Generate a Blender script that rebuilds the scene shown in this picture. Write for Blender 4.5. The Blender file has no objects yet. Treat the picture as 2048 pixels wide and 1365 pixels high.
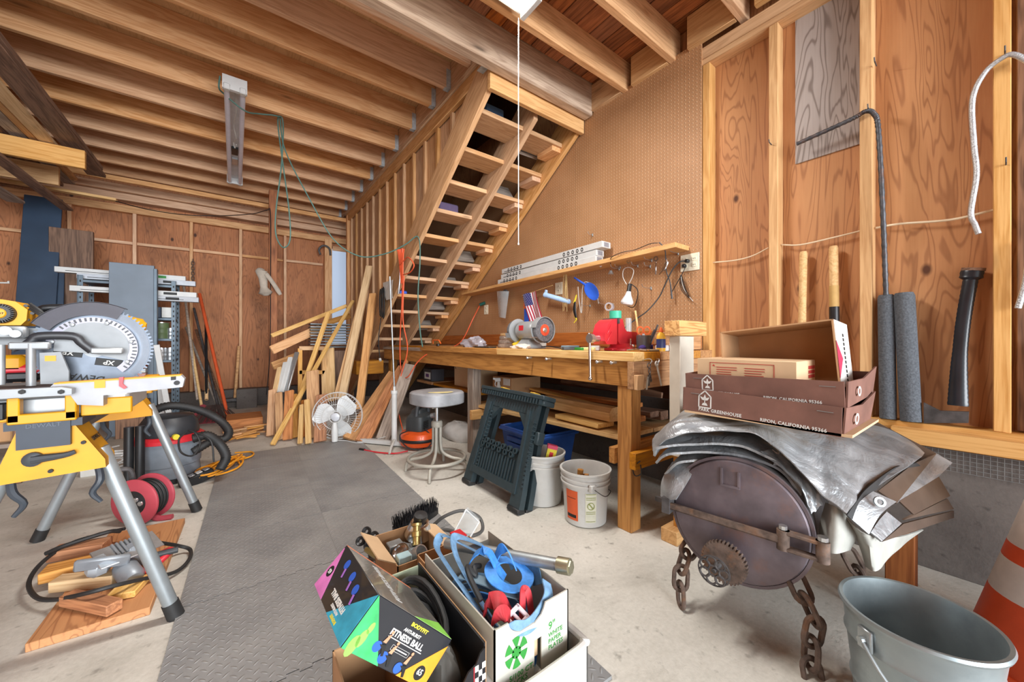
import bpy, bmesh, math, random
from mathutils import Vector, Matrix, Euler
V = Vector
R = math.radians
random.seed(7)
scn = bpy.context.scene
col = scn.collection

# ---------------------------------------------------------------- camera, world, lights, exposure
CAMZ = 1.05
cam_d = bpy.data.cameras.new('camera')
cam_d.sensor_width = 36.0
cam_d.lens = 36.0 * 739.0 / 2048.0
cam_d.clip_start = 0.05
cam = bpy.data.objects.new('camera', cam_d)
col.objects.link(cam)
cam.location = (0, 0, CAMZ)
cam.rotation_euler = (R(90), 0, -math.atan2(0.6, 0.8))
scn.camera = cam

wd = bpy.data.worlds.new('world')
scn.world = wd
wd.use_nodes = True
_bg = wd.node_tree.nodes['Background']
_bg.inputs[0].default_value = (0.93, 0.96, 1.0, 1)
_bg.inputs[1].default_value = 1.15

def area(name, loc, rot, sx, sy, power, colr=(1, 1, 1)):
    d = bpy.data.lights.new(name, 'AREA')
    d.shape = 'RECTANGLE'
    d.size = sx
    d.size_y = sy
    d.energy = power
    d.color = colr
    o = bpy.data.objects.new(name, d)
    col.objects.link(o)
    o.location = loc
    o.rotation_euler = rot
    return o

# daylight through the open garage door behind the photographer
area('door_daylight', (0.6, -8.5, 1.9), (R(93), 0, R(4)), 8.0, 4.2, 1500, (0.90, 0.95, 1.0))
scn.view_settings.view_transform = 'Standard'
scn.view_settings.look = 'None'
scn.view_settings.gamma = 1.0
scn.view_settings.exposure = 0.48
scn.view_settings.use_curve_mapping = False

# ---------------------------------------------------------------- helpers
WM = {}          # world matrices of everything placed

def lin(c):
    if isinstance(c, str):
        c = c.lstrip('#')
        c = tuple(int(c[i:i + 2], 16) / 255 for i in (0, 2, 4))
    return tuple((x / 12.92 if x <= 0.04045 else ((x + 0.055) / 1.055) ** 2.4) for x in c)

def at(x, y, X=None, Y=None, Z=None, D=None):
    """a point of the place from a photograph pixel and its known depth (a wall plane, a height or a distance)"""
    u = (x - 1024) / 739.0
    v = (y - 682.5) / 739.0
    d = (0.6 + 0.8 * u, 0.8 - 0.6 * u, -v)
    t = X / d[0] if X is not None else Y / d[1] if Y is not None else (Z - CAMZ) / d[2] if Z is not None else D
    return V((d[0] * t, d[1] * t, CAMZ + d[2] * t))

def tag(o, label=None, cat=None, group=None, kind=None):
    if label: o['label'] = label
    if cat: o['category'] = cat
    if group: o['group'] = group
    if kind: o['kind'] = kind
    return o

def place(o, M, parent=None):
    col.objects.link(o)
    WM[o.name] = M.copy()
    if parent is not None:
        o.parent = parent
        o.matrix_local = WM[parent.name].inverted() @ M
    else:
        o.matrix_local = M
    return o

def thing(name, label, cat, loc, rz=0.0, group=None, kind=None):
    o = bpy.data.objects.new(name, None)
    o.empty_display_size = 0.05
    place(o, Matrix.Translation(V(loc)) @ Matrix.Rotation(rz, 4, 'Z'))
    return tag(o, label, cat, group, kind)

def finish(me, mat, ang=38):
    if mat is not None and not me.materials:
        me.materials.append(mat)
    for p in me.polygons:
        p.use_smooth = True
    me.set_sharp_from_angle(angle=R(ang))

def frame(p, x, up=(0, 0, 1)):
    x = V(x).normalized()
    up = V(up)
    if abs(x.dot(up.normalized())) > 0.999:
        up = V((0, 1, 0)) if abs(x.y) < 0.9 else V((1, 0, 0))
    y = up.cross(x).normalized()
    z = x.cross(y).normalized()
    M = Matrix((x, y, z)).transposed().to_4x4()
    M.translation = V(p)
    return M

def frame2(p, x, y):
    """axes: local x along x, local y nearly y"""
    x = V(x).normalized()
    z = x.cross(V(y)).normalized()
    y = z.cross(x).normalized()
    M = Matrix((x, y, z)).transposed().to_4x4()
    M.translation = V(p)
    return M

def smooth_path(pts, n=6, closed=False):
    pts = [V(p) for p in pts]
    if len(pts) < 3:
        return pts
    out = []
    N = len(pts)
    rng = range(N) if closed else range(N - 1)
    for i in rng:
        p0 = pts[(i - 1) % N] if closed or i > 0 else pts[0] * 2 - pts[1]
        p1 = pts[i]
        p2 = pts[(i + 1) % N]
        p3 = pts[(i + 2) % N] if closed or i + 2 < N else pts[-1] * 2 - pts[-2]
        for k in range(n):
            t = k / n
            out.append(0.5 * ((2 * p1) + (-p0 + p2) * t + (2 * p0 - 5 * p1 + 4 * p2 - p3) * t * t + (-p0 + 3 * p1 - 3 * p2 + p3) * t ** 3))
    if not closed:
        out.append(pts[-1])
    return out

class B:
    """collects world-space shapes into one mesh"""
    def __init__(s):
        s.v = []
        s.f = []
        s.mi = []
        s.cur = 0
    def add(s, vs, fs):
        o = len(s.v)
        s.v += [V(a) for a in vs]
        s.f += [tuple(i + o for i in f) for f in fs]
        s.mi += [s.cur] * len(fs)
        return s
    def box(s, x0, x1, y0, y1, z0, z1, M=None, bev=0.0):
        if bev > 0:
            return s.bbox(x0, x1, y0, y1, z0, z1, bev, M)
        vs = [V((x, y, z)) for z in (z0, z1) for y in (y0, y1) for x in (x0, x1)]
        if M is not None:
            vs = [M @ a for a in vs]
        return s.add(vs, [(0, 2, 3, 1), (4, 5, 7, 6), (0, 1, 5, 4), (2, 6, 7, 3), (0, 4, 6, 2), (1, 3, 7, 5)])
    def bbox(s, x0, x1, y0, y1, z0, z1, b, M=None):
        """a box with chamfered edges"""
        c = V(((x0 + x1) / 2, (y0 + y1) / 2, (z0 + z1) / 2))
        h = V((abs(x1 - x0) / 2, abs(y1 - y0) / 2, abs(z1 - z0) / 2))
        b = min(b, h.x * .9, h.y * .9, h.z * .9)
        vs = []
        ix = {}
        for sx in (-1, 1):
            for sy in (-1, 1):
                for sz in (-1, 1):
                    for a in range(3):
                        p = [h.x - b, h.y - b, h.z - b]
                        p[a] += b
                        ix[(sx, sy, sz, a)] = len(vs)
                        vs.append(c + V((sx * p[0], sy * p[1], sz * p[2])))
        fs = []
        for a in range(3):
            b1, b2 = [(1, 2), (2, 0), (0, 1)][a]
            for sg in (-1, 1):
                loop = []
                for q in [(-1, -1), (1, -1), (1, 1), (-1, 1)]:
                    t = [0, 0, 0]
                    t[a] = sg
                    t[b1], t[b2] = q
                    loop.append(ix[(t[0], t[1], t[2], a)])
                fs.append(tuple(loop) if sg > 0 else tuple(reversed(loop)))
        for a in range(3):
            b1, b2 = [(1, 2), (2, 0), (0, 1)][a]
            for s1 in (-1, 1):
                for s2 in (-1, 1):
                    q = []
                    for sa, w in ((-1, b1), (1, b1), (1, b2), (-1, b2)):
                        t = [0, 0, 0]
                        t[a] = sa
                        t[b1] = s1
                        t[b2] = s2
                        q.append(ix[(t[0], t[1], t[2], w)])
                    fs.append(tuple(q) if s1 * s2 < 0 else tuple(reversed(q)))
        for sx in (-1, 1):
            for sy in (-1, 1):
                for sz in (-1, 1):
                    q = [ix[(sx, sy, sz, a)] for a in range(3)]
                    fs.append(tuple(q) if sx * sy * sz > 0 else tuple(reversed(q)))
        if M is not None:
            vs = [M @ a for a in vs]
        return s.add(vs, fs)
    def prism(s, poly, z0, z1, M=None):
        n = len(poly)
        ar = sum(poly[i][0] * poly[(i + 1) % n][1] - poly[(i + 1) % n][0] * poly[i][1] for i in range(n))
        if ar < 0:
            poly = poly[::-1]
        vs = [V((p[0], p[1], z0)) for p in poly] + [V((p[0], p[1], z1)) for p in poly]
        if M is not None:
            vs = [M @ a for a in vs]
        fs = [tuple(range(n))[::-1], tuple(range(n, 2 * n))] + [(i, (i + 1) % n, n + (i + 1) % n, n + i) for i in range(n)]
        return s.add(vs, fs)
    def tube(s, pts, r, seg=10, closed=False, caps=True, sm=0, flat=1.0, up=None):
        pts = [V(p) for p in pts]
        if sm:
            rs = None
            if isinstance(r, (list, tuple)):
                n0 = len(pts)
                P = smooth_path(pts, sm, closed)
                rs = []
                for i in range(len(P)):
                    t = i / sm
                    a = min(int(t), n0 - 1)
                    b = min(a + 1, n0 - 1)
                    rs.append(r[a] + (r[b] - r[a]) * (t - int(t)))
                r = rs
                pts = P
            else:
                pts = smooth_path(pts, sm, closed)
        n = len(pts)
        rr = r if isinstance(r, (list, tuple)) else [r] * n
        tg = []
        for i in range(n):
            a = pts[(i - 1) % n] if closed or i > 0 else pts[i]
            b = pts[(i + 1) % n] if closed or i < n - 1 else pts[i]
            d = b - a
            tg.append(d.normalized() if d.length > 1e-9 else V((0, 0, 1)))
        t0 = tg[0]
        if up is None:
            up0 = V((0, 0, 1)) if abs(t0.z) < 0.9 else V((1, 0, 0))
        else:
            up0 = V(up)
        nrm = (up0 - t0 * up0.dot(t0)).normalized()
        vs = []
        for i in range(n):
            if i > 0:
                ax = tg[i - 1].cross(tg[i])
                if ax.length > 1e-7:
                    nrm = Matrix.Rotation(tg[i - 1].angle(tg[i]), 3, ax.normalized()) @ nrm
            nn = (nrm - tg[i] * nrm.dot(tg[i])).normalized()
            if up is not None:
                q = V(up) - tg[i] * V(up).dot(tg[i])
                if q.length > 1e-4:
                    nn = q.normalized()
            bb = tg[i].cross(nn)
            for k in range(seg):
                a = 2 * math.pi * k / seg
                vs.append(pts[i] + nn * math.cos(a) * rr[i] * flat + bb * math.sin(a) * rr[i])
        fs = []
        for i in range(n if closed else n - 1):
            j = (i + 1) % n
            for k in range(seg):
                l = (k + 1) % seg
                fs.append((i * seg + k, i * seg + l, j * seg + l, j * seg + k))
        if caps and not closed:
            fs.append(tuple(range(seg))[::-1])
            fs.append(tuple(range((n - 1) * seg, n * seg)))
        return s.add(vs, fs)
    def strap(s, pts, w, t, up=(0, 0, 1), sm=0, closed=False):
        """a flat band: width w across, thickness t along 'up' (up may be a list per point)"""
        pts = [V(p) for p in pts]
        if sm:
            pts = smooth_path(pts, sm, closed)
        n = len(pts)
        vs = []
        for i in range(n):
            a = pts[(i - 1) % n] if closed or i > 0 else pts[i]
            b = pts[(i + 1) % n] if closed or i < n - 1 else pts[i]
            d = (b - a).normalized()
            side = V(up).cross(d)
            side = side.normalized() if side.length > 1e-5 else V((1, 0, 0))
            nn = d.cross(side)
            for q in ((-w / 2, -t / 2), (w / 2, -t / 2), (w / 2, t / 2), (-w / 2, t / 2)):
                vs.append(pts[i] + side * q[0] + nn * q[1])
        fs = []
        for i in range(n if closed else n - 1):
            j = (i + 1) % n
            for k in range(4):
                l = (k + 1) % 4
                fs.append((i * 4 + k, i * 4 + l, j * 4 + l, j * 4 + k))
        if not closed:
            fs += [(3, 2, 1, 0), tuple(range((n - 1) * 4, n * 4))]
        return s.add(vs, fs)
    def lathe(s, prof, M=None, seg=24, closed=False, sx=1.0, sy=1.0, a0=0.0, a1=2 * math.pi):
        full = abs(a1 - a0 - 2 * math.pi) < 1e-6
        vs = []
        n = len(prof)
        m = seg if full else seg + 1
        for k in range(m):
            a = a0 + (a1 - a0) * k / seg
            for r, z in prof:
                p = V((r * math.cos(a) * sx, r * math.sin(a) * sy, z))
                vs.append(M @ p if M is not None else p)
        fs = []
        for k in range(seg):
            l = (k + 1) % m
            for i in range(n if closed else n - 1):
                j = (i + 1) % n
                fs.append((k * n + i, l * n + i, l * n + j, k * n + j))
        o = len(s.v)
        s.add(vs, fs)
        if full and not closed:
            if prof[0][0] > 1e-6:
                pass
        return s
    def cyl(s, p0, p1, r, seg=14, r1=None):
        return s.tube([p0, p1], [r, r if r1 is None else r1], seg)
    def sphere(s, c, r, seg=12, sz=1.0, M=None):
        prof = [(r * math.sin(math.pi * i / 8), -r * sz * math.cos(math.pi * i / 8)) for i in range(9)]
        T = Matrix.Translation(V(c)) if M is None else M
        return s.lathe(prof, T, seg)
    def grid(s, fn, nu, nv):
        vs = [fn(i / nu, j / nv) for j in range(nv + 1) for i in range(nu + 1)]
        fs = [(j * (nu + 1) + i, j * (nu + 1) + i + 1, (j + 1) * (nu + 1) + i + 1, (j + 1) * (nu + 1) + i) for j in range(nv) for i in range(nu)]
        return s.add(vs, fs)
    def sheet(s, fn, nu, nv, t):
        """a closed thin sheet following fn(u,v) with thickness t"""
        P = [[V(fn(i / nu, j / nv)) for i in range(nu + 1)] for j in range(nv + 1)]
        top = []
        bot = []
        for j in range(nv + 1):
            for i in range(nu + 1):
                du = P[j][min(i + 1, nu)] - P[j][max(i - 1, 0)]
                dv = P[min(j + 1, nv)][i] - P[max(j - 1, 0)][i]
                n = du.cross(dv)
                n = n.normalized() if n.length > 1e-9 else V((0, 0, 1))
                top.append(P[j][i] + n * t / 2)
                bot.append(P[j][i] - n * t / 2)
        w = nu + 1
        k = len(top)
        fs = []
        for j in range(nv):
            for i in range(nu):
                a, b, c, d = j * w + i, j * w + i + 1, (j + 1) * w + i + 1, (j + 1) * w + i
                fs += [(a, b, c, d), (k + d, k + c, k + b, k + a)]
        for i in range(nu):
            fs += [(i, k + i, k + i + 1, i + 1), (nv * w + i + 1, k + nv * w + i + 1, k + nv * w + i, nv * w + i)]
        for j in range(nv):
            fs += [(j * w, (j + 1) * w, k + (j + 1) * w, k + j * w), (j * w + nu, k + j * w + nu, k + (j + 1) * w + nu, (j + 1) * w + nu)]
        return s.add(top + bot, fs)
    def done(s, name, mat, parent=None, label=None, cat=None, group=None, kind=None, M=None, ang=38, fix=False):
        """link as one object; M: the local frame (its origin and axes) the mesh is expressed in"""
        if M is None:
            lo = V([min(v[i] for v in s.v) for i in range(3)])
            hi = V([max(v[i] for v in s.v) for i in range(3)])
            M = Matrix.Translation(V(((lo.x + hi.x) / 2, (lo.y + hi.y) / 2, lo.z if parent is None else (lo.z + hi.z) / 2)))
        Mi = M.inverted()
        me = bpy.data.meshes.new(name)
        me.from_pydata([Mi @ v for v in s.v], [], s.f)
        mats = mat if isinstance(mat, (list, tuple)) else [mat]
        for m in mats:
            me.materials.append(m)
        if len(mats) > 1:
            for p, i in zip(me.polygons, s.mi):
                p.material_index = i
        if fix:
            bm = bmesh.new()
            bm.from_mesh(me)
            bmesh.ops.recalc_face_normals(bm, faces=bm.faces)
            bm.to_mesh(me)
            bm.free()
        me.validate()
        finish(me, None, ang)
        o = bpy.data.objects.new(name, me)
        place(o, M, parent)
        return tag(o, label, cat, group, kind)

def board(name, p0, p1, w, t, mat, parent=None, up=(0, 0, 1), bev=0.003, **k):
    """a plank from p0 to p1 (centre line), width w, thickness t along 'up'; grain along its length"""
    p0, p1 = V(p0), V(p1)
    M = frame((p0 + p1) / 2, p1 - p0, up)
    L = (p1 - p0).length
    b = B()
    b.bbox(-L / 2, L / 2, -w / 2, w / 2, -t / 2, t / 2, bev, M) if bev else b.box(-L / 2, L / 2, -w / 2, w / 2, -t / 2, t / 2, M)
    return b.done(name, mat, parent, M=M, **k)

def abox(name, x0, x1, y0, y1, z0, z1, mat, parent=None, bev=0.003, axis=None, **k):
    """an axis-aligned piece, grain along its longest side (or the given axis)"""
    d = {'x': x1 - x0, 'y': y1 - y0, 'z': z1 - z0}
    a = axis or max(d, key=lambda q: d[q])
    c = V(((x0 + x1) / 2, (y0 + y1) / 2, (z0 + z1) / 2))
    M = {'x': Matrix.Identity(4), 'y': Matrix.Rotation(R(90), 4, 'Z'), 'z': Matrix.Rotation(R(-90), 4, 'Y')}[a]
    M = Matrix.Translation(c) @ M
    b = B()
    b.bbox(x0, x1, y0, y1, z0, z1, bev) if bev else b.box(x0, x1, y0, y1, z0, z1)
    return b.done(name, mat, parent, M=M, **k)

def tube(name, pts, r, mat, parent=None, seg=10, sm=0, closed=False, **k):
    return B().tube(pts, r, seg, closed, sm=sm).done(name, mat, parent, **k)

def text(name, s, size, mat, parent, M, align='CENTER', ext=0.0004, sx=1.0, space=1.0, shear=0.0, bold=0.0):
    cu = bpy.data.curves.new('lettering', 'FONT')
    cu.body = s
    cu.size = size
    cu.align_x = align
    cu.align_y = 'CENTER'
    cu.extrude = ext
    cu.space_character = space
    cu.shear = shear
    cu.offset = bold
    cu.resolution_u = 2
    o = bpy.data.objects.new('lettering', cu)
    me = bpy.data.meshes.new_from_object(o)
    bpy.data.objects.remove(o)
    bpy.data.curves.remove(cu)
    if sx != 1.0:
        me.transform(Matrix.Diagonal((sx, 1, 1, 1)))
    me.materials.clear()
    me.materials.append(mat)
    ob = bpy.data.objects.new(name, me)
    return place(ob, M, parent)

def copy_tree(o, M, label=None, group=None):
    """a copy of a thing and of its parts and sub-parts at matrix M"""
    c = o.copy()
    place(c, M)
    if label: c['label'] = label
    if group: c['group'] = group
    for ch in [q for q in bpy.data.objects if q.parent == o]:
        d = ch.copy()
        col.objects.link(d)
        d.parent = c
        d.matrix_local = ch.matrix_local.copy()
        for g in [q for q in bpy.data.objects if q.parent == ch]:
            e = g.copy()
            col.objects.link(e)
            e.parent = d
            e.matrix_local = g.matrix_local.copy()
    return c

# ---------------------------------------------------------------- materials
def nt(name):
    m = bpy.data.materials.new(name)
    m.use_nodes = True
    t = m.node_tree
    return m, t, t.nodes['Principled BSDF']

def N(t, kind, **k):
    n = t.nodes.new(kind)
    for a, b in k.items():
        setattr(n, a, b)
    return n

def ramp(t, stops, interp='LINEAR'):
    r = t.nodes.new('ShaderNodeValToRGB')
    r.color_ramp.interpolation = interp
    e = r.color_ramp.elements
    while len(e) < len(stops):
        e.new(0.5)
    for q, (p, c) in zip(e, stops):
        q.position = p
        q.color = (*c, 1) if len(c) == 3 else c
    return r

def mixc(t, a, b, fac, mode='MIX'):
    m = t.nodes.new('ShaderNodeMix')
    m.data_type = 'RGBA'
    m.blend_type = mode
    for s, x in ((m.inputs[0], fac), (m.inputs[6], a), (m.inputs[7], b)):
        if isinstance(x, (int, float)):
            s.default_value = x
        elif isinstance(x, tuple):
            s.default_value = (*x, 1) if len(x) == 3 else x
        else:
            t.links.new(x, s)
    return m.outputs[2]

def math_(t, op, a, b=None, c=None):
    m = t.nodes.new('ShaderNodeMath')
    m.operation = op
    for i, x in enumerate((a, b, c)):
        if x is None:
            continue
        if isinstance(x, (int, float)):
            m.inputs[i].default_value = x
        else:
            t.links.new(x, m.inputs[i])
    return m.outputs[0]

def coords(t, sc=(1, 1, 1), rnd=True, kind='Object'):
    tc = N(t, 'ShaderNodeTexCoord')
    src = tc.outputs[kind]
    if rnd:
        oi = N(t, 'ShaderNodeObjectInfo')
        mul = N(t, 'ShaderNodeVectorMath', operation='SCALE')
        mul.inputs[0].default_value = (37.0, 11.0, 23.0)
        t.links.new(oi.outputs['Random'], mul.inputs['Scale'])
        ad = N(t, 'ShaderNodeVectorMath', operation='ADD')
        t.links.new(src, ad.inputs[0])
        t.links.new(mul.outputs[0], ad.inputs[1])
        src = ad.outputs[0]
    mp = N(t, 'ShaderNodeMapping')
    mp.inputs['Scale'].default_value = sc
    t.links.new(src, mp.inputs['Vector'])
    return mp.outputs[0]

def noise(t, vec, scale=5.0, detail=4.0, rough=0.55, dist=0.0):
    n = N(t, 'ShaderNodeTexNoise')
    n.inputs['Scale'].default_value = scale
    n.inputs['Detail'].default_value = detail
    n.inputs['Roughness'].default_value = rough
    n.inputs['Distortion'].default_value = dist
    if vec is not None:
        t.links.new(vec, n.inputs['Vector'])
    return n.outputs['Fac']

def bump(t, bsdf, h, strength=0.3, dist=0.01):
    b = N(t, 'ShaderNodeBump')
    b.inputs['Strength'].default_value = strength
    b.inputs['Distance'].default_value = dist
    t.links.new(h, b.inputs['Height'])
    t.links.new(b.outputs[0], bsdf.inputs['Normal'])

def wood(name, light, dark, vary=0.16, knots=0.5, rough=0.72, grain=1.0, ring=0.5):
    """sawn lumber: streaks and rings along local x, knots, tone varying from piece to piece"""
    m, t, s = nt(name)
    light, dark = lin(light), lin(dark)
    co = coords(t, (0.9, 9, 9))
    big = noise(t, co, 1.6, 3, 0.5, 0.4)
    rr = math_(t, 'MULTIPLY', big, 34.0)
    rings = math_(t, 'MULTIPLY_ADD', math_(t, 'SINE', rr), 0.5, 0.5)
    fine = noise(t, coords(t, (2.0, 60, 60)), 2.2 * grain, 4, 0.6)
    f = math_(t, 'ADD', math_(t, 'MULTIPLY', rings, ring * 0.45), math_(t, 'MULTIPLY', fine, 1.0 - ring * 0.45))
    cr = ramp(t, [(0.25, dark), (0.62, light)])
    t.links.new(f, cr.inputs[0])
    c = cr.outputs[0]
    # knots
    vo = N(t, 'ShaderNodeTexVoronoi')
    t.links.new(coords(t, (1.1, 5.0, 5.0)), vo.inputs['Vector'])
    vo.inputs['Scale'].default_value = 1.25
    kr = ramp(t, [(0.035, (knots, knots, knots)), (0.09, (knots * .25, ) * 3), (0.14, (0, 0, 0))])
    t.links.new(vo.outputs['Distance'], kr.inputs[0])
    c = mixc(t, c, tuple(x * 0.28 for x in dark), kr.outputs[0])
    oi = N(t, 'ShaderNodeObjectInfo')
    hs = N(t, 'ShaderNodeHueSaturation')
    t.links.new(c, hs.inputs['Color'])
    t.links.new(math_(t, 'MULTIPLY_ADD', oi.outputs['Random'], 2 * vary, 1 - vary), hs.inputs['Value'])
    rn = math_(t, 'FRACT', math_(t, 'MULTIPLY', oi.outputs['Random'], 17.3))
    t.links.new(math_(t, 'MULTIPLY_ADD', rn, 0.3, 0.85), hs.inputs['Saturation'])
    t.links.new(hs.outputs[0], s.inputs['Base Color'])
    s.inputs['Roughness'].default_value = rough
    bump(t, s, f, 0.18, 0.004)
    return m

def plywood(name, light, mid, dark, rough=0.7, rnd=False, knots=1.0, line=0.55, stain=0.0):
    """rotary-cut sheathing: contour-like figure stretched along local x, dark knots"""
    m, t, s = nt(name)
    light, mid, dark = lin(light), lin(mid), lin(dark)
    co = coords(t, (0.42, 3.4, 3.4), rnd)
    n1 = noise(t, co, 1.7, 2.5, 0.5, 0.7)
    sn = math_(t, 'MULTIPLY_ADD', math_(t, 'SINE', math_(t, 'MULTIPLY', n1, 115.0)), 0.5, 0.5)
    ln = ramp(t, [(0.0, (line, line, line)), (0.22, (0.08, 0.08, 0.08)), (0.5, (0, 0, 0))])
    t.links.new(sn, ln.inputs[0])
    fine = noise(t, coords(t, (1.5, 40, 40), rnd), 3.0, 3, 0.6)
    base = ramp(t, [(0.3, mid), (0.7, light)])
    t.links.new(math_(t, 'MULTIPLY_ADD', noise(t, coords(t, (0.5, 1.5, 1.5), rnd), 2.2, 3), 0.75, math_(t, 'MULTIPLY', fine, 0.25)), base.inputs[0])
    c = mixc(t, base.outputs[0], dark, ln.outputs[0])
    vo = N(t, 'ShaderNodeTexVoronoi')
    t.links.new(coords(t, (1.0, 1.6, 1.6), rnd), vo.inputs['Vector'])
    vo.inputs['Scale'].default_value = 2.6
    kr = ramp(t, [(0.05, (knots, ) * 3), (0.075, (knots * .45, ) * 3), (0.1, (0, 0, 0))])
    t.links.new(vo.outputs['Distance'], kr.inputs[0])
    c = mixc(t, c, tuple(x * 0.45 for x in dark), kr.outputs[0])
    if stain:
        st = ramp(t, [(0.5, (0, 0, 0)), (0.68, (stain, ) * 3)])
        t.links.new(noise(t, coords(t, (1.0, 2.0, 2.0), rnd), 1.1, 5, 0.65), st.inputs[0])
        c = mixc(t, c, tuple(x * 0.35 for x in dark), st.outputs[0])
    t.links.new(c, s.inputs['Base Color'])
    s.inputs['Roughness'].default_value = rough
    bump(t, s, fine, 0.12, 0.004)
    return m

def paint(name, c, rough=0.45, metal=0.0, var=0.06, sc=14.0, bmp=0.0, coat=0.0, alpha=None, trans=0.0, wear=None, spec=0.5):
    """painted, moulded or bare surface with faint unevenness; wear: (colour, amount, scale) patches"""
    m, t, s = nt(name)
    c = lin(c)
    n = noise(t, coords(t), sc, 4)
    lo = tuple(max(0, x * (1 - var * 2.2)) for x in c)
    hi = tuple(min(1, x * (1 + var)) for x in c)
    r = ramp(t, [(0.3, lo), (0.7, hi)])
    t.links.new(n, r.inputs[0])
    out = r.outputs[0]
    if wear:
        wc, am, ws = wear
        w = ramp(t, [(0.52, (0, 0, 0)), (0.66, (am, ) * 3)])
        t.links.new(noise(t, coords(t), ws, 6, 0.65), w.inputs[0])
        out = mixc(t, out, lin(wc), w.outputs[0])
    t.links.new(out, s.inputs['Base Color'])
    s.inputs['Roughness'].default_value = rough
    s.inputs['Metallic'].default_value = metal
    s.inputs['Specular IOR Level'].default_value = spec
    if coat:
        s.inputs['Coat Weight'].default_value = coat
    if trans:
        s.inputs['Transmission Weight'].default_value = trans
    if alpha is not None:
        s.inputs['Alpha'].default_value = alpha
    if bmp:
        bump(t, s, n, bmp, 0.004)
    return m

def emit(name, c, st):
    m, t, s = nt(name)
    s.inputs['Base Color'].default_value = (*lin(c), 1)
    s.inputs['Emission Color'].default_value = (*lin(c), 1)
    s.inputs['Emission Strength'].default_value = st
    return m
# ---------------------------------------------------------------- material library
W_JOIST = wood('joist_lumber', '#e2b58a', '#c69064', 0.10, 0.55)
W_STUD = wood('stud_lumber', '#d7ab75', '#bb8a55', 0.10, 0.5)
W_RAFT = wood('rafter_lumber', '#dcb084', '#b98a60', 0.08, 0.4)
W_BEAM = wood('old_beam_lumber', '#cbb094', '#a3846a', 0.05, 0.8)
W_STAIR = wood('stair_lumber', '#d1a67a', '#b08253', 0.09, 0.55)
W_BENCH = wood('bench_lumber', '#bf8849', '#93602e', 0.10, 0.5)
W_POST = wood('redwood_post', '#ad7048', '#875032', 0.10, 0.5)
W_GREY = wood('weathered_lumber', '#a5978a', '#786a60', 0.14, 0.4)
W_DARK = wood('dark_old_lumber', '#8a6a55', '#553e31', 0.16, 0.4)
W_PINE = wood('pale_pine', '#e3bd84', '#c79a5e', 0.12, 0.35)
W_MIX = wood('scrap_lumber', '#cf9c62', '#a36e3b', 0.2, 0.4)
W_RED = wood('red_cedar', '#c08150', '#8c5632', 0.14, 0.4)
W_DECK = wood('roof_plank', '#a8683c', '#6f3f22', 0.22, 0.5)
W_END = wood('douglas_fir_block', '#dba75c', '#b4782f', 0.08, 0.2, ring=0.9)
P_RIGHT = plywood('sheathing_light', '#c99463', '#b0764a', '#7d4726', line=0.5)
P_BACK = plywood('sheathing_red', '#bf8054', '#a5683f', '#67391f', stain=0.5, line=0.45)
P_GREY = plywood('weathered_plywood', '#b3aaa5', '#9b918b', '#54443a', knots=0.4, line=0.6)
P_PALE = plywood('pale_plywood', '#d6b388', '#c49c6d', '#a0774a', knots=0.3, line=0.3)
HARD = paint('dark_brown_hardboard', '#6d4630', 0.6, var=0.12, sc=5)
ZINC = paint('zinc_hanger', '#b9c0c4', 0.5, 0.1, 0.12, 40)
GALV = paint('galvanized_steel', '#a9b0b2', 0.42, 0.75, 0.1, 22)
STEEL = paint('bright_steel', '#cdd0d2', 0.28, 0.9, 0.05)
CHROME = paint('chrome', '#dfe1e3', 0.15, 1.0, 0.03)
ALU = paint('brushed_aluminium', '#c3c6c8', 0.38, 0.8, 0.06, 30)
BLACKP = paint('black_plastic', '#1d1e20', 0.42, 0, 0.15)
BLACKR = paint('black_rubber', '#242424', 0.6, 0, 0.15)
DKGREY = paint('dark_grey_plastic', '#3c4044', 0.5, 0, 0.1)
WHITE = paint('white_paint', '#cbccca', 0.45, 0, 0.03)
OFFW = paint('off_white_plastic', '#c6c5bf', 0.42, 0, 0.05)
CREAM = paint('cream_plate', '#e5dfc8', 0.4, 0, 0.03)
YELLOW = paint('tool_yellow', '#d69606', 0.5, 0, 0.04)
RED = paint('tool_red', '#c82a34', 0.38, 0, 0.06)
REDDK = paint('deep_red', '#8c2430', 0.5, 0, 0.12)
ORANGE = paint('orange_plastic', '#e2682c', 0.45, 0, 0.08)
BLUEP = paint('blue_plastic', '#2f63d6', 0.4, 0, 0.05)
CARD = paint('cardboard', '#b98f66', 0.85, 0, 0.08, 6)
CARDL = paint('pale_cardboard', '#d2b28c', 0.85, 0, 0.05, 6)
CARDD = paint('brown_printed_card', '#7b564a', 0.75, 0, 0.12, 9)
RUST = paint('rusty_iron', '#6f5e54', 0.8, 0.3, 0.25, 30, 0.5, wear=('#8c6446', 0.6, 16))
IRON = paint('dark_cast_iron', '#5b5858', 0.6, 0.5, 0.2, 26, 0.3)
INK = paint('black_ink', '#161616', 0.6)
INKW = paint('white_ink', '#d8d7d2', 0.6)
INKR = paint('red_ink', '#b23a34', 0.6)
INKG = paint('green_ink', '#2c8a34', 0.6)
INKY = paint('yellow_ink', '#e6d43a', 0.6)

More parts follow.
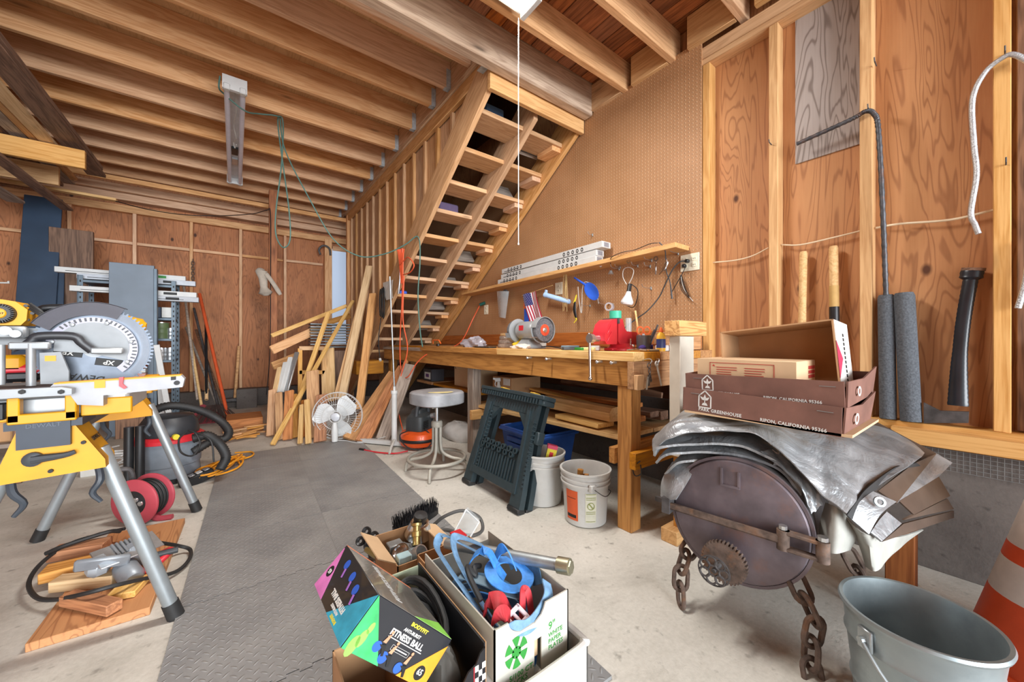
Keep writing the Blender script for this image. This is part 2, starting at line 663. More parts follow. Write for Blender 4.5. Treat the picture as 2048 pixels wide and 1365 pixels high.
def concrete_mat(name, a, b, stain):
    m, t, s = nt(name)
    n1 = noise(t, coords(t, rnd=False), 1.3, 6, 0.6)
    n2 = noise(t, coords(t, rnd=False), 60.0, 4, 0.7)
    r = ramp(t, [(0.32, lin(a)), (0.62, lin(b))])
    t.links.new(math_(t, 'MULTIPLY_ADD', n1, 0.75, math_(t, 'MULTIPLY', n2, 0.25)), r.inputs[0])
    sp = ramp(t, [(0.62, (0, 0, 0)), (0.75, (0.55, ) * 3)])
    t.links.new(noise(t, coords(t, rnd=False), 24.0, 3, 0.5), sp.inputs[0])
    st = ramp(t, [(0.55, (0, 0, 0)), (0.75, (0.5, ) * 3)])
    t.links.new(noise(t, coords(t, rnd=False), 2.3, 7, 0.7, 0.6), st.inputs[0])
    c = mixc(t, r.outputs[0], lin(stain), st.outputs[0])
    c = mixc(t, c, tuple(x * .6 for x in lin(stain)), sp.outputs[0])
    t.links.new(c, s.inputs['Base Color'])
    s.inputs['Roughness'].default_value = 0.85
    bump(t, s, n2, 0.25, 0.004)
    return m

CONC = concrete_mat('concrete_floor', '#a8a499', '#d6d2c8', '#857f74')
FOUND = concrete_mat('foundation_concrete', '#544e4a', '#6f6863', '#38322f')

def pegboard_mat():
    m, t, s = nt('pegboard_hardboard')
    tc = N(t, 'ShaderNodeTexCoord')
    sep = N(t, 'ShaderNodeSeparateXYZ')
    t.links.new(tc.outputs['Object'], sep.inputs[0])
    def dot(off, rad):
        a = math_(t, 'SUBTRACT', math_(t, 'FRACT', math_(t, 'MULTIPLY_ADD', sep.outputs[0], 39.37 * 0.94, off)), 0.5)
        b = math_(t, 'SUBTRACT', math_(t, 'FRACT', math_(t, 'MULTIPLY', sep.outputs[1], 39.37 * 0.94)), 0.5)
        d = math_(t, 'ADD', math_(t, 'MULTIPLY', a, a), math_(t, 'MULTIPLY', b, b))
        return math_(t, 'LESS_THAN', d, rad * rad)
    big = noise(t, coords(t, rnd=False), 2.2, 5, 0.6)
    r = ramp(t, [(0.3, lin('#a1764f')), (0.7, lin('#b4875f'))])
    t.links.new(big, r.inputs[0])
    c = mixc(t, r.outputs[0], lin('#e3bd92'), dot(0.0, 0.17))
    c = mixc(t, c, lin('#4a3020'), dot(0.09, 0.12))
    t.links.new(c, s.inputs['Base Color'])
    s.inputs['Roughness'].default_value = 0.6
    return m
PEG = pegboard_mat()

def mat_mat():
    m, t, s = nt('foam_mat_tread')
    tc = N(t, 'ShaderNodeTexCoord')
    mp = N(t, 'ShaderNodeMapping')
    mp.inputs['Rotation'].default_value = (0, 0, R(45))
    mp.inputs['Scale'].default_value = (36, 36, 36)
    t.links.new(tc.outputs['Object'], mp.inputs[0])
    sep = N(t, 'ShaderNodeSeparateXYZ')
    t.links.new(mp.outputs[0], sep.inputs[0])
    fx, fy = (math_(t, 'SUBTRACT', math_(t, 'FRACT', sep.outputs[i]), 0.5) for i in (0, 1))
    par = math_(t, 'MODULO', math_(t, 'ADD', math_(t, 'ADD', math_(t, 'FLOOR', sep.outputs[0]), math_(t, 'FLOOR', sep.outputs[1])), 400.0), 2.0)
    dxy = math_(t, 'SUBTRACT', fy, fx)
    a = math_(t, 'MULTIPLY_ADD', par, dxy, fx)
    b = math_(t, 'SUBTRACT', fy, math_(t, 'MULTIPLY', par, dxy))
    d = math_(t, 'ADD', math_(t, 'POWER', math_(t, 'MULTIPLY', math_(t, 'ABSOLUTE', a), 2.1), 2.0), math_(t, 'POWER', math_(t, 'MULTIPLY', math_(t, 'ABSOLUTE', b), 6.5), 2.0))
    h = math_(t, 'SUBTRACT', 1.0, math_(t, 'MINIMUM', d, 1.0))
    dirt = noise(t, coords(t, rnd=True), 2.4, 6, 0.65)
    r = ramp(t, [(0.3, lin('#747576')), (0.7, lin('#959593'))])
    t.links.new(dirt, r.inputs[0])
    c = mixc(t, r.outputs[0], lin('#a9a9a6'), math_(t, 'MULTIPLY', h, 0.35))
    t.links.new(c, s.inputs['Base Color'])
    s.inputs['Roughness'].default_value = 0.5
    bump(t, s, h, 0.9, 0.003)
    return m
MAT = mat_mat()

# ---------------------------------------------------------------- floor and shell
XW, XP, YB, XL = 2.58, 1.58, 7.44, -2.62
B().box(-3.2, 3.2, -3.0, 7.9, -0.12, 0).done('floor', CONC, kind='structure', M=Matrix.Identity(4))

# right wall: sheathing with studs, plates, pegboard; concrete stem wall below
wr = abox('wall_right', XW + .089, XW + .105, -3.0, 7.6, 0.6, 3.7, P_RIGHT, axis='z', bev=0, kind='structure')
for i in range(-7, 16):
    y = 0.03 - 0.006 + 0.408 * i if i < 3 else 1.25 + 0.408 * (i - 3)
    if i in (0, 1, 2, 3):
        y = (0.03, 0.45, 0.856, 1.25)[i]
    if y < 2.6:
        abox('stud', XW, XW + .089, y - .047, y, .665, 2.95, W_STUD, wr)
abox('top_plate', XW, XW + .089, -3.0, 2.3, 2.95, 2.99, W_STUD, wr)
abox('top_plate', XW - .002, XW + .089, -3.0, 2.3, 2.99, 3.07, W_STUD, wr)
abox('bottom_plate', XW - .01, XW + .089, -3.0, 2.0, .62, .665, W_STUD, wr)
abox('sill_board', XW - .05, XW - .01, -2.0, .33, .568, .64, W_STUD, wr)
for y0, y1 in ((1.252, 2.43), (2.432, 4.86), (4.862, 7.3)):
    c = V((XW - .004, (y0 + y1) / 2, 2.0))
    Mp = frame2(c, (0, -1, 0), (0, 0, 1))
    B().box(XW - .008, XW, y0, y1, .9, 3.13).done('pegboard_sheet', PEG, wr, M=Mp)
abox('backsplash_board', XW - .02, XW - .008, 1.25, 6.0, 1.0, 1.13, W_POST, wr)
abox('backing_panel', XW - .012, XW, 1.25, 6.5, 0.3, .9, HARD, wr)
Mg = frame((XW + .085, .60, 2.6), (0, 0, 1), (1, 0, 0))
B().prism([(-.50, -.145), (.5, -.145), (.5, .16), (-.50, .16)], -.006, .004, Mg).done('weathered_panel', P_GREY, wr, M=Mg)
abox('dark_panel', XW + .06, XW + .087, -1.2, -.03, .67, 2.95, W_DARK, wr, axis='z')
abox('wall_foundation', XW - .02, XW + .3, -3.0, 7.6, 0, .62, FOUND, bev=.004, kind='structure')

# hardware cloth screen over the foundation vent
scr = thing('wire_screen', 'grey hardware cloth mesh strip under the yellow sill board', 'wire mesh', (XW - .03, 0, .5))
b = B()
for k in range(70):
    y = -.9 + k * .018
    b.box(XW - .0335, XW - .032, y - .0008, y + .0008, .47, .567)
b.done('upright_wires', GALV, scr, kind='stuff')
b = B()
for k in range(6):
    z = .472 + k * .018
    b.box(XW - .0335, XW - .032, -.9, .36, z - .0008, z + .0008)
b.done('level_wires', GALV, scr, kind='stuff')

# back wall
wb = abox('wall_back', XL, 3.0, YB + .06, YB + .08, .1, 3.4, P_BACK, axis='z', bev=0, kind='structure')
for xs in (-2.36, -1.75, -1.14, -.53, .075, .69):
    abox('stud', xs - .02, xs + .02, YB - .03, YB + .06, .28, 2.86, W_JOIST, wb)
    abox('blocking', xs + .02, xs + .59, YB + .0, YB + .06, 2.42, 2.46, W_JOIST, wb)
abox('stud', 1.30, 1.42, YB - .07, YB + .06, .1, 2.9, W_JOIST, wb)
abox('top_plate', XL, 1.75, YB - .04, YB + .06, 2.86, 2.955, W_RAFT, wb)
for z, yy in ((3.06, YB - .10), (3.16, YB - .16)):
    abox('ledger', XL, 1.75, yy, YB + .06, z - .05, z + .045, W_JOIST, wb)
abox('wall_back_footing', XL, 3.0, YB - .12, YB + .2, 0, .28, FOUND, bev=.01, kind='structure')
# tall reddish post in front of the back wall
abox('post', .40, .50, 6.45, 6.54, 0, 3.27, W_POST, wb)
# frosted window strip between the post and the stair partition
wn = abox('window_1', 1.42, 1.74, YB + .0, YB + .03, 1.0, 2.75, emit('frosted_daylit_glass', '#a9b9cf', 0.45), bev=0, kind='structure')
abox('window_frame', 1.44, 1.76, YB - .02, YB + .05, 2.72, 2.80, W_JOIST, wn)

# side wall with studs and sheathing
wl = abox('wall_left', XL - .1, XL - .08, -2.4, YB, .1, 3.5, P_BACK, axis='z', bev=0, kind='structure')
for k in range(12):
    y = 1.2 + .57 * k
    abox('stud', XL - .08, XL, y, y + .04, 0, 3.29, W_JOIST, wl)

# loft ceiling: deck with joists and their hangers
ce = abox('ceiling', -3.2, XP + .06, 2.31, YB + .1, 3.535, 3.56, P_PALE, bev=0, axis='y', kind='structure')
JY = [2.60, 2.96, 3.27, 3.75, 4.27, 4.77, 5.26, 5.77, 6.26, 6.73, 7.17]
for k, y in enumerate(JY):
    j = abox('joist', XL - .1, XP - .045, y, y + .042, 3.29, 3.535, W_JOIST, ce)
    if k > 0:
        b = B()
        b.box(XP - .10, XP - .043, y - .003, y + .045, 3.286, 3.29)
        b.box(XP - .085, XP - .043, y - .004, y - .0005, 3.286, 3.46)
        b.box(XP - .085, XP - .043, y + .0425, y + .046, 3.286, 3.46)
        b.done('joist_hanger', ZINC, j)
abox('ledger', XP - .042, XP + .0, 2.36, 6.85, 3.11, 3.30, W_STAIR, ce)
abox('rim_joist', XP - .042, XP + .0, 2.36, 7.4, 3.302, 3.533, W_STAIR, ce)
abox('ledger_cap', XP - .062, XP - .042, 2.36, 6.85, 3.225, 3.27, W_BEAM, ce)
B().box(XP - .10, XP + .03, 2.345, 2.36, 3.12, 3.2).box(XP - .10, XP + .03, 2.345, 2.42, 3.115, 3.12).done('corner_plate', ZINC, ce)
abox('dropped_rail', XL, XP + .02, 6.80, 6.85, 3.10, 3.16, W_RAFT, ce)

# big header beam
abox('beam', XL - .2, 2.56, 2.206, 2.303, 3.06, 3.42, W_BEAM, bev=.012, kind='structure', label='old grey-brown timber header beam spanning the room')

# ceiling over the near bay: planks on rafters
c2 = abox('ceiling_near', -3.2, 2.7, -3.0, 2.31, 3.36, 3.38, HARD, bev=0, kind='structure')
for k, y in enumerate((1.85, 1.44, .98, .56, .14, -.28, -.7, -1.12, -1.54, -1.96, -2.4)):
    abox('rafter', -3.2, XW + .06, y, y + .046, 3.10, 3.335, W_RAFT, c2)
    abox('rafter_block', XW - .04, XW + .0, y + .05, y + .36, 3.10, 3.33, W_STUD, c2)
random.seed(3)
for k in range(24):
    x = -.55 + k * .14
    abox('deck_plank', x + .003, x + .137, -1.2 if x < 2.4 else -.3, 2.2, 3.335, 3.357, W_DECK, c2, axis='y')

# upper storey shell, unlit, so that the stairwell looks up into a dark loft
up = B()
up.box(-3.2, 2.7, 2.31, 7.6, 5.2, 5.25)
up.box(-3.2, 2.7, 7.52, 7.56, 3.4, 5.2)
up.box(2.67, 2.7, 2.31, 7.6, 3.4, 5.2)
up.box(-3.2, 2.7, 2.30, 2.33, 3.56, 5.2)
up.box(-3.2, -3.15, 2.3, 7.6, 3.4, 5.2)
up.done('roof', HARD, kind='structure')

# ---------------------------------------------------------------- stair partition and stairs
def zb(y):           # underside of the stringers
    return 2.955 - 0.668 * (y - 2.38)
wp = B().box(XP + .03, XP + .042, 2.36, 2.40, 3.0, 3.3).done('wall_partition', W_STAIR, kind='structure')
for k in range(15):
    y0 = 2.42 + k * .30
    y1 = min(y0 + .297, 6.86)
    za, zc = max(0.02, zb(y0) + .16), max(.02, zb(y1) + .16)
    Mb = frame((XP + .02, (y0 + y1) / 2, 2.0), (0, 0, 1), (1, 0, 0))
    b = B()
    vs = [(XP + .012, y0, za), (XP + .012, y1, zc), (XP + .012, y1, 3.29), (XP + .012, y0, 3.29)]
    vs += [(XP + .03, p[1], p[2]) for p in vs]
    b.add(vs, [(3, 2, 1, 0), (4, 5, 6, 7), (0, 1, 5, 4), (1, 2, 6, 5), (2, 3, 7, 6), (3, 0, 4, 7)])
    b.done('plank', W_STAIR, wp, M=Mb, fix=True)
    if 0 < k:
        abox('batten', XP - .02, XP + .012, y0 - .045, y0 + .0, max(.02, zb(y0) + .24), 3.11, W_STAIR, wp)
abox('end_post', XP - .05, XP + .06, 6.72, 6.80, 0, 3.2, W_JOIST, wp)

st = thing('staircase', 'open wooden staircase climbing to the loft beside the pegboard', 'staircase', (2.05, 4.5, 0))
def stringer(x0, x1, y0, y1, par):
    d = .34
    n = B()
    zs = [zb(y0), zb(y1)]
    prof = [(y0, zs[0]), (y1, max(zs[1], 0)), (y1 + .0, zs[1] + d), (y0 + .0, min(zs[0] + d, 3.3))]
    a = math.atan(-0.668)
    M = frame(((x0 + x1) / 2, (y0 + y1) / 2, zb((y0 + y1) / 2) + d / 2), (0, math.cos(a), math.sin(a)), (1, 0, 0))
    vs = [(x0, p[0], p[1]) for p in prof] + [(x1, p[0], p[1]) for p in prof]
    n.add(vs, [(0, 1, 2, 3), (7, 6, 5, 4), (0, 4, 5, 1), (1, 5, 6, 2), (2, 6, 7, 3), (3, 7, 4, 0)])
    return n.done('stringer', W_STAIR, par, M=M, fix=True)
stringer(1.535, 1.578, 2.36, 6.6, st)
stringer(2.03, 2.075, 2.40, 6.6, st)
stringer(2.51, 2.555, 2.36, 6.6, st)
for k in range(14):
    y, z = 2.545 + .2925 * k, 2.905 - .1845 * k
    abox('tread', 1.60, 2.509, y, y + .27, z, z + .04, W_STAIR, st)
    abox('cleat', 2.40, 2.509, y + .02, y + .24, z - .045, z, W_JOIST, st)
abox('rim_board', 1.53, 2.56, 2.312, 2.352, 2.95, 3.115, W_STUD, st)
# ================================================================ workbench
bt = .99
wbn = thing('workbench', 'long rough wooden workbench built along the pegboard wall', 'workbench', (2.1, 3.2, 0))
abox('top_plank', 1.69, 1.79, 1.18, 2.46, bt - .05, bt, W_PINE, wbn)
abox('top_plank', 1.69, 1.79, 2.462, 4.0, bt - .05, bt, W_BENCH, wbn)
abox('top_plank', 1.70, 1.79, 4.002, 5.35, bt - .055, bt - .02, W_GREY, wbn)
for k in range(5):
    abox('top_plank', 1.792 + k * .156, 1.944 + k * .156, 1.18, 5.35, bt - .05, bt - .001, W_BENCH, wbn)
abox('front_apron', 1.715, 1.755, 1.22, 5.35, .80, .939, W_BENCH, wbn)
abox('end_apron', 1.69, 2.56, 1.18, 1.22, .79, .939, W_BENCH, wbn)
abox('corner_block', 1.69, 1.755, 1.155, 1.18, .79, .87, W_STUD, wbn)
abox('leg', 1.725, 1.815, 1.22, 1.31, 0, .80, W_BENCH, wbn)
abox('leg', 1.76, 1.85, 2.95, 3.05, 0, .80, W_GREY, wbn)
abox('leg', 1.76, 1.85, 5.2, 5.29, 0, .80, W_BENCH, wbn)
abox('leg', 2.45, 2.54, 1.24, 1.33, 0, .939, W_BENCH, wbn)
abox('leg', 2.45, 2.54, 2.95, 3.05, 0, .939, W_BENCH, wbn)
abox('shelf_bearer', 1.70, 2.55, 1.175, 1.215, .36, .45, W_BENCH, wbn)
abox('shelf_bearer', 1.70, 2.55, 1.312, 1.35, .36, .45, W_BENCH, wbn)
abox('shelf_bearer', 1.72, 2.5, 2.90, 2.94, .33, .415, W_STUD, wbn)
board('lower_shelf', (1.99, 3.14, .435), (1.99, 1.36, .475), .34, .028, W_PINE, wbn)
board('lower_shelf', (2.34, 3.14, .433), (2.34, 1.36, .473), .34, .028, W_PINE, wbn)
for y in (2.03, 1.83, 1.40, 1.30):
    B().cyl((1.66, y, .93), (1.70, y, .93), .007, 8).sphere((1.658, y, .93), .010, 8).done('bolt', STEEL, wbn)
tube('nail_loop', [at(1277, 918, X=1.74) + V((-.03, -.03, 0)), at(1266, 935, X=1.72), at(1270, 952, X=1.72), at(1282, 948, X=1.72), at(1281, 930, X=1.72)], .003, BLACKP, wbn, 6, sm=4)

# lumber stored on the lower shelf
LG = 'lumber stored on the bench shelf'
board('wood_offcut', (1.93, 1.95, .505), (1.90, 1.53, .512), .15, .03, W_PINE, label='pale flat offcut under the split log on the bench shelf', cat='lumber', group=LG)
b = B()
Ml = frame((1.99, 1.86, .575), V((1.96, 1.52, .58)) - V((2.02, 2.25, .57)), (0, 0, 1))
b.prism([(-.055, -.045), (.05, -.05), (.066, -.02), (.055, .03), (.02, .045), (-.03, .04), (-.06, .01)], -.36, .36, Ml @ Matrix.Rotation(R(90), 4, 'Y') @ Matrix.Rotation(R(90), 4, 'Z'))
b.done('split_log', W_PINE, label='chunky split log with pale end lying on the bench shelf', cat='log', group=LG, M=Ml)
for nm, p0, p1, w, t, m, lb in (
    ('plank', (2.12, 2.6, .51), (2.12, 1.42, .54), .10, .035, W_RED, 'reddish plank lying right behind the split log'),
    ('plank', (2.24, 2.7, .54), (2.24, 1.4, .56), .10, .04, W_DARK, 'dark brown plank stacked behind the split log'),
    ('plank', (2.22, 2.6, .60), (2.2, 1.5, .61), .11, .03, W_RED, 'reddish plank on top of the dark one on the bench shelf'),
    ('plank', (2.36, 2.7, .52), (2.36, 1.4, .54), .09, .06, W_DARK, 'dark beam at the back of the bench shelf'),
    ('plank', (2.10, 2.5, .63), (2.02, 1.75, .60), .07, .02, W_PINE, 'narrow pale wavy slat above the split log')):
    board(nm, p0, p1, w, t, m, label=lb, cat='lumber', group=LG)
Ms = frame((2.42, 1.95, .72), (0, -1, -.03), (-1, 0, .2))
B().prism([(-.5, -.07), (.5, -.06), (.5, -.02), (.1, .02), (-.1, .07), (-.5, .07)], -.01, .01, Ms).done('live_edge_slab', W_DARK, label='grey live-edge slab standing at the back of the bench shelf', cat='lumber', group=LG, M=Ms)

# carton and spray bottle at the far end of the shelf
bx1 = thing('cardboard_carton', 'closed brown carton with white shipping label on the bench shelf', 'box', (2.1, 2.75, .45))
abox('carton_body', 1.96, 2.3, 2.62, 2.92, .452, .72, CARD, bx1, axis='x', bev=.004)
abox('shipping_label', 1.955, 1.958, 2.64, 2.74, .65, .71, INKW, bx1, bev=0)
ct = thing('open_carton', 'torn tan carton holding paper behind the round stool', 'box', (2.1, 3.5, .55))
b = B()
b.box(1.98, 2.25, 3.25, 3.255, .56, .80).box(1.98, 2.25, 3.72, 3.725, .56, .80).box(1.98, 1.985, 3.25, 3.725, .56, .74).box(2.245, 2.25, 3.25, 3.725, .56, .8).box(1.98, 2.25, 3.25, 3.725, .555, .56)
b.done('carton_body', CARDL, ct)
board('torn_flap', (1.94, 3.3, .77), (1.94, 3.62, .77), .07, .004, CARDL, ct, up=(1, 0, .5), bev=0)
for k in range(3):
    board('paper_sheet', (2.05 + k * .05, 3.3, .70), (2.05 + k * .05, 3.6, .72), .16, .004, OFFW, ct, up=(1, 0, .3), bev=0)
abox('carton_shelf', 1.9, 2.5, 3.06, 4.1, .52, .55, W_BENCH, wbn)
b3 = thing('small_printed_box', 'small dark box with purple and white print under the bench', 'box', (1.95, 4.3, .55))
abox('box_body', 1.93, 2.1, 4.22, 4.46, .552, .70, paint('charcoal_card', '#3c3b40', .7), b3, axis='x')
abox('printed_panel', 1.927, 1.9295, 4.25, 4.42, .575, .66, INKW, b3, bev=0)
abox('printed_mark', 1.925, 1.9265, 4.29, 4.38, .60, .64, paint('purple_ink', '#5b3a7a', .6), b3, bev=0)
abox('carton_shelf', 1.9, 2.5, 4.15, 4.6, .52, .55, W_BENCH, wbn)

sp = thing('spray_bottle', 'white trigger spray bottle on the shelf behind the plastic sawhorse', 'spray bottle', at(997, 813, X=1.93).xy.to_3d() + V((0, 0, .452)))
o = WM[sp.name].translation
b = B().lathe([(0, 0), (.036, 0), (.038, .01), (.038, .12), (.03, .17), (.014, .2), (.013, .225), (0, .225)], Matrix.Translation(o), 16)
b.done('bottle', OFFW, sp)
b = B().box(-.02, .035, -.012, .012, .225, .262, Matrix.Translation(o) @ Matrix.Rotation(R(150), 4, 'Z'), bev=.006)
b.box(.03, .05, -.009, .009, .245, .262, Matrix.Translation(o) @ Matrix.Rotation(R(150), 4, 'Z'))
b.done('spray_head', WHITE, sp)
tr = Matrix.Translation(o) @ Matrix.Rotation(R(150), 4, 'Z')
tube('trigger', [tr @ V((.02, 0, .235)), tr @ V((.032, 0, .21)), tr @ V((.028, 0, .185))], .005, WHITE, sp, 6, sm=3)

# ---------------------------------------------------------------- long wall shelf and the lamp cartons on it
sh = thing('wall_shelf', 'long narrow wooden shelf board fixed across the pegboard', 'shelf', (2.48, 2.8, 1.68))
board('shelf_board', (2.483, 1.34, 1.706), (2.483, 4.3, 1.672), .178, .034, W_STUD, sh)
LB = 'white fluorescent tube cartons'
for k, (ya, yb, zc, xc, lab) in enumerate(((2.06, 3.50, 1.742, 2.47, 'bottom white tube carton lying on the long wall shelf'), (2.06, 3.45, 1.796, 2.48, 'middle white tube carton of the three on the wall shelf'), (1.99, 3.42, 1.852, 2.475, 'topmost white tube carton of the three on the wall shelf'))):
    t = thing('tube_carton', lab, 'box', (xc, (ya + yb) / 2, zc - .026), group=LB)
    dz = (yb - 2.0) * -.011
    board('carton_sleeve', (xc, ya, zc), (xc, yb, zc - .016), .10 if k < 2 else .11, .052, WHITE, t, bev=.002)
    fx = xc - (.0515 if k < 2 else .0565)
    for side in (0, 1):
        y0 = ya + .12 if side == 0 else yb - .45
        for q in range(5):
            yc = y0 + q * .055 + .1
            Mr = frame2((fx, yc, zc - .003 - (yc - ya) * .011), (0, -1, 0), (0, 0, 1))
            bb = B().lathe([(.010, 0), (.018, 0), (.018, .0005), (.010, .0005)], Mr, 12, closed=True, sx=.8)
            bb.done('printed_symbol', INK, t)
    Mt = frame2((fx, ya + .06, zc - .012), (0, -1, 0), (0, 0, 1))
    board('printed_line', (fx - .0005, yb - .05, zc - .026), (fx - .0005, yb - .3, zc - .023), .005, .0006, INK, t, up=(1, 0, 0), bev=0)
    abox('end_print', xc - .03, xc + .03, ya - .002, ya - .0005, zc - .018, zc + .018, paint('grey_print', '#8a8a90', .6), t, bev=0)

# ---------------------------------------------------------------- outlets
def outlet(y0, y1, z0, z1, label, gang):
    t = thing('wall_outlet', label, 'outlet', (XW - .01, (y0 + y1) / 2, z0), group='cream outlet plates on the pegboard')
    abox('cover_plate', XW - .016, XW - .009, y0, y1, z0, z1, CREAM, t, bev=.002)
    w = (y1 - y0) / gang
    for g in range(gang):
        yc = y0 + w * (g + .5)
        for zz in ((z0 * .68 + z1 * .32), (z0 * .32 + z1 * .68)):
            r = abox('receptacle', XW - .019, XW - .0155, yc - .016, yc + .016, zz - .014, zz + .014, CREAM, t, bev=.002)
            for dy in (-.006, .006):
                abox('slot', XW - .0196, XW - .0188, yc + dy - .0015, yc + dy + .0015, zz - .004, zz + .006, INK, r, bev=0)
    return t
outlet(1.265, 1.40, 1.545, 1.665, 'double cream wall outlet with two black plugs beside the stud', 2)
outlet(2.60, 2.70, 1.51, 1.63, 'cream cover plate on the pegboard above the blue tube', 1)
outlet(3.93, 4.02, 1.39, 1.51, 'small outlet plate feeding the orange cord', 1)

# ---------------------------------------------------------------- peg hooks
HOOKS = ((985, 579, .10, 'above the clear scoop'), (1003, 570, .09, 'over the scoop ring'), (1062, 560, .09, 'just above the flag stick'), (1040, 548, .08, 'highest near the flag'), (1185, 470, .06, 'above the shelf, by the tube cartons'), (1165, 540, .10, 'left of the blue spoon tip'), (1212, 533, .10, 'carrying the small keys'), (1238, 538, .11, 'right of the small keys'), (1240, 535, .07, 'doubled up right of the keys'), (1275, 532, .08, 'right of the steel ring'), (1303, 521, .10, 'beside the ring spanner'), (1356, 507, .12, 'next to the double outlet'), (1302, 577, .12, 'alone right of the bulb'), (1180, 612, .12, 'below the blue spoon'), (1098, 558, .05, 'beside the cream cover plate'), (1300, 533, .08, 'under the spanner hook'), (1226, 610, .19, 'holding the duct tape roll'))
for px_, py_, ln, wh_ in HOOKS:
    p = at(px_, py_, X=XW - .012)
    t = thing('peg_hook', 'bent wire peg hook ' + wh_, 'hook', p, group='wire peg hooks on the pegboard')
    tube('hook_wire', [p, p + V((-ln * .6, 0, -.002)), p + V((-ln * .9, 0, .004)), p + V((-ln, 0, .022))], .0026, STEEL, t, 6, sm=3)
    abox('clip', p.x - .004, p.x + .004, p.y - .006, p.y + .006, p.z - .014, p.z + .012, GALV, t, bev=.002)

# ---------------------------------------------------------------- things hung on the pegboard
PX = 2.50
def P(x, y, X=PX):
    return at(x, y, X=X)

# flag on a dowel
p0, p1 = P(1044, 591.5), P(1105, 571)
fl = thing('small_flag', 'small stars and stripes flag on a thin wooden stick', 'flag', (p0 + p1) / 2)
tube('flag_stick', [p0, p1], .0035, W_PINE, fl, 8)
A, Bq, C, D = P(1047, 590), P(1074, 582), P(1087, 638), P(1063, 648)
def fpt(u, v):
    p = (A * (1 - u) + Bq * u) * (1 - v) + (D * (1 - u) + C * u) * v
    return p + V((-.012 * math.sin(u * 7 + v * 2) - .01, .006 * math.sin(v * 5), 0))
FR, FW_, FB = paint('flag_red', '#b52a44', .8), paint('flag_white', '#eceaf0', .8), paint('flag_blue', '#2b2f72', .8)
for k in range(13):
    u0, u1 = 1 - (k + 1) / 13, 1 - k / 13
    v0 = .42 if k >= 6 else 0
    B().sheet(lambda u, v: fpt(u0 + (u1 - u0) * u, v0 + (1 - v0) * v), 2, 12, .0012).done('stripe', FR if k % 2 == 0 else FW_, fl)
cn = B().sheet(lambda u, v: fpt(u * 7 / 13, v * .42), 4, 6, .0014).done('canton', FB, fl)
b = B()
for i in range(9):
    for j in range(11):
        if (i + j) % 2 == 0:
            c = fpt((.6 + i * .72) / 13, .025 + j * .0375)
            Ms = frame2(c + V((-.0015, 0, 0)), (0, -1, 0), (0, 0, 1))
            b.prism([((.0045 if q % 2 == 0 else .0019) * math.sin(q * math.pi / 5), (.0045 if q % 2 == 0 else .0019) * math.cos(q * math.pi / 5)) for q in range(10)], 0, .0006, Ms)
b.done('stars', FW_, cn, kind='stuff')

# pale blue tube with a hanging eye
a, c = P(1090, 590, 2.47), P(1138, 604, 2.50)
tb = thing('plastic_tube', 'pale blue plastic tube hanging level on the pegboard', 'tube', (a + c) / 2)
d = (c - a).normalized()
Mq = frame(a, d)
Mx = Mq @ Matrix.Rotation(R(90), 4, 'Y')
LB_ = paint('pale_blue_plastic', '#a9c9ee', .4)
B().lathe([(.020, 0), (.028, 0), (.028, .02), (.024, .03), (.024, (c - a).length), (.015, (c - a).length + .012), (0, (c - a).length + .013), (0, .1), (.018, .1), (.020, 0)], Mx, 16).done('tube_body', LB_, tb)
B().box(-.01, .02, -.008, .008, .022, .05, Mq, bev=.004).done('hanging_eye', LB_, tb)

# blue ladle
p0, p1, p2 = P(1149, 556, 2.49), P(1172, 571, 2.47), P(1193, 593, 2.46)
ld = thing('plastic_spoon', 'bright blue plastic serving spoon on the pegboard', 'spoon', p1)
tube('handle', [p0, p0.lerp(p1, .5), p1], [.009, .010, .012], BLUEP, ld, 10, sm=4)
Msp = frame(p1.lerp(p2, .55), p2 - p1, (-1, 0, 0))
L = (p2 - p1).length
B().lathe([(.0, -.018), (.6, -.014), (.9, -.004), (1.0, .004), (.93, .004), (.6, -.006), (0, -.010)], Msp @ Matrix.Diagonal((L * .62, L * .36, 1, 1)), 24).done('bowl', BLUEP, ld)

# loop of pale wire behind the spoon
tube('wire_loop', [P(1156, 574), P(1158, 600), P(1163, 626), P(1166, 570), P(1180, 567), P(1192, 580), P(1197, 608)], .004, OFFW, seg=8, sm=6, label='white bent plastic strip hanging around the blue spoon', cat='strip')
# string hank
b = B()
random.seed(5)
for k in range(7):
    q = 1130 + random.uniform(-3, 4)
    b.tube([P(1132, 534), P(q, 555, 2.485), P(q + random.uniform(-2, 3), 590, 2.48), P(q + random.uniform(-3, 4), random.uniform(600, 625), 2.48)], .0022, 5, sm=3)
b.done('twine_hank', paint('jute_twine', '#c2a671', .9), label='hank of tan twine looped over a shelf nail', cat='twine')

# knife in a yellow and black sheath
kn = thing('utility_knife', 'black and yellow folding saw in a sheath on the pegboard', 'saw', P(1151, 615))
B().tube([P(1150, 604), P(1149, 620), P(1152, 636)], [.012, .02, .012], 8, sm=4, flat=.5, up=(1, 0, 0)).done('sheath', BLACKP, kn)
B().tube([P(1153, 590), P(1151, 598), P(1148, 606)], [.006, .010, .010], 8, sm=3, flat=.6, up=(1, 0, 0)).done('grip', INKY, kn)
B().tube([P(1149, 634), P(1153, 639), P(1148, 646)], [.007, .007, .005], 8, sm=3, flat=.6, up=(1, 0, 0)).done('sheath_clip', INKY, kn)

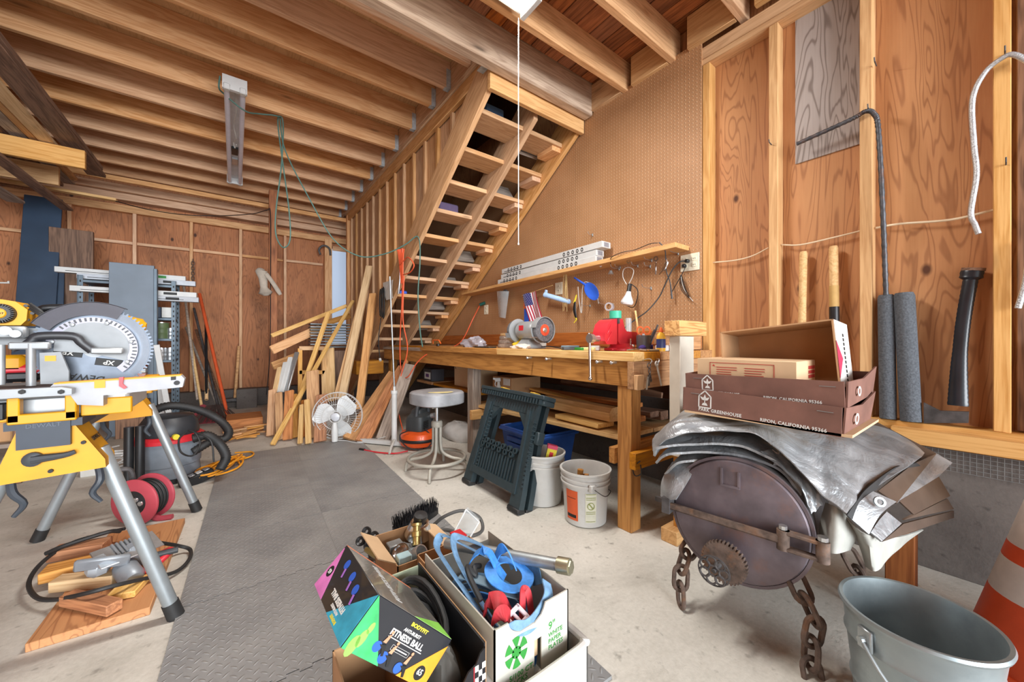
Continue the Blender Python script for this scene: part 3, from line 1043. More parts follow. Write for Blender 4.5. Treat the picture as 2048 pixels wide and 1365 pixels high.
# clear scoop holder
cs = thing('plastic_scoop', 'clear plastic scoop hanging under the wall shelf', 'scoop', P(1008, 600))
CLEAR = paint('clear_plastic', '#c9d2d6', .15, 0, .02, alpha=.38)
pa, pb_, pc, pd = P(994, 583, 2.44), P(1018, 583, 2.44), P(1011, 637, 2.5), P(998, 634, 2.5)
B().sheet(lambda u, v: (pa * (1 - u) + pb_ * u) * (1 - v) + (pd * (1 - u) + pc * u) * v + V((-.02 * math.sin(u * math.pi), 0, 0)), 8, 6, .002).done('scoop_tray', CLEAR, cs)
Mc = frame2(P(1013, 588, 2.52), (0, -1, 0), (0, 0, 1))
B().lathe([(.03, 0), (.045, 0), (.05, .02), (.045, .03), (.03, .03)], Mc, 20, closed=True).done('ring', paint('smoke_grey_plastic', '#59666c', .3, alpha=.8), cs)

# blue and orange screwdriver case behind the flag
sc = thing('screwdriver_set', 'blue plastic tool holder with an orange handle behind the flag', 'tool holder', P(1052, 640))
board('holder', P(1053, 645, 2.53), P(1053, 618, 2.53), .05, .03, BLUEP, sc, up=(1, 0, 0))
tube('screwdriver_handle', [P(1049, 617, 2.52), P(1050, 603, 2.52)], .012, ORANGE, sc, 8)

# work lamp bulb on a wire loop
wl_ = thing('clip_lamp', 'white reflector bulb in a black socket hung from a wire loop', 'lamp', P(1252, 600))
tube('wire_loop', [P(1253, 569), P(1246, 555), P(1247, 540), P(1257, 535), P(1267, 541), P(1264, 556), P(1257, 569)], .003, OFFW, wl_, 8, sm=5)
Mh = frame(P(1260, 568, 2.46), P(1252, 618, 2.44) - P(1260, 568, 2.46)) @ Matrix.Rotation(R(90), 4, 'Y')
B().lathe([(0, 0), (.012, 0), (.016, .01), (.017, .055), (.02, .06), (0, .06)], Mh, 14).done('socket', BLACKP, wl_)
B().lathe([(.016, .058), (.02, .075), (.024, .09), (.034, .11), (.046, .135), (.048, .15), (.04, .163), (.02, .17), (0, .171)], Mh, 20).done('bulb', paint('bulb_white', '#e4e6ea', .25), wl_)
tube('lamp_cord', [P(1262, 568, 2.47), P(1275, 580, 2.5), P(1274, 600, 2.52), P(1266, 615, 2.53), P(1250, 610, 2.54)], .0035, BLACKP, wl_, 6, sm=5)

# roll of tape on a hook, grey
tp = thing('tape_roll', 'roll of grey duct tape hanging from the pegboard', 'tape', P(1222, 615))
Mt = frame2(P(1219, 614, 2.42), (.3, -.95, 0), (0, 0, 1))
B().lathe([(.022, -.02), (.034, -.02), (.034, .02), (.022, .02)], Mt, 24, closed=True).done('tape', paint('duct_tape_grey', '#a9a5aa', .5), tp)
B().lathe([(.0205, -.021), (.0225, -.021), (.0225, .021), (.0205, .021)], Mt, 24, closed=True).done('core', CARD, tp)

# scissors-like shears and pliers near the shelf end
wr1 = thing('ring_spanner', 'chrome ring-ended spanner hanging from the shelf hooks', 'spanner', P(1311, 530, 2.46))
Mr = frame2(P(1312, 518, 2.46), (0, -1, 0), (0, 0, 1))
B().lathe([(.010, -.004), (.02, -.004), (.02, .004), (.010, .004)], Mr, 18, closed=True).done('ring', CHROME, wr1)
board('shank', P(1312, 524, 2.46), P(1311, 550, 2.46), .010, .006, CHROME, wr1, up=(1, 0, 0), bev=.002)
Mc = P(1328, 525, 2.47)
B().tube([P(1330, 512, 2.47), P(1333, 525, 2.46), P(1327, 540, 2.46), P(1318, 550, 2.46)], [.004, .014, .012, .004], 8, sm=4, flat=.5, up=(1, 0, 0)).done('chrome_hook_tool', CHROME, label='curved chrome hoof pick hanging beside the spanner', cat='tool')
b = B().lathe([(.008, -.003), (.018, -.003), (.018, .003), (.008, .003)], frame2(P(1257, 523, 2.46), (0, -1, 0), (0, 0, 1)), 16, closed=True)
b.done('steel_ring', CHROME, label='steel ring hanging on a hook above the bulb', cat='ring')
b = B().lathe([(0, -.002), (.011, -.002), (.011, .002), (0, .002)], frame2(P(1201, 532, 2.46), (0, -1, 0), (0, 0, 1)), 14)
b.done('round_tag', INKW, label='small round white tag hanging on a peg hook', cat='tag')
kk = thing('key_bunch', 'bunch of small keys hanging on a peg hook', 'keys', P(1222, 545, 2.46))
for k in range(4):
    board('key', P(1222 + k - 2, 541, 2.46 + .004 * k), P(1217 + 3 * k, 549, 2.46 + .004 * k), .008, .002, STEEL, kk, up=(1, 0, 0), bev=0)

# cables
b = B().tube([P(1377, 523, 2.55), P(1360, 524, 2.5), P(1345, 540, 2.48), P(1330, 570, 2.47), P(1318, 595, 2.46), P(1295, 622, 2.4), P(1270, 640, 2.35), P(1245, 660, 2.25)], .0045, 8, sm=6)
b.done('appliance_cable', BLACKR, label='black cable running from the outlet plug down to the vise', cat='cable')
plg = B().box(-.035, .0, -.012, .012, -.012, .012, frame(P(1377, 523, 2.552), (1, 0, 0)), bev=.005)
plg.done('black_plug', BLACKP, label='upper black plug pushed into the double outlet', cat='plug')
B().box(-.035, .0, -.012, .012, -.012, .012, frame(P(1371, 533, 2.552), (1, 0, 0)), bev=.005).done('black_plug', BLACKP, label='lower small plug in the double outlet', cat='plug')
B().tube([P(1371, 533, 2.52), P(1366, 545, 2.5), P(1352, 570, 2.52), P(1343, 585, 2.53)], .003, 6, sm=5).done('thin_cable', BLACKR, label='thin dark wire curving down from the lower plug', cat='cable')
B().tube([P(1318, 485, 2.38), P(1330, 500, 2.42), P(1332, 540, 2.5), P(1340, 565, 2.52), P(1344, 598, 2.53)], [.004, .004, .004, .004, .007], 6, sm=5).done('shelf_cable', DKGREY, label='dark grey cable draped over the shelf end', cat='cable')
B().tube([P(1221, 528, 2.44), P(1223, 515, 2.38), P(1245, 505, 2.38), P(1270, 500, 2.4), P(1300, 488, 2.4), P(1316, 486, 2.4)], .003, 6, sm=5).done('black_wire', BLACKP, label='black wire lying along the top of the wall shelf', cat='wire')

# pine-needle feather
fe = thing('feather', 'barred dark brown feather tucked beside the outlet', 'feather', P(1370, 570, 2.53))
q = [P(1362, 550, 2.53), P(1364, 565, 2.53), P(1369, 580, 2.53), P(1378, 593, 2.54)]
q = smooth_path(q, 6)
tube('quill', q + [P(1386, 603, 2.54)], .0022, OFFW, fe, 6)
b = B()
for i in range(len(q)):
    w = .016 * math.sin((i + 1.5) / (len(q) + 1.5) * math.pi) + .004
    for sg in (-1, 1):
        b.strap([q[i], q[i] + V((0, sg * w, -.012))], .007, .001, up=(1, 0, 0))
b.done('barbs', paint('feather_brown', '#4a3526', .9, var=.4, sc=60), fe, kind='stuff')

# ---------------------------------------------------------------- bench grinder
gx, gy, gz = 1.92, 2.33, bt
GR = paint('grinder_grey', '#a9adaf', .4, .3, .06, 10)
gr = thing('bench_grinder', 'grey bench grinder with red-centred wheel on the workbench', 'bench grinder', (gx, gy, gz))
b = B()
b.prism([(-.10, -.09), (.10, -.09), (.09, .09), (-.09, .09)], 0, .012, Matrix.Translation((gx, gy, gz)))
vs = [V((gx + sx * a, gy + sy * a2, gz + h)) for h, a, a2 in ((.012, .085, .08), (.075, .04, .045)) for sx, sy in ((-1, -1), (1, -1), (1, 1), (-1, 1))]
b.add(vs, [(0, 1, 5, 4), (1, 2, 6, 5), (2, 3, 7, 6), (3, 0, 4, 7), (4, 5, 6, 7)])
b.done('base', GR, gr)
Mm = Matrix.Translation((gx, gy, gz + .145)) @ Matrix.Rotation(R(90), 4, 'X')      # local z = -y
b = B().lathe([(0, -.12), (.045, -.12), (.065, -.10), (.075, -.08), (.077, .06), (.07, .085), (.05, .11), (0, .11)], Mm, 28)
b.done('motor_housing', GR, gr)
board('name_plate', (gx - .076, gy + .035, gz + .165), (gx - .076, gy - .02, gz + .165), .04, .003, RED, gr, up=(1, 0, 0), bev=0)
GST = paint('grinding_stone', '#6e6e72', .9, 0, .2, 90, .6)
for sy, nm in ((1, .165), (-1, .175)):
    Mw = Matrix.Translation((gx, gy + sy * nm, gz + .145)) @ Matrix.Rotation(R(90 * sy * -1), 4, 'X')   # local z outward
    g = B().lathe([(0, -.018), (.090, -.018), (.093, -.012), (.093, .012), (.09, .018), (0, .018)], Mw, 36).done('grinding_wheel', GST, gr)
    B().lathe([(.02, .0185), (.045, .0185), (.045, .0205), (.02, .0205)], Mw, 28, closed=True).done('wheel_label', paint('wheel_orange', '#e0502e', .6), g)
    B().lathe([(0, .034), (.008, .034), (.008, .03), (.014, .03), (.016, .026), (.02, .024), (.022, .019)], Mw, 14).done('arbor_nut', STEEL, g)
    b = B().lathe([(.099, -.03), (.103, -.03), (.103, .026), (.099, .026)], Mw, 26, closed=True, a0=R(-60 if sy > 0 else -75), a1=R(170))
    b.lathe([(.03, -.03), (.102, -.03), (.102, -.026), (.03, -.026)], Mw, 26, closed=True)
    b.done('wheel_guard', GR, gr, fix=True)
    abox('tool_rest', gx - .15, gx - .085, gy + sy * nm - .03, gy + sy * nm + .03, gz + .085, gz + .09, STEEL, gr, bev=.001)
tube('power_cord', [(gx + .05, gy - .1, bt + .012), (gx - .02, gy - .25, bt + .02), (gx - .08, gy - .42, bt + .012), (1.8, gy - .52, bt + .006)], .004, BLACKR, gr, 6, sm=6)

# ---------------------------------------------------------------- vise
vx, vy = 1.95, 1.46
VR = paint('vise_red', '#d2303c', .35, .1, .06, 12, coat=.3)
vi = thing('bench_vise', 'large bright red bench vise bolted to the workbench', 'vise', (vx, vy, bt))
T = Matrix.Translation((vx, vy, bt))
b = B().lathe([(0, 0), (.085, 0), (.085, .012), (.07, .025), (.06, .045), (0, .045)], T, 28)
b.box(-.12, .12, -.035, .035, 0, .018, T, bev=.006)
b.done('swivel_base', VR, vi)
b = B()
Mv = T @ Matrix.Rotation(R(90), 4, 'X')       # local (x, z up) profile; local z = -y
b.prism([(-.07, .04), (.10, .035), (.12, .05), (.13, .10), (.12, .115), (.0, .12), (-.02, .14), (-.035, .18), (-.04, .195), (-.085, .195), (-.085, .06)], -.05, .05, Mv)
b.done('fixed_jaw_body', VR, vi)
b = B()
b.prism([(-.095, .195), (-.14, .19), (-.18, .16), (-.205, .10), (-.21, .06), (-.19, .04), (-.1, .04), (-.095, .06)], -.05, .05, Mv)
b.box(-.10, .22, -.032, .032, .05, .1, T, bev=.004)
b.done('sliding_jaw_body', VR, vi)
for x0 in (-.090, -.0965):
    abox('jaw_plate', vx + x0, vx + x0 + .006, vy - .062, vy + .062, bt + .165, bt + .20, IRON, vi, bev=.001)
B().cyl((vx - .205, vy, bt + .075), (vx - .275, vy, bt + .075), .018, 14).cyl((vx - .262, vy, bt + .075), (vx - .29, vy, bt + .075), .027, 16).done('screw', STEEL, vi)
B().cyl((vx - .277, vy + .01, bt + .095), (vx - .279, vy - .0, bt - .16), .0085, 12).sphere((vx - .277, vy + .01, bt + .097), .013).sphere((vx - .279, vy, bt - .16), .013).done('handle_bar', CHROME, vi)
B().cyl((vx + .01, vy - .055, bt + .03), (vx + .01, vy - .085, bt + .03), .006, 8).sphere((vx + .01, vy - .088, bt + .03), .010).cyl((vx + .01, vy - .07, bt + .012), (vx + .01, vy - .07, bt + .075), .0045, 8).done('swivel_lock', CHROME, vi)
for dz in (.085, .13):
    Mr = frame2((vx - .15, vy - .0515, bt + dz), (1, 0, 0), (0, 0, 1))
    board('cast_rib', (vx - .19, vy - .051, bt + dz - .03), (vx - .15, vy - .051, bt + dz + .03), .008, .006, VR, vi, up=(0, 1, 0), bev=.002)
te = thing('tape_roll', 'teal green tape roll resting on the vise jaws', 'tape', (vx - .06, vy - .01, bt + .201))
B().lathe([(.02, 0), (.036, 0), (.036, .045), (.02, .045)], WM[te.name], 26, closed=True).done('tape', paint('teal_tape', '#3fb594', .5), te)
B().lathe([(.018, .001), (.0205, .001), (.0205, .044), (.018, .044)], WM[te.name], 20, closed=True).done('core', CARD, te)
ca = thing('clear_tube', 'clear plastic tube with silver base standing behind the vise', 'tube', (2.26, 1.62, bt))
T = WM[ca.name]
B().lathe([(0, 0), (.024, 0), (.024, .11), (.021, .112), (0, .112)], T, 18).done('silver_base', ALU, ca)
B().lathe([(.022, .112), (.022, .22), (.018, .225), (0, .225)], T, 18).done('clear_sleeve', CLEAR, ca)

# pencil cup with tools
cu = thing('tool_cup', 'wire mesh cup beside the vise holding hand tools', 'cup', at(1287, 700, X=2.02).xy.to_3d() + V((0, 0, bt)))
T = WM[cu.name]
co_ = T.translation
B().lathe([(0, 0), (.040, 0), (.043, .095), (.041, .095), (.038, .003), (0, .003)], T, 20).done('cup_wall', paint('smoked_mesh', '#6e7074', .4, .4, alpha=.75), cu)
TG = 'hand tools standing in the wire cup'
B().tube([co_ + V((.0, .02, .01)), co_ + V((-.02, .045, .25))], .006, 8).done('dowel', W_PINE, label='slim wooden dowel standing in the wire cup', cat='dowel', group=TG)
sx_ = thing('scissors', 'orange-handled scissors standing in the wire cup', 'scissors', co_ + V((0, 0, .01)), group=TG)
for sg in (-1, 1):
    c = co_ + V((.012 * sg, -.016 * sg, .125))
    Mr = frame2(c, (.6, -.8, 0), (0, 0, 1))
    B().lathe([(.014, -.004), (.022, -.004), (.022, .004), (.014, .004)], Mr, 18, closed=True, sy=1.25).done('finger_loop', ORANGE, sx_)
board('blades', co_ + V((0, 0, .015)), co_ + V((0, 0, .105)), .014, .004, STEEL, sx_, up=(.8, .6, 0), bev=0)
for k, (dx, dy, tx, ty, lab) in enumerate(((.02, -.02, .06, -.06, 'dark slim file leaning out of the wire cup'), (.01, -.01, .04, -.05, 'dark grey punch leaning out of the wire cup'), (-.01, .0, -.015, .02, 'short steel chisel standing in the wire cup'))):
    B().tube([co_ + V((dx, dy, .01)), co_ + V((tx, ty, .16 - .03 * k))], .006, 8).done('metal_file' if k < 2 else 'chisel', IRON if k < 2 else STEEL, label=lab, cat='tool', group=TG)

# glue bottle
gl = thing('glue_bottle', 'yellow wood glue bottle with blue label on the bench', 'bottle', at(1322, 700, X=2.0).xy.to_3d() + V((0, 0, bt)))
T = WM[gl.name]
B().lathe([(0, 0), (.03, 0), (.032, .01), (.032, .08), (.026, .1), (.012, .112), (0, .112)], T, 18, sy=.7).done('bottle', paint('glue_yellow', '#e8b73e', .4), gl)
B().lathe([(.0325, .02), (.0325, .072)], T, 18, sy=.71).done('label', paint('label_blue', '#2c3a72', .5), gl)
B().lathe([(.012, .112), (.011, .125), (.005, .14), (0, .142)], T, 12).done('nozzle', ORANGE, gl)

# timber blocks and bits at the bench end
abox('timber_block', 2.10, 2.52, 1.23, 1.32, bt + .003, bt + .115, W_BENCH, label='thick timber offcut lying at the far corner of the bench', cat='wood block', axis='x')
abox('white_carton', 2.02, 2.08, 1.205, 1.26, bt, bt + .035, INKW, label='small white carton at the bench edge', cat='box')
abox('dark_carton', 2.10, 2.16, 1.205, 1.26, bt, bt + .035, paint('maroon_card', '#53292b', .6), label='small maroon carton next to the white one', cat='box')
b = B().box(2.17, 2.24, 1.20, 1.27, bt, bt + .003)
b.box(2.17, 2.24, 1.20, 1.203, bt, bt + .03).box(2.17, 2.24, 1.267, 1.27, bt, bt + .03).box(2.17, 2.173, 1.2, 1.27, bt, bt + .03).box(2.237, 2.24, 1.2, 1.27, bt, bt + .03)
b.done('parts_tray', paint('sky_blue_plastic', '#4c8fd8', .4), label='small sky blue tray at the end of the bench', cat='tray')
for dx, mt, nm, lb in ((0, ORANGE, 'orange_spool', 'orange tape spool standing against the timber offcut'), (-.15, W_POST, 'wooden_spool', 'dark wooden spool behind the glue bottle')):
    B().lathe([(0, 0), (.026, 0), (.026, .006), (.02, .008), (.02, .038), (.026, .04), (.026, .046), (0, .046)], Matrix.Translation((2.2 + dx, 1.33 - .06, bt + (.0 if dx else .03))), 18).done(nm, mt, label=lb, cat='spool')
bs = B().lathe([(0, 0), (.05, .0), (.055, .008), (.05, .012), (0, .012)], Matrix.Translation((1.93, 1.24, bt)), 20)
bs.done('sanding_disc', paint('grit_brown', '#8b7b62', .95, bmp=.4, sc=200), label='flat brown sanding disc near the bench edge', cat='disc')

# odds and ends around the vise
random.seed(11)
OG = 'odds and ends on the bench around the vise'
for k, (x, y, s, m, nm, lb, ct_) in enumerate((
    (1.78, 1.72, (.12, .05, .02), DKGREY, 'paint_scraper', 'dark flat scraper lying by the vise handle', 'tool'),
    (1.80, 1.66, (.05, .09, .018), INKG, 'green_packet', 'flat green packet under the vise screw', 'packet'),
    (1.82, 1.60, (.06, .10, .02), paint('pale_yellow_card', '#dfd79a', .7), 'sandpaper_block', 'pale yellow sanding sponge under the vise', 'sponge'),
    (1.84, 1.57, (.05, .06, .03), WHITE, 'white_eraser', 'white block tucked under the red vise', 'block'),
    (1.80, 1.75, (.03, .12, .03), paint('slate_plastic', '#6f8088', .4), 'caulk_tool', 'slate grey tool handle left of the vise', 'tool'))):
    Mo = Matrix.Translation((x, y, bt)) @ Matrix.Rotation(R(20 * k - 30), 4, 'Z')
    B().bbox(-s[0] / 2, s[0] / 2, -s[1] / 2, s[1] / 2, .0, s[2], .004, Mo).done(nm, m, label=lb, cat=ct_, group=OG, M=Mo)
b = B()
for k in range(4):
    b.sphere((1.98 + k * .035, 1.32 + .012 * (k % 2), bt + .018), .024 + .004 * (k % 2), 10, .75)
b.done('purple_rag', paint('purple_cloth', '#43347c', .9), label='crumpled purple rag at the base of the vise', cat='rag')
pl = thing('pliers', 'steel pliers lying in front of the wire cup', 'pliers', (1.82, 1.24, bt))
tube('handle', [(1.80, 1.30, bt + .008), (1.82, 1.25, bt + .01), (1.88, 1.21, bt + .008)], .006, CHROME, pl, 8, sm=4)
tube('handle', [(1.85, 1.30, bt + .008), (1.83, 1.25, bt + .01), (1.84, 1.2, bt + .008)], .006, CHROME, pl, 8, sm=4)

# key ring, spanner hung on the end apron
ky = thing('key_ring', 'bunch of keys on hooks screwed to the bench end', 'keys', (1.76, 1.16, .86))
tube('screw_hook', [(1.77, 1.182, .945), (1.77, 1.14, .955), (1.765, 1.12, .945), (1.765, 1.13, .93)], .003, STEEL, ky, 6, sm=4)
b = B()
for k in range(3):
    Mr = frame2((1.762 + .006 * k, 1.135, .92 - .03 * k), (1, .2 * k, 0), (0, 0, 1))
    b.lathe([(.012, -.0015), (.016, -.0015), (.016, .0015), (.012, .0015)], Mr, 14, closed=True)
b.done('ring', IRON, ky)
for k in range(3):
    board('key', (1.76 + .008 * k, 1.14, .86 + .01 * k), (1.755 + .022 * k, 1.145, .79 + .02 * k), .014, .0025, (STEEL, IRON, BLACKP)[k], ky, up=(0, 1, 0), bev=0)
sn = thing('spanner', 'pale steel spanner hanging from a hook on the bench end', 'spanner', (1.85, 1.16, .86))
tube('screw_hook', [(1.90, 1.182, .945), (1.88, 1.15, .95), (1.865, 1.14, .935), (1.862, 1.15, .925)], .003, STEEL, sn, 6, sm=4)
Mr = frame2((1.86, 1.15, .925), (1, 0, 0), (0, 0, 1))
B().lathe([(.008, -.003), (.016, -.003), (.016, .003), (.008, .003)], Mr, 16, closed=True).done('ring_end', OFFW, sn)
board('shank', (1.863, 1.15, .912), (1.905, 1.15, .80), .013, .006, OFFW, sn, up=(0, 1, 0), bev=.002)

# far end of the bench: tree slices, radio, gloves, bag, cord plug, clamp
for k in range(3):
    r = .085 - .004 * k
    B().lathe([(0, 0), (r, 0), (r + .004, .015), (r, .033), (0, .033)], Matrix.Translation((2.0 + .005 * k, 2.74, bt + .036 * k + .0)), 20).done('log_slice', W_GREY, label=('lowest grey log slice of the stack beside the grinder', 'middle grey log slice of the stack beside the grinder', 'top grey log slice of the stack beside the grinder')[k], cat='log slice', group='stacked log slices')
abox('pale_offcut', 1.95, 2.03, 2.72, 2.78, bt + .108, bt + .13, W_PINE, label='small pale offcut lying on the stacked log slices', cat='wood block')
rd = thing('lunch_tin', 'small white tin with wire handle behind the yellow cloth', 'tin', (2.12, 2.5, bt))
abox('tin_body', 2.05, 2.2, 2.42, 2.56, bt, bt + .085, OFFW, rd, bev=.008)
abox('lid', 2.045, 2.205, 2.415, 2.565, bt + .086, bt + .098, BLACKP, rd, bev=.003)
tube('wire_handle', [(2.12, 2.42, bt + .09), (2.12, 2.44, bt + .16), (2.12, 2.5, bt + .175), (2.12, 2.56, bt + .09)], .003, STEEL, rd, 6, sm=5)
def blob(name, c, rx, ry, rz, amp, mat, seed, **k):
    rnd = random.Random(seed)
    ph = [rnd.uniform(0, 6.28) for _ in range(9)]
    def f(u, v):
        a, e = u * 2 * math.pi, (v - .5) * math.pi
        w = 1 + amp * (math.sin(3 * a + ph[0]) * math.cos(2 * e + ph[1]) + .7 * math.sin(5 * a + ph[2] + 4 * e) + .5 * math.sin(9 * a + ph[3] - 6 * e + ph[4]))
        return V((c[0] + rx * w * math.cos(a) * math.cos(e), c[1] + ry * w * math.sin(a) * math.cos(e), max(c[2], c[2] + rz * .45 + rz * w * math.sin(e))))
    return B().grid(f, 28, 14).done(name, mat, **k)
blob('yellow_cloth', (1.93, 2.42, bt), .06, .09, .045, .22, paint('yellow_rag', '#e2c22e', .9), 2, label='crumpled yellow cloth left of the grinder', cat='cloth')
blob('work_glove', (1.82, 2.30, bt), .05, .10, .022, .2, paint('glove_white', '#e3d8cc', .95, bmp=.3, sc=80), 4, label='white cotton glove lying in front of the yellow cloth', cat='glove')
blob('plastic_bag', (1.84, 3.05, bt), .08, .17, .06, .22, paint('bag_plastic', '#b9b4bc', .12, 0, .05, alpha=.7, spec=.9), 8, label='shiny crumpled clear plastic bag on the bench', cat='bag')
abox('black_tray', 1.72, 1.8, 2.62, 2.86, bt, bt + .012, BLACKP, label='flat black strip lying before the log slices', cat='strip')
# ================================================================ floor mats
MS = .577
Mmat = Matrix.Translation((.42, 2.48, 0)) @ Matrix.Rotation(R(-2.0), 4, 'Z')
names = ('row nearest the boxes', 'second row from the boxes', 'third row from the boxes', 'fourth row from the boxes', 'fifth row, near the yellow cord', 'far row in front of the fan')
for r in range(6):
    for c in range(2):
        x0, y0 = (-MS if c == 0 else 0), -3 * MS + r * MS
        lab = 'grey diamond-tread foam mat tile, %s, %s' % (names[r], ('saw side', 'bench side')[c])
        Mt = Mmat @ Matrix.Translation((x0 + MS / 2, y0 + MS / 2, 0))
        h = MS / 2 - .002
        n = 16
        pts = []
        inner = (False, r < 5, False, r > 0)          # sides that interlock: +x, +y, -x, -y
        for sd in range(4):
            a = R(90 * sd)
            for k in range(n):
                q = -h + 2 * h * k / n
                e = (h + .0017 if sd % 2 == 0 else h) + ((.006 if k % 2 == 0 else -.006) if inner[sd] and 0 < k < n - 1 else 0)
                for qq in (q + .0004, q + 2 * h / n - .0004):
                    pts.append((math.cos(a) * e - math.sin(a) * qq, math.sin(a) * e + math.cos(a) * qq))
        b = B().prism(pts, .0005, .011)
        b.v = [Mt @ v for v in b.v]
        b.done('floor_mat', MAT, M=Mt, label=lab, cat='mat', group='foam floor mats')

# ================================================================ stool
sc_ = V((1.30, 2.74, 0))
TAUPE = paint('stool_tube_paint', '#a9a498', .5, .1, .08)
sl = thing('shop_stool', 'round-cornered swivel stool with cracked grey vinyl seat', 'stool', sc_)
T = Matrix.Translation(sc_)
def rsq(r, p=3.2, n=40):
    o = []
    for k in range(n):
        a = 2 * math.pi * k / n
        c, s = math.cos(a), math.sin(a)
        d = (abs(c) ** p + abs(s) ** p) ** (-1 / p)
        o.append((r * d * c, r * d * s))
    return o
def loft(b, rings):
    n = len(rings[0])
    vs = [v for rg in rings for v in rg]
    fs = [(i * n + k, i * n + (k + 1) % n, (i + 1) * n + (k + 1) % n, (i + 1) * n + k) for i in range(len(rings) - 1) for k in range(n)]
    fs += [tuple(range(n))[::-1], tuple(range((len(rings) - 1) * n, len(rings) * n))]
    return b.add(vs, fs)
Mseat = T @ Matrix.Rotation(R(12), 4, 'Z')
b = loft(B(), [[Mseat @ V((x * s, y * s, z)) for x, y in rsq(.19)] for s, z in ((.9, .545), (1.0, .555), (1.01, .60), (1.0, .635), (.93, .648), (.6, .653), (.1, .655))])
b.done('seat', paint('grey_vinyl', '#929396', .45, 0, .12, 8, .1, wear=('#6d6c6c', .5, 9)), sl)
B().prism([(.19 * .72 * math.cos(R(a)) , .19 * .93 * math.sin(R(a))) for a in range(200, 290, 10)] + [(.02, -.155), (-.12, -.06)], .6535, .656, Mseat).done('foam_tear', paint('yellow_foam', '#d9c68a', .95), sl)
tube('seat_bracket', [Mseat @ V((-.06, -.02, .545)), Mseat @ V((-.06, -.02, .52)), Mseat @ V((.05, -.02, .52)), Mseat @ V((.05, -.02, .545))], .006, TAUPE, sl, 6)
B().cyl(sc_ + V((0, 0, .39)), sc_ + V((0, 0, .55)), .013, 12).done('screw_post', STEEL, sl)
B().lathe([(0, .36), (.04, .36), (.044, .37), (.044, .40), (.036, .41), (0, .41)], T, 20).done('hub', TAUPE, sl)
for a in (-128, -38, 52, 142):
    d = V((math.cos(R(a)), math.sin(R(a)), 0))
    tube('leg', [sc_ + d * .028 + V((0, 0, .37)), sc_ + d * .03 + V((0, 0, .22)), sc_ + d * .05 + V((0, 0, .155)), sc_ + d * .12 + V((0, 0, .115)), sc_ + d * .21 + V((0, 0, .095)), sc_ + d * .245 + V((0, 0, .06)), sc_ + d * .255 + V((0, 0, .003))], .0125, TAUPE, sl, 10, sm=4)
B().lathe([(.225 + .013 * math.cos(q), .115 + .013 * math.sin(q)) for q in [2 * math.pi * k / 10 for k in range(10)]], T, 40, closed=True).done('foot_ring', TAUPE, sl)

# ================================================================ folding sawhorse
SH = paint('sawhorse_plastic', '#2c3a3f', .48, 0, .08, 18)
O = V((1.375, 2.085, 0))
ez = V((.215, 0, .70)).normalized()
Mh = Matrix((V((0, -1, 0)), V((-1, 0, .307)).normalized(), ez)).transposed().to_4x4()     # x right along bench, y towards viewer, z up the lean
Mh.translation = O
sw = thing('folding_sawhorse', 'dark green-black plastic folding sawhorse leaning on the bench', 'sawhorse', O)
b = B()
b.bbox(-.37, .36, -.065, .035, .665, .70, .006, Mh)
b.bbox(-.37, .36, -.065, .045, .70, .728, .004, Mh)
b.done('top_beam', SH, sw)
b = B()
for k in range(24):
    x = -.34 + k * .029
    b.box(x, x + .012, .035, .05, .668, .698, Mh)
b.done('beam_ribs', SH, sw, kind='stuff')
for x in (-.12, .22):
    b = B().bbox(x - .02, x + .025, -.03, .03, .729, .738, .003, Mh)
    b.done('yellow_stop', paint('stop_yellow', '#c9a23c', .5), sw)
for rear in (0, 1):
    dy = -.07 * rear
    tilt = -.0
    for sg in (-1, 1):
        b = B()
        # tapered leg
        xs0, xs1 = sg * .245, sg * .285
        vs = []
        for (z, xc, w, d) in ((.0, xs1, .052, .042), (.12, xs1 * .985, .05, .040), (.5, xs0 * 1.02, .040, .034), (.665, xs0, .05, .032)):
            vs += [Mh @ V((xc - w, dy - d / 2, z)), Mh @ V((xc + w, dy - d / 2, z)), Mh @ V((xc + w, dy + d / 2, z)), Mh @ V((xc - w, dy + d / 2, z))]
        fs = [(3, 2, 1, 0), (12, 13, 14, 15)]
        for i in range(3):
            for k in range(4):
                fs.append((i * 4 + k, i * 4 + (k + 1) % 4, i * 4 + 4 + (k + 1) % 4, i * 4 + 4 + k))
        b.add(vs, fs)
        lg = b.done('leg', SH, sw)
        if not rear:
            b = B().box(-.014, .014, .018, .03, .1, .62, Mh @ Matrix.Translation((sg * .262, 0, 0)) @ Matrix.Rotation(-sg * .055, 4, 'Y'))
            b.done('leg_rib', SH, lg)
            bb = B()
            for k in range(16):
                z = .16 + k * .026
                bb.cyl(Mh @ V((sg * (.272 - z * .05) + .05, .0, z)), Mh @ V((sg * (.272 - z * .05) + .05, .026, z)), .009, 6)
            bb.done('side_notches', SH, lg, kind='stuff')
        b = B().bbox(xs1 - .06, xs1 + .055, dy - .03, dy + .03, -.0, .03, .006, Mh)
        b.done('foot', BLACKR, lg)
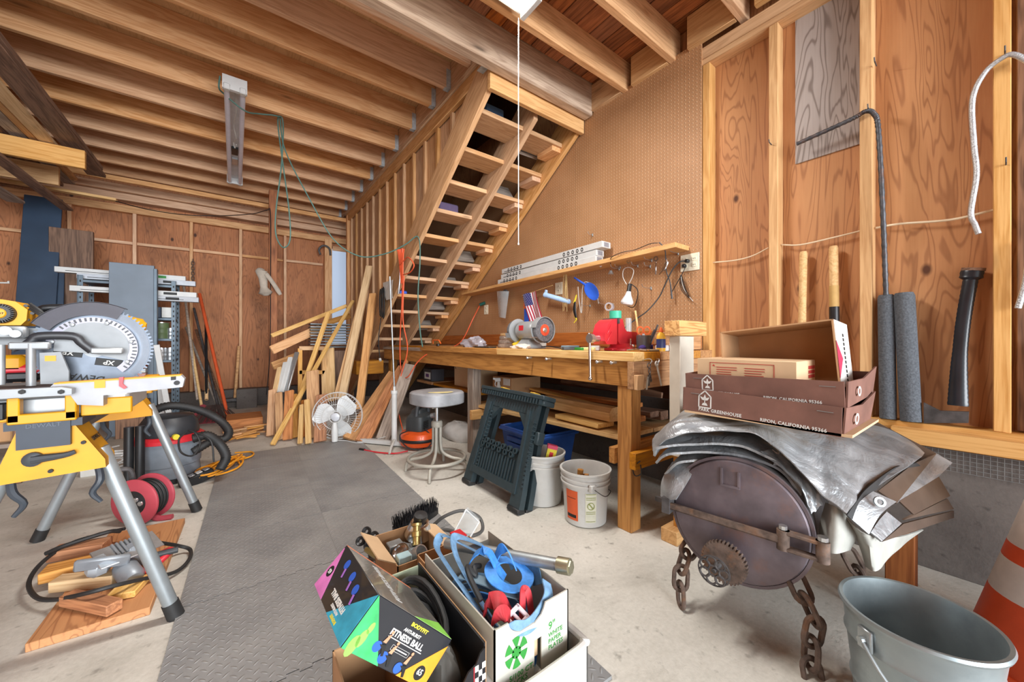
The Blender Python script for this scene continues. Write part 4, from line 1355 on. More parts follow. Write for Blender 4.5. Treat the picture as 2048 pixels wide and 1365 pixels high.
# cross panel with moulded fins and the storage tray
b = B()
b.box(-.20, .20, -.02, .012, .59, .665, Mh)
b.prism([(-.20, .50), (-.20, .595), (-.11, .595)], -.02, .012, Mh @ Matrix.Rotation(R(90), 4, 'X') @ Matrix.Diagonal((1, 1, -1, 1)))
b.prism([(.20, .50), (.20, .595), (.11, .595)], -.02, .012, Mh @ Matrix.Rotation(R(90), 4, 'X') @ Matrix.Diagonal((1, 1, -1, 1)))
b.done('upper_panel', SH, sw)
b = B().box(-.23, .23, -.02, .01, .13, .34, Mh)
b.box(-.24, .24, -.025, .03, .10, .15, Mh)
b.done('tray_panel', SH, sw)
b = B()
for k in range(13):
    b.box(-.2 + k * .032, -.19 + k * .032, .01, .022, .15, .29, Mh)
b.done('tray_fins', SH, sw, kind='stuff')
b = B()
for k in range(12):
    x = -.19 + k * .034
    zz = .315 + .03 * (k % 2)
    Mr = Mh @ Matrix.Translation((x, .02, zz)) @ Matrix.Rotation(R(90), 4, 'X')
    b.lathe([(.012, -.012), (.02, -.012), (.02, .012), (.012, .012)], Mr, 10, closed=True)
b.done('cable_hooks', SH, sw, kind='stuff')
for sg in (-1, 1):
    B().bbox(sg * .32 - .02, sg * .32 + .02, -.06, .0, .42, .50, .006, Mh).done('hinge_bracket', SH, sw)

# ================================================================ buckets
BKT = paint('bucket_white', '#c8c8c4', .4, 0, .05, 7, wear=('#a8a396', .25, 14))
def bucket(c, h, label, rims):
    t = thing('plastic_bucket', label, 'bucket', c, group='white plastic buckets by the bench')
    T = Matrix.Translation(c)
    prof = [(0, 0), (.112, 0), (.12, .006), (.132, h * .72)]
    for k in range(rims):
        z = h * .74 + k * h * .085
        prof += [(.132 + .003 * k, z), (.143, z + .002), (.145, z + .012), (.136 + .003 * k, z + .016)]
    prof += [(.14, h - .012), (.15, h - .01), (.15, h), (.138, h), (.133, h - .02), (.12, .05), (.108, .012), (0, .012)]
    B().lathe(prof, T, 40).done('shell', BKT, t)
    return t
b1 = bucket(V((1.655, 1.485, 0)), .305, 'front white bucket with orange warning label and wire handle', 3)
b2 = bucket(V((1.625, 1.83, 0)), .325, 'plain white nested bucket holding a yellow shaker box', 3)
def wrap_label(nm, c, r0, r1, z0, z1, a0, a1, mat, par):
    b = B().grid(lambda u, v: V((c[0] + (r0 + (r1 - r0) * v) * math.cos(a0 + (a1 - a0) * u), c[1] + (r0 + (r1 - r0) * v) * math.sin(a0 + (a1 - a0) * u), z0 + (z1 - z0) * v)), 8, 2)
    return b.done(nm, mat, par)
cb = V((1.655, 1.485, 0))
va = math.atan2(-.64, -.77)
wl1 = wrap_label('warning_label', cb, .1228, .1326, .035, .205, va - R(52), va - R(17), paint('label_orange', '#d65b2c', .5), b1)
wrap_label('label_bar', cb, .1243, .1252, .05, .068, va - R(50), va - R(22), INK, wl1)
wrap_label('label_bar', cb, .1305, .1307, .16, .163, va - R(48), va - R(22), INK, wl1)
lab2 = wrap_label('printed_notice', cb, .1228, .1326, .035, .2, va + R(2), va + R(30), paint('notice_white', '#d8d8c4', .6), b1)
GRN = paint('notice_green', '#8b9448', .6)
for z in (.04, .085, .095, .165, .175, .195):
    wrap_label('notice_line', cb, .1222 + z * .059, .1225 + z * .059, z, z + .003, va + R(4), va + R(28), GRN, lab2)
nz = V((math.cos(va + R(16)), math.sin(va + R(16)), 0))
Mr = frame2(cb + nz * .1305 + V((0, 0, .13)), (nz.y * -1, nz.x, 0), (0, 0, 1))
b = B().lathe([(.017, 0), (.0205, 0), (.0205, .0008), (.017, .0008)], Mr, 20, closed=True).box(-.003, .003, -.018, .018, 0, .0008, Mr @ Matrix.Rotation(R(40), 4, 'Z'))
b.done('prohibition_sign', GRN, lab2)
pa_ = cb + V((math.cos(va + R(18)), math.sin(va + R(18)), 0)) * .146 + V((0, 0, .235))
tube('handle', [pa_, pa_ + V((.03, -.06, -.03)), cb + V((.1, -.105, .17)), cb + V((.135, -.06, .16))], .0028, IRON, b1, 6, sm=5)
B().bbox(-.02, .02, -.012, .012, -.02, .02, .004, Matrix.Translation(pa_)).done('handle_ear', BKT, b1)
for k, (dx, dy, lab) in enumerate(((-.03, .03, 'thick wooden tool handle sticking up in the front bucket'), (.0, -.015, 'short wooden handle leaning in the front bucket'))):
    B().tube([cb + V((dx, dy, .05)), cb + V((dx + .01, dy - .01 + .03 * k, .26 + .03 * (1 - k)))], [.014, .018], 10).done('hammer_handle', W_BENCH, label=lab, cat='handle', group='wooden handles in the front bucket')
by = thing('shaker_box', 'yellow and red shaker box standing in the rear bucket', 'box', V((1.6, 1.80, .16)))
Mb = Matrix.Translation((1.60, 1.79, .14)) @ Matrix.Rotation(R(-35), 4, 'Z') @ Matrix.Rotation(R(14), 4, 'Y')
B().bbox(-.03, .03, -.018, .018, 0, .24, .003, Mb).done('box_body', paint('grey_card', '#9a9a9a', .6), by)
B().box(-.031, .031, -.0195, -.0185, .11, .235, Mb).done('printed_front', INKY, by)
B().box(-.012, .012, -.0205, -.0197, .13, .2, Mb).done('red_emblem', RED, by)
B().box(-.032, .032, -.02, .02, .22, .243, Mb).done('pink_lid', paint('pink_card', '#d24a68', .6), by)

# ================================================================ blue storage tote
tt = thing('storage_tote', 'deep blue plastic storage tote under the bench', 'storage bin', (1.95, 2.26, 0))
BT = paint('tote_blue', '#2b58a8', .35, 0, .06)
def frust(b, x0, x1, y0, y1, z0, z1, i):
    vs = [(x0 + i, y0 + i, z0), (x1 - i, y0 + i, z0), (x1 - i, y1 - i, z0), (x0 + i, y1 - i, z0), (x0, y0, z1), (x1, y0, z1), (x1, y1, z1), (x0, y1, z1)]
    return b.add(vs, [(3, 2, 1, 0), (0, 1, 5, 4), (1, 2, 6, 5), (2, 3, 7, 6), (3, 0, 4, 7)])
b = frust(B(), 1.77, 2.15, 2.03, 2.5, 0, .34, .04)
b.done('bin', BT, tt)
b = B()
for z, o_ in ((.335, .02), (.35, .012)):
    b.bbox(1.77 - o_, 2.15 + o_, 2.03 - o_, 2.03 + .01, z - .012, z + .008, .004).bbox(1.77 - o_, 2.15 + o_, 2.49, 2.5 + o_, z - .012, z + .008, .004).bbox(1.77 - o_, 1.78, 2.03, 2.5, z - .012, z + .008, .004).bbox(2.14, 2.15 + o_, 2.03, 2.5, z - .012, z + .008, .004)
b.done('rim', BT, tt)
b = B()
for k in range(2):
    b.bbox(1.76, 1.775, 2.12, 2.42, .2 + k * .05, .24 + k * .05, .004)
b.done('side_grip', BT, tt)
tk = B().grid(lambda u, v: V((1.79 + u * .34, 2.05 + v * .43, .27 + .02 * math.sin(u * 9) * math.cos(v * 7))), 14, 14).done('contents_cloth', BLACKR, label='dark cloth bundled inside the blue tote', cat='cloth')

# ================================================================ pancake compressor
pc_ = V((1.475, 3.50, 0))
cp = thing('air_compressor', 'orange pancake air compressor with black motor cover', 'air compressor', pc_)
T = Matrix.Translation(pc_)
ORT = paint('compressor_orange', '#e0571f', .35, .1, .05, coat=.3)
B().lathe([(0, .02), (.15, .02), (.185, .035), (.195, .07), (.195, .11), (.18, .15), (.13, .175), (0, .18)], T, 36).done('tank', ORT, cp)
B().lathe([(.1965, .075), (.199, .08), (.199, .1), (.1965, .105)], T, 36).done('weld_band', BLACKP, cp)
for a in (30, 150, 270):
    d = V((math.cos(R(a)), math.sin(R(a)), 0)) * .13
    B().cyl(pc_ + d, pc_ + d + V((0, 0, .03)), .02, 10).done('rubber_foot', BLACKR, cp)
Mk = T @ Matrix.Rotation(R(35), 4, 'Z')
b = loft(B(), [[Mk @ V((x * s, y * s * .8 + o_, z)) for x, y in rsq(.13, 4, 24)] for s, z, o_ in ((1, .175, 0), (1, .27, 0), (.92, .31, 0), (.6, .34, .01), (.55, .37, .01), (.3, .385, .01))])
b.done('motor_cover', paint('motor_black', '#34383a', .5), cp)
b = B()
for k in range(5):
    b.box(-.10, -.02, -.112, -.102, .20 + k * .016, .207 + k * .016, Mk)
b.done('vent_slots', INK, cp, kind='stuff')
tube('carry_handle', [Mk @ V((-.1, -.02, .27)), Mk @ V((-.07, -.02, .40)), Mk @ V((.02, -.02, .42)), Mk @ V((.11, -.02, .38)), Mk @ V((.13, -.02, .3))], .02, DKGREY, cp, 10, sm=5)
B().cyl(Mk @ V((.05, -.1, .30)), Mk @ V((.05, -.14, .31)), .025, 14).done('gauge', ALU, cp)
tube('power_cord', [pc_ + V((-.15, -.1, .2)), pc_ + V((-.22, -.05, .15)), pc_ + V((-.19, -.16, .06)), pc_ + V((-.05, -.23, .03)), pc_ + V((.05, -.19, .1)), pc_ + V((.0, -.13, .2))], .006, BLACKR, cp, 8, sm=6)
tube('drain_hose', [pc_ + V((-.18, -.15, .02)), pc_ + V((-.3, -.12, .012)), pc_ + V((-.42, .02, .012)), (1.0, 3.62, .014), (.98, 3.66, .014)], .007, RED, cp, 8, sm=5)
B().cyl((.985, 3.65, .014), (.955, 3.70, .014), .013, 10).done('hose_coupler', BLACKP, cp)
blob('cement_sack', (1.95, 3.55, 0), .16, .28, .12, .05, paint('sack_white', '#c9c9c6', .8), 6, label='slumped white sack behind the compressor', cat='sack')

# ================================================================ fan
fc = V((.86, 4.21, .262))
fn = thing('electric_fan', 'white round electric fan head standing on the floor', 'fan', V((.84, 4.19, 0)))
fd = V((-.45, -.88, .12)).normalized()
Mf = frame2(fc, V((fd.y, -fd.x, 0)) * -1, (0, 0, 1))
if (Mf.to_3x3() @ V((0, 0, 1))).dot(fd) < 0:
    Mf = frame2(fc, V((fd.y, -fd.x, 0)), (0, 0, 1))
b = B()
for r, z in ((.245, 0), (.247, -.03), (.20, .045), (.13, .06), (.06, .066)):
    b.lathe([(r + .003 * math.cos(q), z + .003 * math.sin(q)) for q in [k * math.pi / 3 for k in range(6)]], Mf, 40, closed=True)
for k in range(48):
    a = 2 * math.pi * k / 48
    c, s_ = math.cos(a), math.sin(a)
    b.tube([Mf @ V((r * c, r * s_, z)) for r, z in ((.05, .066), (.13, .061), (.2, .046), (.245, .0))], .0013, 4, caps=False)
    b.tube([Mf @ V((r * c, r * s_, z)) for r, z in ((.247, -.03), (.2, -.08), (.07, -.10))], .0013, 4, caps=False)
b.done('cage', WHITE, fn)
B().lathe([(0, .074), (.03, .072), (.042, .066), (.042, .058), (0, .058)], Mf, 20).done('badge', paint('badge_grey', '#c9ccd2', .3), fn)
for k in range(3):
    a = R(120 * k + 40)
    Mbk = Mf @ Matrix.Rotation(a, 4, 'Z')
    B().sheet(lambda u, v: Mbk @ V(((.04 + .175 * u), (v - .5) * (.08 + .13 * math.sin(u * 2.6)) + .03 * u, .01 + (v - .5) * .05 * (1 - .4 * u))), 8, 6, .003).done('blade', paint('blade_white', '#d6d9da', .3), fn)
B().lathe([(0, .045), (.03, .04), (.034, -.01), (0, -.01)], Mf, 18).done('hub', WHITE, fn)
B().lathe([(0, -.2), (.05, -.19), (.07, -.15), (.07, -.1), (0, -.1)], Mf, 20).done('motor', WHITE, fn)
q = fc + fd * .085
b = B().tube([q + V((0, 0, -.06)), q + V((0, 0, -.15)), q + V((0, 0, -.255))], [.02, .034, .03], 12)
b.done('neck', WHITE, fn)
tube('power_cord', [q + V((0, .02, -.25)), q + V((.1, -.05, -.255)), (1.0, 3.95, .012), (1.12, 3.92, .02), (1.25, 3.85, .06)], .004, WHITE, fn, 6, sm=6)

# ================================================================ white post stand with chrome rod
ps = thing('roller_stand', 'white steel stand with a thin chrome rod rising from it', 'stand', (1.25, 3.6, 0))
B().cyl((1.26, 3.62, .02), (1.26, 3.62, .53), .027, 14).cyl((1.26, 3.62, .53), (1.26, 3.62, .56), .033, 14).cyl((1.26, 3.62, .56), (1.26, 3.62, .60), .012, 10).done('tube', WHITE, ps)
B().cyl((1.262, 3.625, .60), (1.23, 3.66, 1.69), .008, 10).done('chrome_rod', GALV, ps)
board('base_bar', (1.02, 4.0, .03), (1.45, 3.42, .03), .05, .04, WHITE, ps)
tube('foot_lever', [(1.25, 3.58, .08), (1.17, 3.45, .05), (1.14, 3.40, .012)], .012, OFFW, ps, 8)

# ================================================================ leaning lumber by the partition
LP = 'lumber leaning and stacked beside the stairs'
def stick(pb, kb, pt, kt, w, t, m, label, nm='leaning_board', up=(.6, .8, 0), bev=.003):
    return board(nm, at(*pb, **kb), at(*pt, **kt), w, t, m, up=up, bev=bev, label=label, cat='lumber', group=LP)
stick((545, 890), dict(Z=.02), (706, 602), dict(Y=5.6), .045, .025, W_PINE, 'long slim pale stick slanting across the lumber pile')
stick((574, 868), dict(Z=.02), (657, 626), dict(Y=5.3), .05, .03, W_PINE, 'second slim stick rising steeply behind the slanting one')
stick((543, 672), dict(Y=5.4), (693, 612), dict(Y=5.75), .05, .025, W_PINE, 'nearly level narrow strip above the lumber pile', up=(0, 1, 0))
stick((543, 701), dict(Y=5.5), (640, 657), dict(Y=5.8), .11, .03, W_JOIST, 'sloping wide board below the nearly level strip', up=(0, 1, 0))
stick((545, 733), dict(Y=5.55), (598, 711), dict(Y=5.7), .10, .03, W_MIX, 'short sloping board end below the wide one', up=(0, 1, 0))
stick((648, 648), dict(Y=5.9), (700, 632), dict(Y=6.0), .08, .03, W_MIX, 'small tilted board behind the grey metal sheets', up=(0, 1, 0))
stick((683, 800), dict(Y=4.9), (739, 533), dict(Y=5.3), .09, .04, W_PINE, 'tall pale two-by-four leaning on the batten wall')
stick((672, 800), dict(Y=5.0), (735, 548), dict(Y=5.33), .06, .04, W_STUD, 'tall thinner stud behind the pale two-by-four')
stick((718, 820), dict(Y=4.6), (746, 588), dict(Y=5.2), .09, .04, W_MIX, 'weathered upright stud next to the coiled black cord')
stick((700, 880), dict(Z=.02), (790, 748), dict(Y=4.6), .16, .04, W_BENCH, 'broad yellow plank leaning low against the bench end')
stick((722, 884), dict(Z=.02), (806, 735), dict(Y=4.5), .12, .035, W_RED, 'reddish plank behind the broad yellow one')
stick((735, 884), dict(Z=.02), (822, 705), dict(Y=4.55), .05, .03, W_RED, 'narrow reddish strip standing taller than its neighbours')
stick((765, 880), dict(Z=.02), (820, 730), dict(Y=4.3), .14, .03, W_GREY, 'greenish grey plank at the end of the leaning row')
for k, (x, yb_, yt, w, m, lb) in enumerate((
    (658, 800, 698, .17, W_PINE, 'wide pale upright board at the back of the scrap pile'),
    (640, 880, 790, .12, W_RED, 'upright reddish offcut behind the fan'),
    (628, 872, 742, .13, W_MIX, 'upright tan offcut beside the wide pale board'),
    (607, 870, 800, .09, W_RED, 'dark red short board in the scrap pile'),
    (590, 872, 790, .08, W_MIX, 'short tan board near the slim sticks'),
    (575, 876, 782, .09, W_RED, 'short cedar board at the front of the scrap pile'),
    (560, 876, 786, .07, W_MIX, 'narrow short board at the front of the scrap pile'),
    (541, 868, 780, .08, W_JOIST, 'short flat board under the tall reddish post'),
    (617, 884, 800, .05, W_PINE, 'thin pale strip standing in the scrap pile'),
    (600, 884, 810, .04, W_PINE, 'thinner pale strip leaning in the scrap pile'))):
    p = at(x, yb_ + 4, Z=0.02) if yb_ > 840 else at(x, yb_ + 4, Y=5.2)
    q = at(x + (4 if k % 2 else -3), yt, Y=p.y + .22)
    board('scrap_board', p, q, w, .03, m, up=(.6, .8, 0), label=lb, cat='lumber', group=LP)
for k, (x, m) in enumerate(((549, W_PINE), (557, WHITE), (563, WHITE), (572, ALU))):
    board('trim_stick', at(x, 785, Y=5.0), at(x + 10 + 4 * k, 735 - 10 * k, Y=5.2), .05, .02, m, up=(.6, .8, 0), label=('pale wood stick among the white trim pieces', 'white trim stick next to the pale wood one', 'second white trim stick in the scrap pile', 'silver metal strip beside the white trim')[k], cat='trim', group=LP)
cr = thing('wooden_crate', 'small open wooden crate frame in the lumber pile', 'crate', at(606, 745, Y=5.3))
for a_, b_, w in (((598, 697), (650, 697), .05), ((598, 745), (650, 745), .05), ((600, 697), (600, 790), .05), ((648, 697), (648, 790), .05)):
    board('frame_board', at(*a_, Y=5.35), at(*b_, Y=5.35), w, .03, W_STUD, cr, up=(0, 1, 0))
    board('frame_board', at(*a_, Y=5.6), at(*b_, Y=5.6), w, .03, W_STUD, cr, up=(0, 1, 0))
for k in range(9):
    z = 1.05 - (652 + k * 5.2 - 682.5) / 739 * 5.6
    board('metal_sheet', (.82, 5.75, z), (1.32, 5.72, z), .3, .018, paint('sheet_grey_%d' % k, ('#6f7274', '#838688', '#5f6466')[k % 3], .5, .4), label=('topmost' if k == 0 else 'lowest' if k == 8 else ('second', 'third', 'fourth', 'fifth', 'sixth', 'seventh', 'eighth')[k - 1]) + ' grey metal sheet in the stack behind the lumber', cat='metal sheet', group='stacked grey metal sheets')
abox('sheet_trestle', .95, 1.30, 5.62, 5.85, 0, .915, W_DARK, label='dark wooden trestle carrying the stacked metal sheets', cat='trestle', axis='z')
tube('bench_end_post', [at(795, 760, X=1.62), at(795, 760, X=1.62) + V((0, 0, .01))], .01, W_BENCH, wbn)
abox('stub_shelf', 1.30, 1.66, 5.2, 5.6, .60, .78, W_BENCH, label='small boxed timber shelf end below the bench top', cat='shelf', axis='x')
abox('stub_post', 1.34, 1.42, 5.25, 5.33, 0, .60, W_BENCH, label='short timber leg under the boxed shelf end', cat='wood block')

# kindling on the floor
random.seed(21)
for k in range(14):
    p = V((.09 + random.uniform(-.12, .12), 4.95 + random.uniform(-.15, .15), .02 + .018 * (k // 3)))
    a = random.uniform(-.6, .6)
    board('kindling_stick', p - V((.11 * math.cos(a), .11 * math.sin(a), 0)), p + V((.11 * math.cos(a), .11 * math.sin(a), random.uniform(0, .02))), .03, .016, W_MIX, label='split kindling stick in the small heap by the wall', cat='kindling', group='kindling heap', bev=.002)
abox('low_box', -.08, .26, 5.15, 5.6, 0, .17, W_RED, label='low reddish wooden box behind the kindling', cat='box', axis='x')
# ================================================================ barrel smoker on chain legs
fx = V((-.989, -.148, 0)).normalized()          # face normal, towards the photographer
ax = -fx
bc = V((1.442, .583, .40))
RB = .215
STL = paint('heat_blued_steel', '#746a70', .5, .5, .22, 7, .15, wear=('#8b6450', .55, 5))
sk = thing('barrel_smoker', 'rusty round barrel smoker standing on heavy chain legs', 'smoker', V((1.62, .6, 0)))
Mb = frame2(bc, V((ax.y, -ax.x, 0)), (0, 0, 1))   # local x: to the viewer's right, y up, z towards viewer
if (Mb.to_3x3() @ V((0, 0, 1))).dot(fx) < 0:
    Mb = frame2(bc, V((-ax.y, ax.x, 0)), (0, 0, 1))
B().lathe([(RB + .006, -.62), (RB + .006, -.012), (RB - .004, -.012), (RB - .004, -.62)], Mb, 56, closed=True).lathe([(0, -.62), (RB, -.62)], Mb, 40).done('drum', IRON, sk)
b = B().lathe([(0, .004), (RB - .02, .004), (RB - .004, .0), (RB, -.006), (RB, -.02), (0, -.02)], Mb, 56)
b.lathe([(RB + .002, -.02), (RB + .012, -.02), (RB + .012, -.008), (RB + .002, -.008)], Mb, 56, closed=True)
b.done('lid', STL, sk)
Mw = Mb @ Matrix.Translation((-.01, .155, .004))
b = B().box(-.035, -.028, -.03, .03, 0, .006, Mw).box(.02, .027, -.03, .025, 0, .006, Mw).box(-.035, .027, -.036, -.028, 0, .006, Mw)
b.done('weld_bracket', STL, sk)
lb = B().box(-.235, .14, -.012, .012, .03, .042, Mb).box(-.235, .14, -.012, -.008, .012, .042, Mb).done('latch_bar', RUST, sk)
B().box(-.245, -.215, -.03, .03, -.005, .05, Mb).box(-.30, -.22, -.022, -.004, -.03, -.015, Mb).box(-.245, -.225, -.035, .035, -.06, 0, Mb).done('latch_catch', IRON, sk)
hb = B()
for x in (.145, .245):
    hb.lathe([(0, -.032), (.018, -.032), (.018, .032), (0, .032)], Mb @ Matrix.Translation((x, -.0, .028)) @ Matrix.Rotation(R(90), 4, 'X'), 16)
for y in (-.026, .026):
    hb.box(.135, .255, y - .006, y + .006, .014, .042, Mb, bev=.003)
hb.done('hinge', RUST, sk)
b = B().cyl(Mb @ V((.145, .034, .028)), Mb @ V((.145, .046, .028)), .012, 8).cyl(Mb @ V((.245, .034, .028)), Mb @ V((.245, .046, .028)), .014, 8)
b.done('hinge_bolts', STEEL, sk)
# draught damper: pipe stub, toothed ring and wheel handle
gc = (-.02, -.13)
Mg = Mb @ Matrix.Translation((gc[0], gc[1], .0))
B().lathe([(.045, .0), (.045, .065), (0, .065)], Mg, 24).done('damper_pipe', STL, sk)
teeth = []
for k in range(36):
    a = 2 * math.pi * k / 36
    for da, r in ((-.06, .066), (-.035, .073), (.035, .073), (.06, .066)):
        teeth.append((r * math.cos(a + da), r * math.sin(a + da)))
B().prism(teeth, .05, .07, Mg).done('toothed_ring', RUST, sk)
wh = B()
for k in range(7):
    a = 2 * math.pi * k / 7
    cx, cy = .032 * math.cos(a), .032 * math.sin(a)
    wh.lathe([(.0155 + .0035 * math.cos(q), .0035 * math.sin(q)) for q in [j * math.pi / 4 for j in range(8)]], Mg @ Matrix.Translation((-.02 + cx, -.02 + cy, .105)), 16, closed=True)
wh.lathe([(.0515, -.003), (.0515, .003), (.0485, .003), (.0485, -.003)], Mg @ Matrix.Translation((-.02, -.02, .105)), 28, closed=True)
wh.cyl(Mg @ V((-.01, -.01, .065)), Mg @ V((-.02, -.02, .11)), .008, 10)
wh.done('wheel_handle', IRON, sk)

def link(b, c, d, side, L=.088, W=.052, r=.0085):
    """one oval chain link: centre c, long direction d, plane spanned with 'side'"""
    d = V(d).normalized()
    s_ = (V(side) - d * V(side).dot(d)).normalized()
    pts = []
    h = (L - W) / 2
    for k in range(9):
        a = -math.pi / 2 + math.pi * k / 8
        pts.append(V(c) + d * (h + (W / 2) * math.cos(a)) + s_ * (W / 2) * math.sin(a))
    for k in range(9):
        a = math.pi / 2 + math.pi * k / 8
        pts.append(V(c) + d * (-h + (W / 2) * math.cos(a)) + s_ * (W / 2) * math.sin(a))
    return b.tube(pts, r, 8, closed=True)
def chain_leg(pts, par):
    for k in range(len(pts) - 1):
        a, c = V(pts[k]), V(pts[k + 1])
        d = c - a
        b = link(B(), (a + c) / 2, d, (.75, -.65, 0) if k % 2 == 0 else (.6, .75, .2), L=d.length + .030)
        b.done('chain_link', RUST, par)
def lerp_pts(ps, n):
    ps = [V(p) for p in ps]
    out = []
    tot = [0]
    for i in range(1, len(ps)):
        tot.append(tot[-1] + (ps[i] - ps[i - 1]).length)
    for k in range(n + 1):
        s_ = tot[-1] * k / n
        for i in range(1, len(ps)):
            if s_ <= tot[i] + 1e-9:
                f = (s_ - tot[i - 1]) / (tot[i] - tot[i - 1])
                out.append(ps[i - 1].lerp(ps[i], f))
                break
    return out
chain_leg(lerp_pts([at(1388, 1085, D=1.50), at(1375, 1100, D=1.48), at(1360, 1148, D=1.47), at(1362, 1208, D=1.455)], 4), sk)
chain_leg(lerp_pts([at(1588, 1150, D=1.24), at(1608, 1195, D=1.2), at(1632, 1240, D=1.17), at(1618, 1310, D=1.17), at(1630, 1380, D=1.14)], 5), sk)
chain_leg(lerp_pts([V((1.95, .78, .2)), V((1.96, .83, .1)), V((1.96, .83, .01))], 3), sk)
chain_leg(lerp_pts([V((1.98, .38, .2)), V((1.98, .33, .1)), V((1.98, .33, .01))], 3), sk)
abox('floor_two_by_four', 1.80, 2.25, 1.00, 1.09, 0, .07, W_STUD, label='short two-by-four on the floor beside the bench post', cat='lumber', axis='x')
0 and abox('plywood_sheet', 1.60, 2.45, -.1, .8, .0, .018, P_BACK, label='stained plywood sheet on the floor under the smoker', cat='plywood', axis='y')
abox('stub_post', 2.02, 2.10, .20, .28, .018, .33, W_POST, label='short reddish post standing behind the smoker', cat='lumber')

# ================================================================ silver tarp, folded over the smoker
def tarp_mat():
    m, t, s = nt('silver_tarp')
    n = noise(t, coords(t), 7.0, 4, 0.6, 1.2)
    n2 = noise(t, coords(t, (1, 1, 1)), 34.0, 3, 0.6, 1.5)
    r = ramp(t, [(0.3, lin('#85898c')), (0.7, lin('#b3b7ba'))])
    t.links.new(n, r.inputs[0])
    t.links.new(r.outputs[0], s.inputs['Base Color'])
    s.inputs['Metallic'].default_value = 0.45
    s.inputs['Roughness'].default_value = 0.36
    bump(t, s, math_(t, 'MULTIPLY_ADD', n2, 0.12, n), 0.6, 0.02)
    return m
TARP = tarp_mat()
TARPB = paint('brown_tarp_side', '#54453a', .42, 0, .15, 8, .2)
CANV = paint('white_canvas', '#adada5', .75, 0, .1, 9, .3)
tp_ = thing('folded_tarp', 'heavy silver tarpaulin folded in layers over the smoker', 'tarp', V((1.6, .5, .62)))
def bic(G, u, v):
    n, m = len(G) - 1, len(G[0]) - 1
    def cr(p, t):
        k = min(int(t), len(p) - 2)
        f = t - k
        p0 = p[k - 1] if k > 0 else p[0] * 2 - p[1]
        p3 = p[k + 2] if k + 2 < len(p) else p[-1] * 2 - p[-2]
        return .5 * ((2 * p[k]) + (p[k + 1] - p0) * f + (2 * p0 - 5 * p[k] + 4 * p[k + 1] - p3) * f * f + (3 * p[k] - p0 - 3 * p[k + 1] + p3) * f ** 3)
    return cr([cr(row, u * m) for row in G], v * n)
def PG(rows):
    return [[at(x, y, D=t) for x, y, t in r] for r in rows]
wrk = random.Random(4)
ph = [wrk.uniform(0, 6.28) for _ in range(8)]
def crease(p, u, v, a):
    n = abs(math.sin(9 * u + 5 * v + ph[0])) + .6 * abs(math.sin(17 * v - 9 * u + ph[1])) + .5 * abs(math.sin(23 * u + 6 * v + ph[2]))
    return p + V((-.3, -.2, .9)) * (n - 1.1) * a
G = PG([
    [(1306, 905, 1.50), (1345, 874, 1.43), (1420, 866, 1.38), (1510, 868, 1.30), (1580, 925, 1.24), (1640, 985, 1.18), (1693, 1030, 1.13)],
    [(1306, 880, 1.53), (1350, 848, 1.47), (1430, 846, 1.42), (1520, 852, 1.36), (1600, 900, 1.29), (1665, 952, 1.22), (1715, 1003, 1.17)],
    [(1318, 866, 1.57), (1375, 834, 1.53), (1450, 836, 1.49), (1540, 846, 1.43), (1620, 886, 1.35), (1690, 928, 1.28), (1752, 975, 1.22)],
    [(1360, 830, 1.72), (1400, 820, 1.70), (1480, 822, 1.66), (1570, 834, 1.58), (1670, 864, 1.48), (1760, 893, 1.4), (1832, 925, 1.32)],
    [(1380, 815, 1.95), (1430, 808, 1.95), (1520, 812, 1.90), (1620, 822, 1.82), (1700, 840, 1.72), (1790, 868, 1.62), (1850, 905, 1.5)]])
B().sheet(lambda u, v: crease(bic(G, u, v), u, v, .009), 72, 40, .004).done('top_layer', TARP, tp_, ang=70)
# folded layers showing along the near side
fold_rows = [
    [(1308, 908, 1.50), (1318, 890, 1.46), (1400, 884, 1.41), (1480, 886, 1.36), (1545, 915, 1.30), (1550, 925, 1.30)],
    [(1312, 922, 1.51), (1335, 904, 1.46), (1400, 900, 1.42), (1490, 908, 1.36), (1560, 935, 1.29), (1600, 985, 1.25)],
    [(1330, 945, 1.52), (1360, 920, 1.46), (1420, 916, 1.42), (1500, 925, 1.36), (1560, 950, 1.30), (1612, 1020, 1.22)]]
for k, row in enumerate(fold_rows):
    def fn(u, v, row=row, k=k):
        G1 = [[at(x, y, D=t) for x, y, t in row]]
        p = bic([G1[0], G1[0]], u, 0)
        back = V((.5, .12, .015)) * v
        lip = V((.03, .0, -.028)) * (1 - min(1, v * 9)) * 0
        edge = V((0, 0, -.012)) * math.cos(min(v * 14, math.pi / 2)) * 1
        return crease(p + back + edge, u * .8 + k, v, .0045)
    B().sheet(fn, 44, 18, .009).done('fold_layer', TARP, tp_, ang=70)
# near drooping corner
G2 = PG([[(1520, 905, 1.33), (1560, 935, 1.28), (1600, 975, 1.23), (1622, 1030, 1.2)], [(1545, 900, 1.33), (1590, 935, 1.28), (1630, 975, 1.23), (1645, 1010, 1.2)]])
B().sheet(lambda u, v: crease(bic(G2, u, v), u, v, .006), 24, 10, .006).done('corner_flap', TARP, tp_, ang=70)
# left hanging white and silver ends
G3 = PG([[(1345, 925, 1.53), (1325, 960, 1.52), (1322, 993, 1.51)], [(1380, 925, 1.47), (1345, 965, 1.46), (1335, 1000, 1.46)], [(1395, 928, 1.44), (1372, 970, 1.43), (1352, 1000, 1.43)]])
B().sheet(lambda u, v: bic(G3, u, v), 10, 12, .005).done('hanging_end', TARP, tp_, ang=70)
